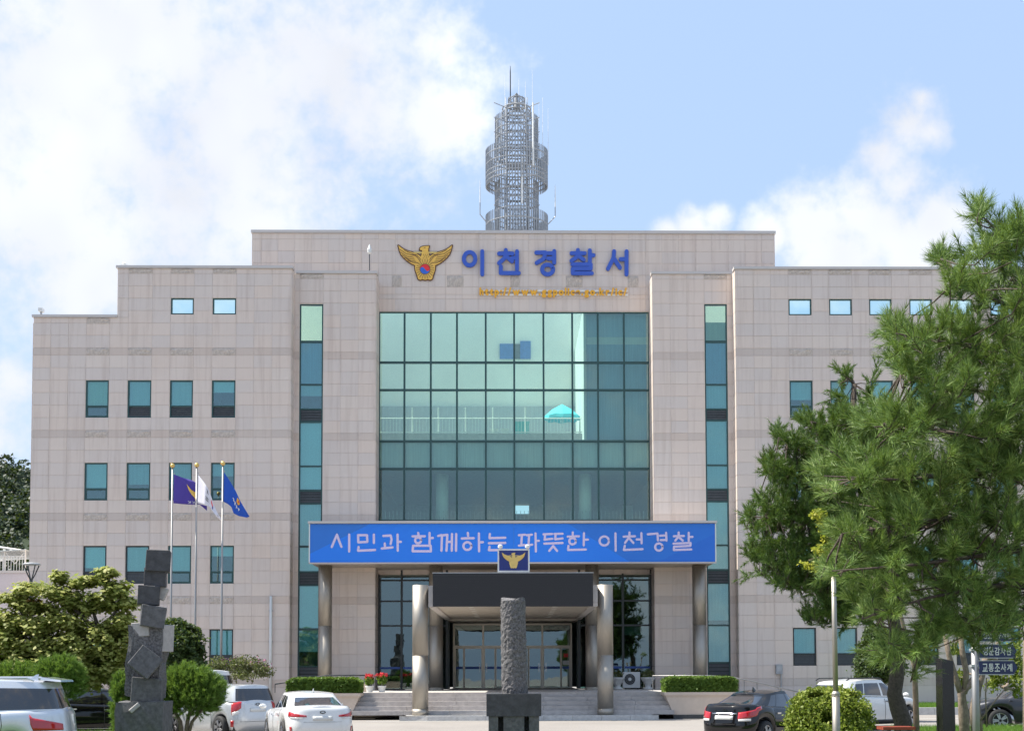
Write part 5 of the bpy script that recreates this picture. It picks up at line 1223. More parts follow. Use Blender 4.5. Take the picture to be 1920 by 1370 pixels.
# maple on the left
YM = 40.0; b = at(256, 1300, YM); b = Vector((b.x, YM, GZ(YM)))
tp = [b, at(240, 1250, YM), at(190, 1195, YM)]
br = [(tp, .16, .1), ([tp[2], at(150, 1150, YM), at(110, 1120, YM)], .08, .03), ([tp[2], at(176, 1150, YM), at(200, 1095, YM)], .08, .02), ([tp[1], at(120, 1200, YM), at(60, 1180, YM)], .08, .03), ([tp[2], at(205, 1160, YM), at(240, 1120, YM)], .07, .02), ([tp[1], at(215, 1210, YM), at(250, 1190, YM)], .06, .02)]
rg = np.random.default_rng(11)
cl = [clump(112,1080,YM,16,14),(clump(205,1072,YM,22,10)),clump(175,1088,YM,34,10),clump(145,1095,YM,26,9),clump(60,1105,YM,36,14),clump(105,1110,YM,32,15),clump(130,1118,YM,26,16),clump(220,1105,YM,28,16),clump(190,1118,YM,30,12),clump(45,1135,YM,28,14),clump(80,1140,YM,30,12),
      clump(240,1130,YM,20,14),clump(200,1135,YM,26,12),clump(20,1165,YM,34,22),clump(70,1175,YM,40,20),clump(130,1165,YM,36,18),clump(10,1200,YM,40,26),clump(60,1210,YM,36,20),clump(225,1165,YM,30,18),clump(175,1185,YM,40,18),clump(130,1200,YM,42,18),clump(215,1195,YM,36,16),
      clump(100,1225,YM,44,16),clump(170,1220,YM,44,20),clump(230,1225,YM,28,24),clump(20,1235,YM,40,20),clump(200,1250,YM,30,24),clump(170,1265,YM,30,26),clump(120,1250,YM,60,26),clump(60,1245,YM,50,22),clump(225,1260,YM,24,34),clump(245,1205,YM,20,24),clump(150,1140,YM,30,14),clump(95,1160,YM,30,14),clump(20,1120,YM,26,10)]
leaf_tree('maple_tree', 'spreading yellow-green maple tree on the left before the granite wing', 'tree', b, br, .16, cl, 'leaf_maple', .10, 2300, 'bark', flat=.6, seed=21, fuzz=.2, shell=.25, gapt=-.85,
          extra=[('leaf_rust', [(C_(28,1122,YM), (.28,.3,.1), 90), (C_(55,1128,YM), (.4,.3,.08), 90)], 'rust_leaf')])
# dark round shrub behind the stacked sculpture, light green mop-headed juniper before it
Y_ = 46.0; b = Vector((X_(335, 1250, Y_), Y_, GZ(Y_)))
leaf_tree('dark_shrub', 'dense dark evergreen shrub behind the stacked stone sculpture', 'shrub', b, [([b, b + Vector((0, 0, 1.2))], .08, .05)], .08, [clump(330,1205,Y_,50,34), clump(350,1190,Y_,28,22), clump(325,1172,Y_,26,14), clump(358,1222,Y_,26,26), clump(340,1238,Y_,48,24)], 'leaf_dark', .075, 2300, flat=.3, seed=31, shell=.6)
def brush_shrub(name, label, base, stems, clumps, mat, nl, nw, n_per, seed, group=None, up=.7, barkmat='bark_pale', cat='shrub'):
    """conifer shrub with tufted sprays"""
    rng = np.random.default_rng(seed); o = thing(name, label, cat, tuple(base), group=group); m = MB()
    for pts, r0, r1 in stems: n = len(pts); m.tube(pts, [r0 + (r1 - r0) * i / (n - 1) for i in range(n)], 7)
    nb, nd = [], []
    for (c, r) in clumps:
        n = int(n_per * (r[0] * r[2]) ** .9); p, d = blob_points(c, r, n, rng, .5)
        k = 34; dd = unit(d * .8 + np.array([0, 0, up]) + rng.normal(size=(n, 3)) * .25)
        u = rng.random((n, k, 1)); q = unit(np.cross(dd[:, None, :], rng.normal(size=(n, k, 3))))
        nb.append((p[:, None, :] + dd[:, None, :] * u * nl * 1.9).reshape(-1, 3)); nd.append(unit(dd[:, None, :] * .85 + q * .55).reshape(-1, 3))
        for i in range(0, n, 14): m.tube([tuple(np.array(c) * .6 + p[i] * .4), tuple(p[i])], [.008, .004], 3, False)
    stuff(m.build('stems', barkmat, o, smooth=True)); nb, nd = np.concatenate(nb), np.concatenate(nd)
    stuff(np_mesh('foliage', needles(nb, nd, nl * rng.uniform(.7, 1.2, (len(nb), 1)), nw, rng), 3, mat, o, tuple(base))); print(label, len(nb)); return o
Y_ = 33.0; b = Vector((X_(345, 1370, Y_), Y_, GZ(Y_)))
st = [([b, at(338, 1352, Y_), at(320, 1318, Y_)], .07, .03), ([b, at(352, 1350, Y_), at(362, 1310, Y_)], .07, .03), ([b, at(360, 1352, Y_), at(395, 1310, Y_)], .06, .025)]
brush_shrub('juniper_shrub', 'bright green mop-headed juniper on bare stems right of the stacked sculpture', b, st, [clump(345,1290,Y_,36,32), clump(385,1300,Y_,32,30), clump(325,1300,Y_,26,28), clump(370,1278,Y_,26,18), clump(362,1318,Y_,46,22), clump(345,1262,Y_,16,10)], 'leaf_juniper', .10, .013, 1900, 41)
Y_ = 38.0
for i, (px, py, rx, rz, lb) in enumerate(((112, 1262, 38, 28, 'tufted green juniper bush below the maple, nearer the sculpture'), (28, 1268, 48, 20, 'low juniper bush behind the silver van at the left edge'))):
    b = Vector((X_(px, 1300, Y_), Y_ + i * .8, GZ(Y_))); Yb = Y_ + i * .8
    brush_shrub('juniper_shrub', lb, b, [([b, at(px, py + 10, Yb)], .06, .03)], [clump(px, py, Yb, rx, rz), clump(px - rx * .5, py + 8, Yb, rx * .6, rz * .7), clump(px + rx * .5, py + 9, Yb, rx * .6, rz * .7), clump(px, py + 26, Yb, rx * 1.1, rz)], 'leaf_juniper', .10, .014, 1500, 51 + i, group='juniper bushes under the maple')
Y_ = 32.5; b = Vector((X_(232, 1370, Y_), Y_ + .6, GZ(Y_)))
brush_shrub('juniper_shrub', 'narrow green juniper growing at the left foot of the stacked sculpture', b, [([b, at(232, 1330, Y_ + .6)], .05, .02)], [clump(232, 1320, Y_ + .6, 16, 36), clump(228, 1290, Y_ + .6, 12, 22), clump(236, 1350, Y_ + .6, 20, 22)], 'leaf_juniper', .09, .014, 1900, 57)
# flowering shrub below the flagpoles
Y_ = 58.0; b = Vector((X_(455, 1270, Y_), Y_, 0))
leaf_tree('flowering_shrub', 'loose pink-flowering shrub at the foot of the flagpoles', 'shrub', b, [([b, at(440, 1260, Y_)], .03, .02), ([b, at(480, 1255, Y_)], .03, .02)], .03, [clump(410,1245,Y_,24,16), clump(440,1248,Y_,30,18), clump(475,1250,Y_,32,18), clump(460,1240,Y_,26,14), clump(495,1258,Y_,22,14), clump(400,1258,Y_,22,14), clump(450,1265,Y_,50,12)], 'leaf_rosa', .06, 1000, flat=.15, seed=61,
          extra=[('flower_pink', [(C_(435,1240,Y_), (.5,.3,.25), 46), (C_(475,1242,Y_), (.6,.3,.28), 70), (C_(495,1250,Y_), (.4,.3,.25), 36), (C_(405,1245,Y_), (.3,.3,.2), 14)], 'blossom')], shell=.1)
# clipped hedges in the planters
def hedge(a, b, y0, y1, z0, z1, label, seed):
    rng = np.random.default_rng(seed); o = thing('clipped_hedge', label, 'hedge', ((a + b) / 2, (y0 + y1) / 2, z0), group='clipped hedges in the planters')
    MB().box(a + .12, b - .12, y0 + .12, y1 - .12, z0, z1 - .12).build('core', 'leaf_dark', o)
    n = 17000; u = rng.random((n, 3)); p = np.stack([a + (b - a) * u[:, 0], y0 + (y1 - y0) * u[:, 1], z0 + (z1 - z0) * u[:, 2]], 1)
    s_ = rng.random(n); p[s_ < .42, 2] = z1 - rng.random((s_ < .42).sum()) ** 2 * .14; k = (s_ >= .42) & (s_ < .85); p[k, 1] = y0 + rng.random(k.sum()) ** 2 * .14; k = s_ > .85; p[k, 0] = np.where(rng.random(k.sum()) < .5, a, b) 
    # rounded shoulders
    ex = np.maximum(0, np.maximum(a + .2 - p[:, 0], p[:, 0] - b + .2)); p[:, 2] -= np.maximum(0, p[:, 2] - z1 + .2) * np.clip(ex / .2, 0, 1) * .6; p += rng.normal(size=p.shape) * .022
    stuff(np_mesh('foliage', leaves(p, .055, np.tile([0, -.4, .6], (n, 1)), .3, 1.5, rng), 4, 'leaf_hedge', o, tuple(o.location)))
hedge(plL[0] + .02, plL[1] - .02, plL[2] + .1, plL[2] + 1.5, plL[3], Z_(1270, plL[2]), 'long clipped green hedge left of the entrance steps', 71)
hedge(plR[0] + .02, plR[1] - .02, plR[2] + .1, plR[2] + 1.5, plR[3], Z_(1270, plR[2]), 'long clipped green hedge right of the entrance steps', 72)
# round bush, cone shrub, yellow tree, small tree at the right
Y_ = 29.0; b = Vector((X_(1555, 1370, Y_), Y_, GZ(Y_)))
leaf_tree('round_bush', 'round yellow-green bush in front of the white SUV', 'bush', b, [([b, at(1555, 1350, Y_)], .05, .03)], .05, [clump(1553,1335,Y_,70,44), clump(1530,1325,Y_,46,36), clump(1580,1325,Y_,48,36), clump(1550,1310,Y_,46,22), clump(1600,1345,Y_,36,28), clump(1510,1345,Y_,36,28), clump(1555,1360,Y_,80,30)], 'leaf_azalea', .045, 6000, flat=.3, seed=81, shell=.6, fuzz=.09)
Y_ = 50.0; b = Vector((X_(1648, 1290, Y_), Y_, 0))
leaf_tree('cone_shrub', 'dense dark cone-shaped evergreen behind the crooked pine trunk', 'shrub', b, [([b, at(1648, 1230, Y_)], .07, .03)], .07, [clump(1645,1190,Y_,26,20), clump(1642,1215,Y_,34,22), clump(1645,1240,Y_,42,26), clump(1640,1262,Y_,40,22), clump(1668,1250,Y_,30,28), clump(1645,1178,Y_,14,10)], 'leaf_dark', .07, 2300, flat=.3, seed=82, shell=.65)
Y_ = 24.0; b = Vector((X_(1720, 1370, Y_), Y_, GZ(Y_)))
leaf_tree('yellow_maple', 'yellow-leaved maple branch tips showing between the two pines', 'tree', b, [([b, at(1715, 1250, Y_), at(1680, 1120, Y_), at(1600, 1050, Y_)], .06, .015)], .05, [clump(1535,965,Y_,16,12), clump(1548,985,Y_,18,14), clump(1552,1008,Y_,14,14), clump(1540,1030,Y_,20,12), clump(1515,1050,Y_,20,12), clump(1530,1062,Y_,24,10), clump(1560,1045,Y_,22,14)], 'leaf_yellow', .05, 1500, flat=.4, seed=83)
Y_ = 27.0; b = Vector((X_(1812, 1370, Y_), Y_, GZ(Y_)))
tr_ = [([b, at(1806, 1330, Y_), at(1803, 1300, Y_), at(1815, 1285, Y_), at(1835, 1262, Y_)], .11, .06), ([at(1803, 1305, Y_), at(1792, 1270, Y_), at(1780, 1230, Y_), at(1772, 1190, Y_)], .06, .05), ([at(1808, 1300, Y_), at(1812, 1260, Y_), at(1805, 1225, Y_), at(1800, 1180, Y_)], .06, .05), ([at(1832, 1372, Y_ + .3), at(1828, 1330, Y_ + .3), at(1832, 1290, Y_ + .3), at(1850, 1230, Y_ + .3)], .12, .07), ([at(1835, 1262, Y_), at(1875, 1200, Y_), at(1885, 1160, Y_)], .05, .03),
       ([at(1850, 1362, Y_), at(1848, 1300, Y_), at(1850, 1270, Y_)], .015, .012), ([at(1838, 1350, Y_), at(1860, 1320, Y_), at(1885, 1290, Y_)], .018, .01)]
leaf_tree('multi_stem_tree', 'pale multi-stemmed tree beside the signpost with small glossy leaves', 'tree', b, tr_, .08, [clump(1890,1270,Y_+.5,30,22), clump(1870,1285,Y_+.5,26,16), clump(1912,1245,Y_+.5,24,26), clump(1900,1295,Y_+.5,24,14), clump(1865,1262,Y_+.5,14,14), clump(1905,1215,Y_+.5,20,20), clump(1790,1215,Y_+.5,14,16), clump(1880,1130,Y_+.5,24,18), clump(1800,1270,Y_+.6,12,18)], 'leaf_azalea', .045, 1500, flat=.3, seed=84, shell=.2)
b = Vector((X_(1914, 1160, 20), 20, GZ(20)))
leaf_tree('sapling', 'bright green leafy shoots at the right edge above the blue signs', 'sapling', b, [([b, at(1920, 1200, 20)], .03, .015)], .03, [clump(1915,1165,20,18,10), clump(1908,1158,20,10,8)], 'leaf_grass', .045, 1600, flat=.4, seed=85)
# flower pots by the left glass wall
for (px, lb, dz) in ((693, 'white pot of tall red flowers by the left glass wall, left of the pair', .0), (716, 'white pot of red flowers by the left glass wall, right of the pair', .04)):
    Yp = 56.5; x = X_(px, 1290, Yp); o = thing('flower_pot', lb, 'flower pot', (x, Yp, ZLAND)); MB().lathe(x, Yp, [(.12, ZLAND), (.15, ZLAND + .2), (.18, ZLAND + .2), (.18, ZLAND + .25), (.15, ZLAND + .25)], 16).build('pot', 'plastic_white', o)
    p, d = blob_points((x, Yp, ZLAND + .45 + dz), (.22, .22, .22), 260, RNG, .2); stuff(np_mesh('leaves', leaves(p, .07), 4, 'leaf_hedge', o, (x, Yp, ZLAND)))
    p, d = blob_points((x, Yp, ZLAND + .64 + dz), (.26, .22, .12), 70, RNG, .2); stuff(np_mesh('blossoms', leaves(p, .075), 4, 'flower_red', o, (x, Yp, ZLAND)))
for (px, lb) in ((1158, 'stone urn of withered flowers between steel column and air conditioner'), (1215, 'stone urn with sparse plants right of the air conditioner')):
    Yp = 62.8; x = X_(px, 1290, Yp); o = thing('stone_urn', lb, 'urn', (x, Yp, ZLAND)); MB().lathe(x, Yp, [(.24, ZLAND), (.24, ZLAND + .05), (.13, ZLAND + .12), (.15, ZLAND + .22), (.28, ZLAND + .42), (.33, ZLAND + .5), (.33, ZLAND + .55), (.28, ZLAND + .55), (.1, ZLAND + .5)], 20).build('bowl', 'kerb_stone', o, smooth=True)
    p, d = blob_points((x, Yp, ZLAND + .7), (.3, .3, .2), 170, RNG, .1); stuff(np_mesh('leaves', leaves(p, .06), 4, 'leaf_rosa', o, (x, Yp, ZLAND)))
# lawn strips with grass
def lawn(name, x0, x1, y0, y1, n, h, seed, label=None, zup=.03):
    rng = np.random.default_rng(seed); xs_ = np.linspace(x0, x1, 3); yy = np.linspace(y0, y1, 6); m = MB()
    for y in yy:
        for x in xs_: m.v.append((x, y, GZ(y) + zup))
    for j in range(5):
        for i in range(2): m.f.append((j*3+i, j*3+i+1, (j+1)*3+i+1, (j+1)*3+i))
    o = struct(m.build(name, 'lawn')); m = MB()
    p = np.stack([rng.uniform(x0, x1, n), rng.uniform(y0, y1, n), np.zeros(n)], 1); p[:, 2] = [GZ(y) + zup for y in p[:, 1]]
    d = unit(rng.normal(size=(n, 3)) * .35 + np.array([0, 0, 1])); g_ = stuff(np_mesh('grass', needles(p, d, h * rng.uniform(.5, 1.3, (n, 1)), .018, rng), 3, 'leaf_grass', None, (0, 0, 0)))
    g_['label'] = label; g_['category'] = 'grass'
    return o
lawn('lawn', 14.5, 40, 57.6, 62.9, 60000, .15, 91, 'bright grass strip along the foot of the right wing', .3); lawn('lawn', 4.8, 20, 13, 33.5, 30000, .16, 92, 'grass island under the pines and signpost', .08)
lawn('lawn', 11.5, 19, 38, 42.8, 26000, .17, 94, 'grass island in front of the dark grey SUV', .15); lawn('lawn', -18.5, -7.0, 24, 36, 22000, .16, 93, 'grass island around the stacked sculpture', .08)
lawn('lawn', -18.5, -10.2, 36.02, 41.6, 22000, .17, 95, 'grass strip before the black saloon at left', .15); lawn('lawn', -2.2, 2.2, 30.5, 34.5, 6000, .14, 96, 'grass bed around the stone pillar monument', .06)
MB_k = link('lawn_kerb', None); MB_k.location = (14, 57.4, 0); struct(MB_k)
for i in range(24): MB().box(14.3 + i * 1.05, 14.3 + i * 1.05 + 1.04, 57.35, 57.58, 0, .3).build('kerbstone', 'kerb_stone', MB_k)
# wooded hill far left
rng = np.random.default_rng(99); Yh = 330.0; o = struct(link('hill', None)); m = MB(); nxh = 24
prof = lambda x: max(0, 74 * math.exp(-((x + 175) / 95.0) ** 2) + 4 * math.sin(x * .09))
for j in range(5):
    for i in range(nxh): x = -330 + i * 13; m.v.append((x, Yh + j * 30, prof(x) * (j / 4.0) if j < 5 else 0))
for j in range(4):
    for i in range(nxh - 1): a = j * nxh + i; m.f.append((a, a + 1, a + nxh + 1, a + nxh))
bpy.data.objects.remove(o); struct(m.build('hill', 'leaf_wood', smooth=True))
pts = []
for i in range(1000):
    x = rng.uniform(-240, -85); t_ = rng.random(); c = np.array([x, Yh + t_ * 120, prof(x) * t_ + 1.2]); p, d = blob_points(c, (3.8, 3.6, 3.8), 130, rng, .7); pts.append(p)
w_ = stuff(np_mesh('wood', leaves(np.concatenate(pts), .95, np.tile([0, -.3, .9], (1000 * 130, 1)), .4, 1.3, rng), 4, 'leaf_wood', None, (0, 0, 0))); w_['label'] = 'dark green wood covering the far hill at left'; w_['category'] = 'wood'

# ================================================================ VEHICLES
def sring(th, a, w, e):
    c, s_ = math.cos(th), math.sin(th); return (a * math.copysign(abs(c) ** (2 / e), c), w * math.copysign(abs(s_) ** (2 / e), s_))
class Car:
    """a car in its own frame: x forward, y left, z up; body = stacked plan rings, cabin = tapering rings on the deck"""
    NU = 160
    def __init__(s, L, W, H, levels, deck, cabin, e=5.0, wheels=(-1.4, 1.4), wr=.34, clear=.18):
        s.L, s.W, s.H, s.levels, s.deck, s.cab, s.e, s.wheels, s.wr, s.clear = L, W, H, levels, deck, cabin, e, wheels, wr, clear
        s.tab = s.arc(L / 2, W / 2)
    def arc(s, a, w):
        th = np.linspace(0, 2 * math.pi, 4001); p = np.array([sring(t_, a, w, s.e) for t_ in th]); l = np.concatenate([[0], np.cumsum(np.linalg.norm(np.diff(p, axis=0), axis=1))]); s.per = l[-1]; return (l / l[-1], th)
    def th(s, u): return float(np.interp(u % 1.0, s.tab[0], s.tab[1]))
    def ztop(s, x): return float(np.interp(x, [d[0] for d in s.deck], [d[1] for d in s.deck]))
    def zbot(s, x, y):
        z = s.clear
        if abs(y) > s.W * .3:
            for xw in s.wheels:
                r = s.wr + .055; d = abs(x - xw)
                if d < r: z = max(z, s.wr + math.sqrt(r * r - d * d) - .01)
        return z
    def body(s, u, v):
        """u round the plan (0 nose, .25 left, .5 tail, .75 right), v from sill to shoulder"""
        lv = s.levels; xr = float(np.interp(v, [l[0] for l in lv], [l[1] for l in lv])); xf = float(np.interp(v, [l[0] for l in lv], [l[2] for l in lv])); w = float(np.interp(v, [l[0] for l in lv], [l[3] for l in lv]))
        x, y = sring(s.th(u), 1, w, s.e); x = x * xf if x > 0 else -x * xr
        zb = s.zbot(x, y); return Vector((x, y, zb + (s.ztop(x) - zb) * v))
    def gh(s, u, v):
        (br, bf, bw), (tr, tf, tw), zt = s.cab['base'], s.cab['roof'], s.cab['z']; k = v ** s.cab.get('pow', 1.15)
        xr, xf, w = br + (tr - br) * k, bf + (tf - bf) * k, bw + (tw - bw) * (v ** 1.3)
        x, y = sring(s.th(u), 1, w, s.cab.get('e', 4.5)); cx = 0; x = x * xf if x > 0 else -x * xr
        zb = s.ztop(max(br, min(bf, x))) - .02; rc = float(np.interp(x, [tr, tr * .4, tf * .4, tf], [zt - s.cab.get('rdrop', .06), zt - .01, zt, zt - s.cab.get('fdrop', .05)]))
        return Vector((x, y, zb + (rc - zb) * v))
    def build(s, name, label, paint, loc, heading, parts):
        o = thing(name, label, 'car', loc, R(90) - heading, 'vehicles parked before the building'); s.o = o; NU = s.NU
        vs = [0, .08, .2, .32, .44, .56, .68, .78, .86, .92, .97, 1.0]; m = MB()
        for v in vs:
            for i in range(NU): m.v.append(tuple(s.body(i / NU, v)))
        for j in range(len(vs) - 1):
            for i in range(NU): a = j * NU + i; b = j * NU + (i + 1) % NU; m.f.append((a, b, b + NU, a + NU))
        top = (len(vs) - 1) * NU; nl = 8; rows = []
        for i in range(NU // 2 + 1):
            A, B = Vector(m.v[top + i]), Vector(m.v[top + (NU - i) % NU]); row = [top + i]
            for k in range(1, nl):
                t_ = k / nl; p = A.lerp(B, t_); p.z += .035 * (1 - (2 * t_ - 1) ** 2) * min(1, (A - B).length / .8); m.v.append(tuple(p)); row.append(len(m.v) - 1)
            row.append(top + (NU - i) % NU); rows.append(row)
        for i in range(NU // 2):
            for k in range(nl):
                q = [rows[i][k], rows[i][k+1], rows[i+1][k+1], rows[i+1][k]]
                q = [x for n_, x in enumerate(q) if x not in q[:n_]]
                if len(q) >= 3: m.f.append(tuple(q))
        m.build('body', paint, o, smooth=True, world=False, fix=True)
        # cabin: glass panes between pillars
        gl = s.cab['glass']; gv = s.cab.get('gv', (.07, .88)); vs = [0, gv[0]] + [gv[0] + (gv[1] - gv[0]) * t_ for t_ in (.25, .5, .75)] + [gv[1], .95, 1.0]
        keys = [(n_, q) for n_ in gl for q in ((0, 1) if n_ not in ('rear_window', 'windshield') else (0,))] + [('pillars', 0)]; P_ = {k_: MB() for k_ in keys}; NG = 240
        grid = [[tuple(s.gh(i / NG, v)) for i in range(NG)] for v in vs]
        for j in range(len(vs) - 1):
            for i in range(NG):
                um = (i + .5) / NG; vm = (vs[j] + vs[j+1]) / 2; tgt = ('pillars', 0)
                if gv[0] < vm < gv[1]:
                    for n_, rngs in gl.items():
                        if any(a <= um <= b for a, b in rngs): tgt = (n_, 0 if n_ in ('rear_window', 'windshield') else int(um > .5))
                P_[tgt].quad(grid[j][i], grid[j][(i+1) % NG], grid[j+1][(i+1) % NG], grid[j+1][i])
        for (n_, _q), mm in P_.items():
            if not mm.f: continue
            me = mm.mesh(n_, paint if n_ == 'pillars' else 'car_glass'); bm = bmesh.new(); bm.from_mesh(me); bmesh.ops.remove_doubles(bm, verts=bm.verts, dist=1e-4); bmesh.ops.recalc_face_normals(bm, faces=bm.faces); bm.to_mesh(me); bm.free(); me.shade_smooth(); link(n_, me, o)
        # roof skin
        m = MB(); rows = []
        for i in range(NG // 2 + 1):
            A, B = Vector(grid[-1][i % NG]), Vector(grid[-1][(NG - i) % NG]); row = []
            for k in range(11):
                t_ = k / 10; p = A.lerp(B, t_); p.z += s.cab.get('crown', .06) * (1 - (2 * t_ - 1) ** 2) * min(1, (A - B).length / .9); m.v.append(tuple(p)); row.append(len(m.v) - 1)
            rows.append(row)
        for i in range(NG // 2):
            for k in range(10): m.f.append((rows[i][k], rows[i][k+1], rows[i+1][k+1], rows[i+1][k]))
        me = m.mesh('roof', s.cab.get('roofmat', paint)); bm = bmesh.new(); bm.from_mesh(me); bmesh.ops.remove_doubles(bm, verts=bm.verts, dist=1e-4); bmesh.ops.recalc_face_normals(bm, faces=bm.faces); bm.to_mesh(me); bm.free(); me.shade_smooth(); link('roof', me, o)
        MB().box(-s.L * .45, s.L * .45, -s.W * .40, s.W * .40, s.clear + .04, .62).build('underbody', 'trim_black', o, world=False)
        wm = s.wheel_mesh()
        for xw in s.wheels:
            for sy in (-1, 1):
                w_ = link('wheel', None, o, (xw, sy * (s.W / 2 - .11), s.wr)); w_.rotation_euler = (0, 0, 0 if sy > 0 else math.pi)
                for nm, me in wm: link(nm, me, w_)
        for fn in parts: fn(s)
        return o
    def wheel_mesh(s):
        r = s.wr; t = MB(); seg = 28; prof = [(r * .62, -.1), (r * .95, -.105), (r, -.06), (r, .06), (r * .95, .105), (r * .66, .10)]
        for (rr, y) in prof:
            for j in range(seg): a = 2 * math.pi * j / seg; t.v.append((rr * math.cos(a), y, rr * math.sin(a)))
        for i in range(len(prof) - 1):
            for j in range(seg): j2 = (j + 1) % seg; t.f.append((i*seg+j, i*seg+j2, (i+1)*seg+j2, (i+1)*seg+j))
        rim = MB(); R0 = r * .67
        for k in range(5):
            for dd in (-.16, .16):
                a = 2 * math.pi * k / 5 + dd; rim.hexa([(.05*math.cos(a-.5), .075, .05*math.sin(a-.5)), (R0*math.cos(a-.10), .085, R0*math.sin(a-.10)), (R0*math.cos(a+.10), .085, R0*math.sin(a+.10)), (.05*math.cos(a+.5), .075, .05*math.sin(a+.5)), (.05*math.cos(a-.5), .1, .05*math.sin(a-.5)), (R0*math.cos(a-.08), .1, R0*math.sin(a-.08)), (R0*math.cos(a+.08), .1, R0*math.sin(a+.08)), (.05*math.cos(a+.5), .1, .05*math.sin(a+.5))])
        for j in range(seg):
            a, b = 2*math.pi*j/seg, 2*math.pi*(j+1)/seg
            rim.quad((R0*math.cos(a), .095, R0*math.sin(a)), (R0*math.cos(b), .095, R0*math.sin(b)), (R0*.9*math.cos(b), .085, R0*.9*math.sin(b)), (R0*.9*math.cos(a), .085, R0*.9*math.sin(a)))
        hub = MB()
        hub.poly([(R0*math.cos(2*math.pi*j/seg), .05, R0*math.sin(2*math.pi*j/seg)) for j in range(seg)])
        return [('tyre', t.mesh('tyre', 'black_rubber', smooth=True)), ('rim', rim.mesh('rim', 'alloy')), ('brake_disc', hub.mesh('brake_disc', 'trim_black'))]
    def patch(s, name, mat, u0, u1, v0, v1, off=.008, nu=10, nv=4, surf=None, shape=None):
        """a panel lying on the body between the given limits; shape(t)->(v0,v1) may vary along it"""
        f = surf or s.body; m = MB(); e = 1e-3
        for j in range(nv + 1):
            for i in range(nu + 1):
                u = u0 + (u1 - u0) * i / nu; a, b = shape(i / nu) if shape else (v0, v1); v = a + (b - a) * j / nv
                p = f(u, v); n = (f(u + e, v) - f(u - e, v)).cross(f(u, min(1, v + e * 5)) - f(u, max(0, v - e * 5)))
                if n.length < 1e-9: n = Vector((p.x, p.y, 0))
                n.normalize()
                if n.dot(Vector((p.x, p.y, 0))) < 0: n = -n
                m.v.append(tuple(p + n * off))
        for j in range(nv):
            for i in range(nu): a = j * (nu + 1) + i; m.f.append((a, a + 1, a + nu + 2, a + nu + 1))
        # skirt so that the panel has thickness
        me = m.mesh(name, mat, smooth=True); ob = link(name, me, s.o); md = ob.modifiers.new('thickness', 'SOLIDIFY'); md.thickness = off * 1.5; md.offset = 0
        return ob
    def us(s, d): return d / s.per          # metres along the perimeter -> u
def tail(lo, hi, v0, v1, mat='tail_red', shape=None, name='tail_light'):
    def fn(c):
        for sg in (1, -1):
            sh = (lambda t_: shape(t_)) if shape else None
            c.patch(name, mat, .5 + sg * c.us(lo), .5 + sg * c.us(hi), v0, v1, .010, 12, 4, None, sh)
    return fn
def rearpatch(name, mat, w, v0, v1, off=.010): return lambda c: c.patch(name, mat, .5 - c.us(w), .5 + c.us(w), v0, v1, off, 6, 2)
def sideline(name, mat, d0, d1, v0, v1, off=.004):
    def fn(c):
        for base in (.25, .75):
            sg = 1 if base == .25 else -1; c.patch(name, mat, base + sg * c.us(d0), base + sg * c.us(d1), v0, v1, off, 6, 2)
    return fn
def handles(ds, v=.80):
    def fn(c):
        for base, sg in ((.25, 1), (.75, -1)):
            for d in ds:
                p = c.body(base + sg * c.us(d), v); s_ = 1 if p.y > 0 else -1
                MB().box(p.x - .1, p.x + .1, p.y - .01, p.y + s_ * .035 if s_ > 0 else p.y + .01, p.z - .018, p.z + .018).build('door_handle', 'chrome', c.o, world=False) if s_ > 0 else MB().box(p.x - .1, p.x + .1, p.y - .035, p.y + .01, p.z - .018, p.z + .018).build('door_handle', 'chrome', c.o, world=False)
    return fn
def gaps(ds):
    def fn(c):
        for base, sg in ((.25, 1), (.75, -1)):
            for d in ds: c.patch('door_gap', 'trim_black', base + sg * c.us(d - .006), base + sg * c.us(d + .006), .12, .985, .0025, 1, 10)
    return fn
def mirrors(x, z, paint, y=.96):
    def fn(c):
        for s_ in (-1, 1):
            m = MB()
            n = 10
            for j in range(5):
                q = math.pi * j / 4; 
                for i in range(n): a = 2 * math.pi * i / n; m.v.append((x + .07 * math.sin(q) * math.cos(a) , s_ * (y + .01 + .11 * (1 - math.cos(q)) ), z + .075 * math.sin(q) * math.sin(a)))
            for j in range(4):
                for i in range(n): i2 = (i + 1) % n; m.f.append((j*n+i, j*n+i2, (j+1)*n+i2, (j+1)*n+i))
            m.build('mirror', paint, c.o, smooth=True, world=False, fix=True)
    return fn
def badge(v, w=.075):
    def fn(c):
        p = c.body(.5, v); m = MB(); n = 20
        for i in range(n): a = 2*math.pi*i/n; m.v.append((p.x - .014, w * math.cos(a), p.z + w * .52 * math.sin(a)))
        for i in range(n): a = 2*math.pi*i/n; m.v.append((p.x - .014, w * .72 * math.cos(a), p.z + w * .33 * math.sin(a)))
        for i in range(n): j = (i + 1) % n; m.f.append((i, j, n + j, n + i))
        o = m.build('badge', 'trim_black', c.o, world=False); md = o.modifiers.new('t', 'SOLIDIFY'); md.thickness = .012
    return fn
def finn(x, paint):
    def fn(c):
        p = c.cab['z'] + c.cab.get('crown', .06) - .02; MB().hexa([(x - .09, -.02, p - .02), (x + .09, -.008, p - .02), (x + .09, .008, p - .02), (x - .09, .02, p - .02), (x - .1, -.006, p + .09), (x - .04, -.005, p + .075), (x - .04, .005, p + .075), (x - .1, .006, p + .09)]).build('roof_fin', paint, c.o, world=False)
    return fn
def rails(x0, x1, y, z, mat='trim_black'):
    def fn(c):
        for s_ in (-1, 1): MB().tube([(x0, s_ * y, z - .03), (x0 + .15, s_ * y, z + .03), (x1 - .15, s_ * y, z + .035), (x1, s_ * y, z - .02)], .022, 6).build('roof_rail', mat, c.o, world=False)
    return fn
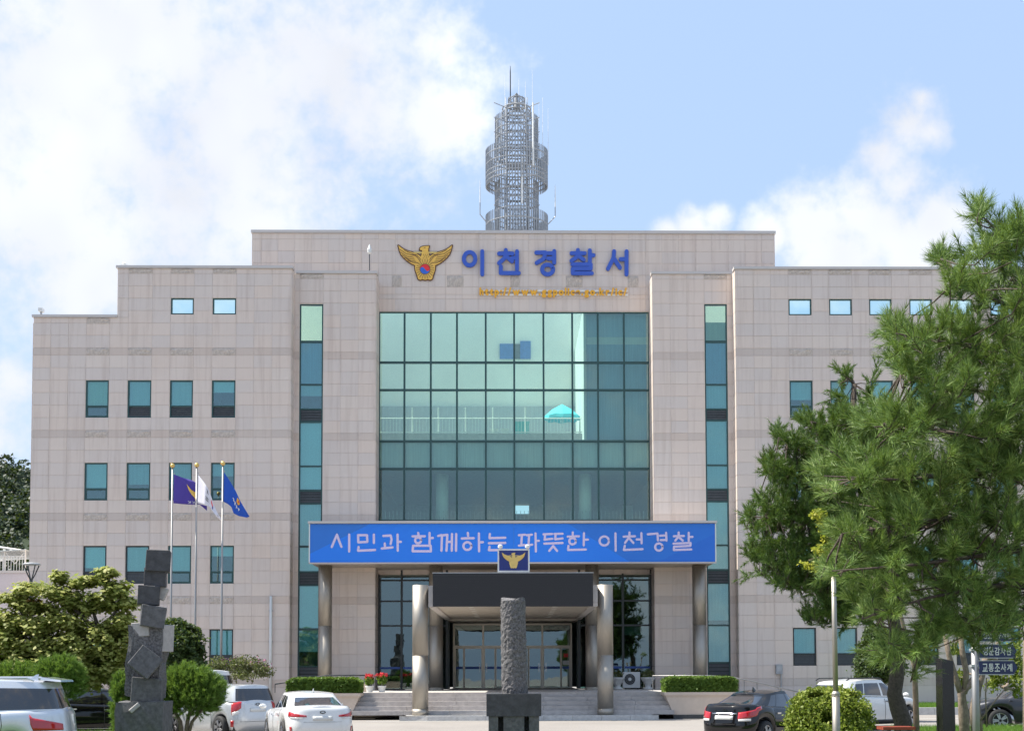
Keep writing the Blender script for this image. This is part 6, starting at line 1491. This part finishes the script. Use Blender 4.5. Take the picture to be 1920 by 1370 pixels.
def cpos(px, Y): return (X_(px, 1300, Y), Y, GZ(Y))
def rpos(px, Y, h, half): return (X_(px, 1320, Y) + math.sin(R(h)) * half, Y + math.cos(R(h)) * half, GZ(Y + math.cos(R(h)) * half))
# sedan -------------------------------------------------------------
lev = [(0, -2.20, 2.22, .82), (.1, -2.34, 2.34, .89), (.35, -2.42, 2.42, .925), (.6, -2.40, 2.38, .93), (.8, -2.36, 2.30, .915), (.95, -2.33, 2.2, .87), (1, -2.28, 2.1, .80)]
deck = [(-2.4, 1.04), (-1.95, 1.07), (-1.3, 1.03), (0, .98), (1.0, .96), (1.6, .90), (2.1, .80), (2.4, .66)]
def side(a, b): return [(a, b), (1 - b, 1 - a)]
gls = {'rear_window': [(.432, .568)], 'windshield': [(0, .068), (.932, 1)], 'side_window': side(.105, .245) , 'rear_side_window': side(.253, .345), 'quarter_window': side(.352, .388)}
cab = dict(base=(-1.98, 1.25, .82), roof=(-1.05, .30, .62), z=1.405, glass=gls, gv=(.08, .86), pow=1.0, rdrop=.07, fdrop=.06, crown=.05, e=4.2)
c = Car(4.84, 1.86, 1.46, lev, deck, cab)
c.build('car', 'white sedan seen from behind, parked left of the entrance steps', 'paint_white', rpos(606, 36.0, -18, 2.42), R(-18), [
    tail(.42, 1.02, .70, .86, 'tail_red', lambda t_: (.72 - .015 * t_, .76 + .10 * t_)), tail(.50, .92, .67, .70, 'tail_white', None, 'reversing_light'), rearpatch('number_plate', 'plate', .26, .62, .74), rearpatch('boot_line', 'trim_black', .5, .565, .57, .003), badge(.86), tail(.86, .94, .28, .42, 'tail_red', None, 'reflector'),
    handles((-.15, .85)), gaps((-1.15, -.02, 1.05)), mirrors(.95, 1.02, 'paint_white'), finn(-.85, 'paint_white'), rearpatch('bumper_grille', 'trim_black', .6, .12, .2)])
lev = [(0, -2.0, 2.02, .76), (.1, -2.12, 2.12, .82), (.35, -2.19, 2.18, .845), (.6, -2.17, 2.16, .85), (.8, -2.12, 2.08, .835), (.95, -2.10, 2.0, .80), (1, -2.05, 1.9, .74)]
deck = [(-2.2, 1.06), (-1.8, 1.10), (-1.2, 1.05), (0, .98), (.9, .96), (1.5, .90), (1.95, .80), (2.2, .66)]
cab = dict(base=(-1.82, 1.2, .76), roof=(-.95, .30, .57), z=1.41, glass=gls, gv=(.08, .86), pow=1.0, rdrop=.08, fdrop=.06, crown=.05, e=4.2)
c = Car(4.37, 1.70, 1.455, lev, deck, cab)
tailset = lambda: [tail(.40, 1.12, .62, .90, 'tail_red', lambda t_: (.60 + .12 * t_, .80 + .09 * t_)), tail(.42, .74, .56, .62, 'tail_white', None, 'reversing_light'), rearpatch('number_plate', 'plate', .26, .60, .71), rearpatch('boot_trim', 'chrome', .36, .755, .785), badge(.87, .06), tail(.50, .78, .13, .2, 'tail_red', None, 'reflector'), rearpatch('bumper_line', 'trim_black', .7, .47, .475, .003)]
c.build('car', 'black sedan seen from behind, parked right of the steps by the round bush', 'paint_black', rpos(1356, 35.5, 38, 2.19), R(38), tailset() + [handles((-.1, .8)), gaps((-1.05, 0, .98)), mirrors(.9, 1.02, 'paint_black', .88), finn(-.5, 'paint_black')])
# black saloon behind the stacked sculpture
lev = [(0, -2.25, 2.27, .82), (.1, -2.38, 2.38, .89), (.35, -2.46, 2.46, .925), (.6, -2.44, 2.40, .93), (.8, -2.40, 2.32, .915), (.95, -2.36, 2.2, .87), (1, -2.3, 2.1, .80)]
deck = [(-2.4, 1.04), (-1.95, 1.07), (-1.3, 1.03), (0, .98), (1.0, .96), (1.6, .92), (2.1, .82), (2.4, .68)]
cab = dict(base=(-1.98, 1.25, .82), roof=(-1.1, .32, .62), z=1.41, glass=gls, gv=(.08, .86), pow=1.0, crown=.05, e=4.2)
c = Car(4.9, 1.86, 1.47, lev, deck, cab)
c.build('car', 'black saloon parked side-on behind the stacked stone sculpture', 'paint_black', cpos(190, 43.5), R(72), tailset()[:1] + [handles((-.15, .85)), gaps((-1.15, -.02, 1.05)), mirrors(.95, 1.02, 'paint_black'), sideline('sill_trim', 'chrome', -1.3, 1.3, .06, .10)])
# boxy hatchback -----------------------------------------------------
lev = [(0, -1.90, 1.95, .80), (.1, -2.02, 2.04, .87), (.35, -2.07, 2.09, .895), (.6, -2.05, 2.06, .90), (.8, -2.02, 1.98, .89), (.95, -2.0, 1.9, .86), (1, -1.97, 1.82, .80)]
deck = [(-2.1, 1.10), (-1.5, 1.08), (0, 1.05), (.9, 1.04), (1.5, 1.0), (1.9, .92), (2.1, .8)]
glh = {'rear_window': [(.434, .566)], 'windshield': [(0, .07), (.93, 1)], 'side_window': side(.105, .225), 'rear_side_window': side(.233, .345), 'quarter_window': side(.352, .395)}
cab = dict(base=(-1.97, 1.35, .85), roof=(-1.80, .55, .72), z=1.57, glass=glh, gv=(.06, .84), pow=1.1, rdrop=.03, fdrop=.05, crown=.045, e=5.5)
c = Car(4.14, 1.80, 1.62, lev, deck, cab, wheels=(-1.28, 1.28), wr=.33)
c.build('car', 'silver boxy hatchback parked behind the bright green juniper', 'paint_pale_silver', rpos(485, 41.5, -44, 2.07), R(-44), [tail(.56, .86, .62, .98, 'tail_red', lambda t_: (.78 - .22 * t_, .98)), tail(.62, .84, .52, .64, 'tail_white', lambda t_: (.62 - .10 * t_, .70 - .06 * t_), 'reversing_light'), rearpatch('number_plate', 'plate', .27, .66, .78), rearpatch('tailgate_line', 'trim_black', .62, .34, .348, .003), badge(.90), tail(.80, .90, .18, .38, 'tail_red', None, 'reflector'), handles((-.2, .75), .84), gaps((-1.05, -.05, .9)), mirrors(.9, 1.1, 'paint_pale_silver', .93)])
# white SUV ------------------------------------------------------------
lev = [(0, -2.1, 2.12, .82), (.1, -2.24, 2.24, .89), (.35, -2.30, 2.30, .92), (.6, -2.28, 2.27, .925), (.8, -2.25, 2.2, .91), (.95, -2.22, 2.1, .87), (1, -2.18, 2.0, .80)]
deck = [(-2.3, 1.14), (-1.5, 1.12), (0, 1.08), (.9, 1.06), (1.5, 1.02), (2.0, .94), (2.3, .8)]
cab = dict(base=(-2.08, 1.3, .86), roof=(-1.62, .40, .66), z=1.60, glass=gls, gv=(.06, .82), pow=1.05, rdrop=.08, fdrop=.06, crown=.05, e=4.4)
c = Car(4.6, 1.85, 1.66, lev, deck, cab, wheels=(-1.35, 1.38), wr=.36)
c.build('car', 'white SUV with black roof rails parked behind the round bush', 'paint_white', cpos(1614, 45.5), R(52), [tail(.5, 1.05, .72, .86), rearpatch('number_plate', 'plate', .26, .5, .6), rails(-1.5, .3, .62, 1.62), handles((-.15, .85), .82), gaps((-1.15, -.02, 1.0)), mirrors(.95, 1.12, 'paint_white'), sideline('sill_trim', 'trim_black', -1.5, 1.5, .0, .16), finn(-1.3, 'trim_black')])
c.build('car', 'dark grey SUV cut by the right edge behind the blue signs', 'paint_grey', (X_(1945, 1300, 44), 44, GZ(44)), R(-84), [rails(-1.5, .3, .62, 1.62, 'chrome'), handles((-.15, .85), .80), gaps((-1.15, -.02, 1.0)), mirrors(.95, 1.12, 'paint_grey'), sideline('sill_trim', 'alloy', -1.5, 1.5, .02, .10)])
# big silver van at the left edge --------------------------------------------
lev = [(0, -2.38, 2.4, .86), (.1, -2.52, 2.5, .93), (.35, -2.57, 2.56, .955), (.6, -2.55, 2.5, .96), (.8, -2.52, 2.42, .95), (.95, -2.5, 2.3, .92), (1, -2.46, 2.2, .86)]
deck = [(-2.6, 1.22), (-1.5, 1.20), (0, 1.14), (.9, 1.12), (1.6, 1.06), (2.2, .96), (2.6, .8)]
glv = {'rear_window': [(.425, .575)], 'windshield': [(0, .07), (.93, 1)], 'side_window': side(.10, .19), 'rear_side_window': side(.198, .30), 'quarter_window': side(.325, .425)}
cab = dict(base=(-2.44, 1.55, .90), roof=(-2.22, .70, .72), z=1.80, glass=glv, gv=(.05, .78), pow=1.1, rdrop=.05, fdrop=.06, crown=.05, e=5.0)
c = Car(5.13, 1.915, 1.86, lev, deck, cab, wheels=(-1.5, 1.5), wr=.36)
p = at(150, 1300, 28.5); hd = R(-97)
c.build('car', 'big silver van cut by the left edge, red tail light in view', 'paint_silver', (p.x - 2.72, 28.4, GZ(28.5)), hd, [tail(.66, 1.32, .62, .82, 'tail_red', lambda t_: (.60, .72 + .14 * t_)), tail(.7, 1.0, .54, .60, 'tail_white', None, 'reversing_light'), rearpatch('number_plate', 'plate', .26, .45, .56), rails(-1.9, .4, .66, 1.82, 'paint_silver'), rearpatch('bumper_line', 'trim_black', .8, .36, .367, .003), finn(-1.75, 'paint_silver'),
    lambda s: MB().hexa([(-2.42, -.66, 1.76), (-2.02, -.66, 1.80), (-2.02, .66, 1.80), (-2.42, .66, 1.76), (-2.40, -.64, 1.80), (-2.02, -.64, 1.86), (-2.02, .64, 1.86), (-2.40, .64, 1.80)]).build('spoiler', 'paint_silver', s.o, world=False), handles((-.1,), .8), gaps((-.9, .3, 1.35))])
# white van roof behind the hatchback
lev = [(0, -2.3, 2.3, .82), (.35, -2.42, 2.42, .93), (.8, -2.4, 2.3, .92), (1, -2.36, 2.2, .86)]
cab = dict(base=(-2.34, 1.5, .88), roof=(-2.2, .7, .76), z=1.92, glass=glv, gv=(.06, .8), pow=1.1, crown=.05, e=5.0)
c = Car(4.85, 1.85, 1.97, lev, [(-2.4, 1.25), (0, 1.2), (1, 1.15), (1.7, 1.05), (2.4, .8)], cab, wheels=(-1.45, 1.45))
c.build('car', 'white van whose roof shows above the silver hatchback', 'paint_white', rpos(412, 48.0, -44, 2.42), R(-44), [tail(.6, .85, .5, .9), handles((-.1, .9)), gaps((-.9, .3))])

# ================================================================ SCULPTURES AND STREET FURNITURE
def block(cx, cz, Y, w, h, d, rot, mat, name, parent, tilt=0, chip=0, ry=0):
    """squared stone: size w x h x d (photo pixels), turned by rot in the picture plane and by ry about the vertical"""
    s_ = Y / F; c = at(cx, cz, Y); w, h, d = w * s_ / 2, h * s_ / 2, d * s_ / 2; bm = bmesh.new(); bmesh.ops.create_cube(bm, size=2)
    for v in bm.verts: v.co = Vector((v.co.x * w, v.co.y * d, v.co.z * h)) + Vector([random.uniform(-1, 1) * chip * s_ for _ in range(3)])
    bmesh.ops.bevel(bm, geom=bm.edges[:], offset=.012, segments=1, affect='EDGES')
    me = bpy.data.meshes.new(name); bm.to_mesh(me); bm.free(); me.materials.append(M[mat]); o = link(name, me, parent); o.location = c - wloc(parent); o.rotation_euler = (tilt, rot, ry); return o
def rough_block(cx, cz, Y, w, h, d, rot, mat, name, parent, amp=.12, seed=0, ry=0):
    s_ = Y / F; c = at(cx, cz, Y); w, h, d = w * s_ / 2, h * s_ / 2, d * s_ / 2; bm = bmesh.new(); bmesh.ops.create_cube(bm, size=2); bmesh.ops.subdivide_edges(bm, edges=bm.edges[:], cuts=7, use_grid_fill=True)
    rg = random.Random(seed); off = Vector((rg.random() * 9, rg.random() * 9, rg.random() * 9))
    from mathutils import noise
    for v in bm.verts:
        n = v.co.normalized(); q = Vector((v.co.x * w, v.co.y * d, v.co.z * h)); k = noise.noise(q * 5 + off) + .5 * noise.noise(q * 13 + off); v.co = q + n * k * amp * w
    me = bpy.data.meshes.new(name); bm.to_mesh(me); bm.free(); me.materials.append(M[mat]); o = link(name, me, parent); o.location = c - wloc(parent); o.rotation_euler = (0, rot, ry); return o
YS1 = 31.5
SC = thing('stone_sculpture', 'tall dark sculpture of stacked tilted stone cubes on the left', 'sculpture', (X_(275, 1370, YS1), YS1, GZ(YS1)))
zb = GZ(YS1)
cbase = at(270, 1345, YS1)
rough_block(270, 1395, YS1, 88, 160, 74, 0, 'stone_mid', 'base_boulder', SC, .10, 3)
rough_block(276, 1240, YS1 + .1, 62, 130, 54, R(3), 'stone_rough', 'rough_core', SC, .14, 5)
block(297, 1052, YS1, 44, 40, 44, R(1), 'stone_dark', 'stone_cube', SC, ry=R(12), chip=1)
block(292, 1082, YS1 + .06, 38, 36, 42, R(0), 'stone_dark', 'stone_cube', SC, ry=R(8), chip=1)
block(279, 1116, YS1 - .05, 40, 36, 44, R(4), 'stone_dark', 'stone_cube', SC, ry=R(14), chip=1)
block(304, 1112, YS1 + .1, 16, 24, 30, R(24), 'stone_light_face', 'stone_wedge', SC, ry=R(10))
block(286, 1156, YS1 - .1, 44, 40, 46, R(7), 'stone_mid', 'stone_cube', SC, ry=R(18), chip=1)
block(271, 1180, YS1 + .02, 34, 26, 44, R(-3), 'stone_light_face', 'stone_slab', SC, ry=R(-8))
block(309, 1196, YS1 + .1, 14, 50, 40, R(2), 'stone_light_face', 'stone_slab', SC, ry=R(-20))
block(273, 1241, YS1 - .45, 46, 46, 20, R(38), 'stone_mid', 'stone_plate', SC, tilt=R(-8), ry=R(8), chip=1)
block(277, 1292, YS1 - .05, 54, 44, 56, R(4), 'stone_mid', 'stone_cube', SC, ry=R(9), chip=1.5)
block(252, 1326, YS1 - .42, 22, 8, 14, R(-42), 'stone_light_face', 'stone_chip', SC, ry=R(20))
YS2 = 32.5
SP = thing('stone_monument', 'rough grey stone pillar on a dark notched block before the doors', 'monument', (X_(962, 1370, YS2), YS2, GZ(YS2)))
m = MB(); c0 = at(965, 1300, YS2); n = 40; nz = 56; r0 = .285; zt = Z_(1123, YS2); zb = Z_(1301, YS2); rg = np.random.default_rng(5)
from mathutils import noise as mnoise
for j in range(nz + 1):
    z = zb + (zt - zb) * j / nz
    for i in range(n):
        a = 2 * math.pi * i / n; rr = r0 * (1 + .06 * (1 - j / nz)) * (.94 if j == nz else 1); q = Vector((math.cos(a) * 3.4, math.sin(a) * 3.4, z * 6.5)); rr += .026 * mnoise.noise(q * 1.7) + .012 * mnoise.noise(q * 4.4)
        x, y = rr * math.cos(a), rr * math.sin(a) * .85; m.v.append((c0.x - .0 + x - .04 * (j / nz), YS2 + y, z + (.05 * math.cos(a * 2 + 1) if j == nz else 0)))
for j in range(nz):
    for i in range(n): i2 = (i + 1) % n; m.f.append((j*n+i, j*n+i2, (j+1)*n+i2, (j+1)*n+i))
m.f.append(tuple(nz * n + i for i in range(n))); m.build('pillar', 'stone_rough', SP)
x0, x1 = X_(912, 1320, YS2 - .5), X_(1015, 1320, YS2 - .5); z1, z0 = Z_(1300, YS2 - .5), Z_(1342, YS2 - .5); g0 = GZ(YS2)
MB().box(x0, x1, YS2 - .5, YS2 + .6, z0, z1).build('plinth_block', 'stone_dark', SP)
for (a, b) in ((916, 934), (944, 983), (992, 1011)):
    MB().box(X_(a, 1350, YS2 - .46), X_(b, 1350, YS2 - .46), YS2 - .46, YS2 + .56, g0 - .05, z0 - .002).build('plinth_leg', 'stone_mid', SP)
MB().box(x0 + .06, x1 - .06, YS2 - .1, YS2 + .5, g0 - .05, z0 - .004).build('plinth_core', 'stone_dark', SP)
# signpost
YG = 22.6; gx = X_(1829, 1300, YG)
SGP = thing('signpost', 'grey steel post with three navy arrow signs at the right', 'signpost', (gx, YG, GZ(YG)))
MB().tube([(gx, YG, GZ(YG)), (gx, YG, Z_(1178, YG))], .058, 16).build('post', 'steel_pole', SGP, smooth=True)
for txt, (y0, y1, xa, xb) in (('청소년수사팀', (1178, 1201, 1838, 1905)), ('청문감사관', (1208, 1232, 1838, 1906)), ('교통조사계', (1238.5, 1263, 1837, 1908))):
    a, b = at(xa, y1, YG - .08), at(xb, y0, YG - .08); zz = (a.z + b.z) / 2; tipx = a.x + (b.x - a.x) * .90
    sg = link('sign_board', None, SGP, Vector((a.x, YG - .08, a.z)) - wloc(SGP))
    MB().prismY([(a.x, a.z), (tipx, a.z), (b.x, zz), (tipx, b.z), (a.x, b.z)], YG - .08, YG - .055).build('board', 'sign_navy', sg)
    MB().prismY([(a.x - .01, a.z - .014), (tipx, a.z - .014), (tipx, a.z - .001), (a.x - .01, a.z - .001)], YG - .085, YG - .05).build('edge', 'galvanised', sg)
    MB().prismY([(a.x - .01, b.z + .001), (tipx, b.z + .001), (tipx, b.z + .012), (a.x - .01, b.z + .012)], YG - .085, YG - .05).build('edge', 'galvanised', sg)
    n = len(txt); w_ = (tipx - a.x - .06) / n
    for i, ch in enumerate(txt): glyph('letter', ch, (a.x + .045 + i * w_, a.x + .045 + i * w_ + w_ * .86, zz - .065, zz + .065), YG - .081, .004, 'plastic_white', sg, .012)
for z in (Z_(1190, YG), Z_(1220, YG), Z_(1250, YG)): MB().box(gx - .07, gx + .16, YG - .054, YG + .065, z - .02, z + .02).build('clamp', 'galvanised', SGP)
# lamp poles
YL = 26.0; lx = X_(1567, 1300, YL); o = thing('light_pole', 'slim stainless light pole rising into the pine beside the round bush', 'pole', (lx, YL, GZ(YL)))
zj = Z_(1303, YL); MB().tube([(lx, YL, GZ(YL)), (lx, YL, zj)], .072, 16).build('lower_tube', 'stainless', o, smooth=True); MB().tube([(lx, YL, zj + .001), (lx - .01, YL, Z_(1062, YL))], [.05, .045], 16).build('upper_tube', 'stainless', o, smooth=True); MB().lathe(lx, YL, [(.078, zj - .03), (.078, zj + .02), (.05, zj + .06)], 16).build('collar', 'stainless', o)
MB().lathe(lx - .01, YL, [(.05, Z_(1062, YL)), (.05, Z_(1060, YL)), (.02, Z_(1058, YL))], 14).build('cap', 'stainless', o)
YL = 47.0; c = at(59, 1055, YL); o = thing('street_lamp', 'dark street lamp with flat dish head on four curved arms at far left', 'lamp', (c.x, YL, GZ(YL)))
MB().tube([(c.x, YL, GZ(YL)), (c.x, YL, Z_(1085, YL))], [.07, .05], 12).build('post', 'dark_metal', o)
for k in range(4):
    a = math.pi / 4 + k * math.pi / 2; MB().tube([(c.x, YL, Z_(1088, YL)), (c.x + .14 * math.cos(a), YL + .14 * math.sin(a), Z_(1074, YL)), (c.x + .27 * math.cos(a), YL + .27 * math.sin(a), Z_(1058, YL))], .022, 6).build('arm', 'dark_metal', o)
MB().lathe(c.x, YL, [(.05, Z_(1059, YL)), (.29, Z_(1057.5, YL)), (.31, Z_(1056, YL)), (.22, Z_(1053.5, YL)), (.05, Z_(1052.5, YL))], 24).build('dish', 'grey_paint', o, smooth=True)
# black stone slab, red bench, green box, wire outlines
YK = 25.5; a, b = at(1764, 1370, YK), at(1793, 1370, YK); o = thing('stone_slab', 'tall black polished stone slab standing under the near pine', 'stone', ((a.x + b.x) / 2, YK, GZ(YK)))
zt = Z_(1236, YK); MB().hexa([(a.x + .04, YK, GZ(YK)), (b.x, YK, GZ(YK)), (b.x, YK + .4, GZ(YK)), (a.x + .04, YK + .4, GZ(YK)), (a.x + .05, YK, zt), (b.x - .03, YK, zt - .05), (b.x - .03, YK + .4, zt - .05), (a.x + .05, YK + .4, zt)]).build('polished_face', 'polished_black', o); rough_block(1766, 1305, YK + .2, 7, 138, 36, 0, 'stone_light_face', 'rough_edge', o, .3, 8)
YH = 23.5; a, b = at(1656, 1362, YH), at(1717, 1368, YH); o = thing('bench', 'low red-brown wooden bench at the foot of the crooked pine', 'bench', ((a.x + b.x) / 2, YH, GZ(YH)))
zt = a.z
for i in range(4): MB().box(a.x, b.x, YH + i * .11, YH + i * .11 + .095, zt - .05, zt).build('slat', 'bench_red', o)
for x in (a.x + .08, b.x - .14): MB().box(x, x + .06, YH + .03, YH + .4, GZ(YH), zt - .052).build('leg', 'dark_metal', o)
YQ = 41.5; c = at(35, 1225, YQ); o = thing('tilted_board', 'tilted green box panel under the maple at the left edge', 'board', (c.x, YQ, GZ(YQ)))
MB().tube([(c.x + .05, YQ + .1, GZ(YQ)), (c.x + .05, YQ + .1, c.z)], .03, 8).build('post', 'galvanised', o); b_ = block(35, 1225, YQ, 24, 16, 10, R(-32), 'teal_board', 'panel', o); b2 = block(36, 1233, YQ - .05, 24, 2, 12, R(-32), 'plastic_white', 'panel_edge', o)
# neighbour at far left with a steel roof frame
YN = 70.0; o = thing('neighbour_building', 'plain pinkish-white building with an open steel roof frame at the far left', 'building', (X_(-40, 1200, YN), YN, 0))
xa, xb = X_(-160, 1100, YN), X_(52, 1100, YN); zt = Z_(1072, YN)
MB().box(xa, xb, YN, YN + 9, 0, zt).build('wall', 'far_wall', o); MB().box(xa, xb + .05, YN - .06, YN + 9.1, zt + .001, zt + .12).build('coping', 'coping', o); MB().box(xa, xb, YN - .03, YN - .001, Z_(1108, YN), Z_(1106, YN)).build('string_course', 'coping', o)
ztop = Z_(1026, YN)
for p in (8, 47):
    x = X_(p, 1050, YN + .5)
    for yy in (.5, 4.5): MB().tube([(x, YN + yy, zt + .12), (x, YN + yy, ztop)], .05, 8).build('frame_post', 'white_paint', o)
x0, x1 = X_(-60, 1030, YN + .5), X_(50, 1030, YN + .5)
for yy in (.3, 2.5, 4.7): MB().tube([(x0, YN + yy, ztop - .25), ((x0 + x1) / 2, YN + yy, ztop + .12), (x1, YN + yy, ztop - .1)], .05, 6).build('frame_beam', 'white_paint', o)
MB().hexa([(x0, YN + .2, ztop - .22), (x1, YN + .2, ztop - .07), (x1, YN + 4.9, ztop - .07), (x0, YN + 4.9, ztop - .22), (x0, YN + .2, ztop - .18), (x1, YN + .2, ztop - .03), (x1, YN + 4.9, ztop - .03), (x0, YN + 4.9, ztop - .18)]).build('frame_sheet', 'blind_grey', o)
xx = [X_(p, 1050, YN + .5) for p in (8, 28, 47)]
for (a, b) in ((xx[0], xx[1]), (xx[2], xx[1])): MB().tube([(a, YN + .5, ztop - .1), (b, YN + .5, zt + .5)], .03, 6).build('brace', 'white_paint', o)
n = 22
for i in range(n): x = x0 + (x1 - x0) * i / (n - 1); MB().box(x - .012, x + .012, YN + .3, YN + .32, zt + .12, zt + .85).build('railing_bar', 'white_paint', o)
MB().tube([(x0, YN + .31, zt + .86), (x1, YN + .31, zt + .86)], .025, 6).build('railing_top', 'white_paint', o)
# parking bay lines at the right
PK = struct(link('parking_lines', None)); m = MB()
for i in range(6):
    x = 13.6 + i * 2.5; m.quad((x, 47.5, GZ(47.5) + .006), (x + .13, 47.5, GZ(47.5) + .006), (x + 1.6, 52.5, .006), (x + 1.47, 52.5, .006))
m.quad((13, 52.5, .006), (32, 52.5, .006), (32, 52.64, .006), (13, 52.64, .006)); m.build('painted_line', 'line_paint', PK)
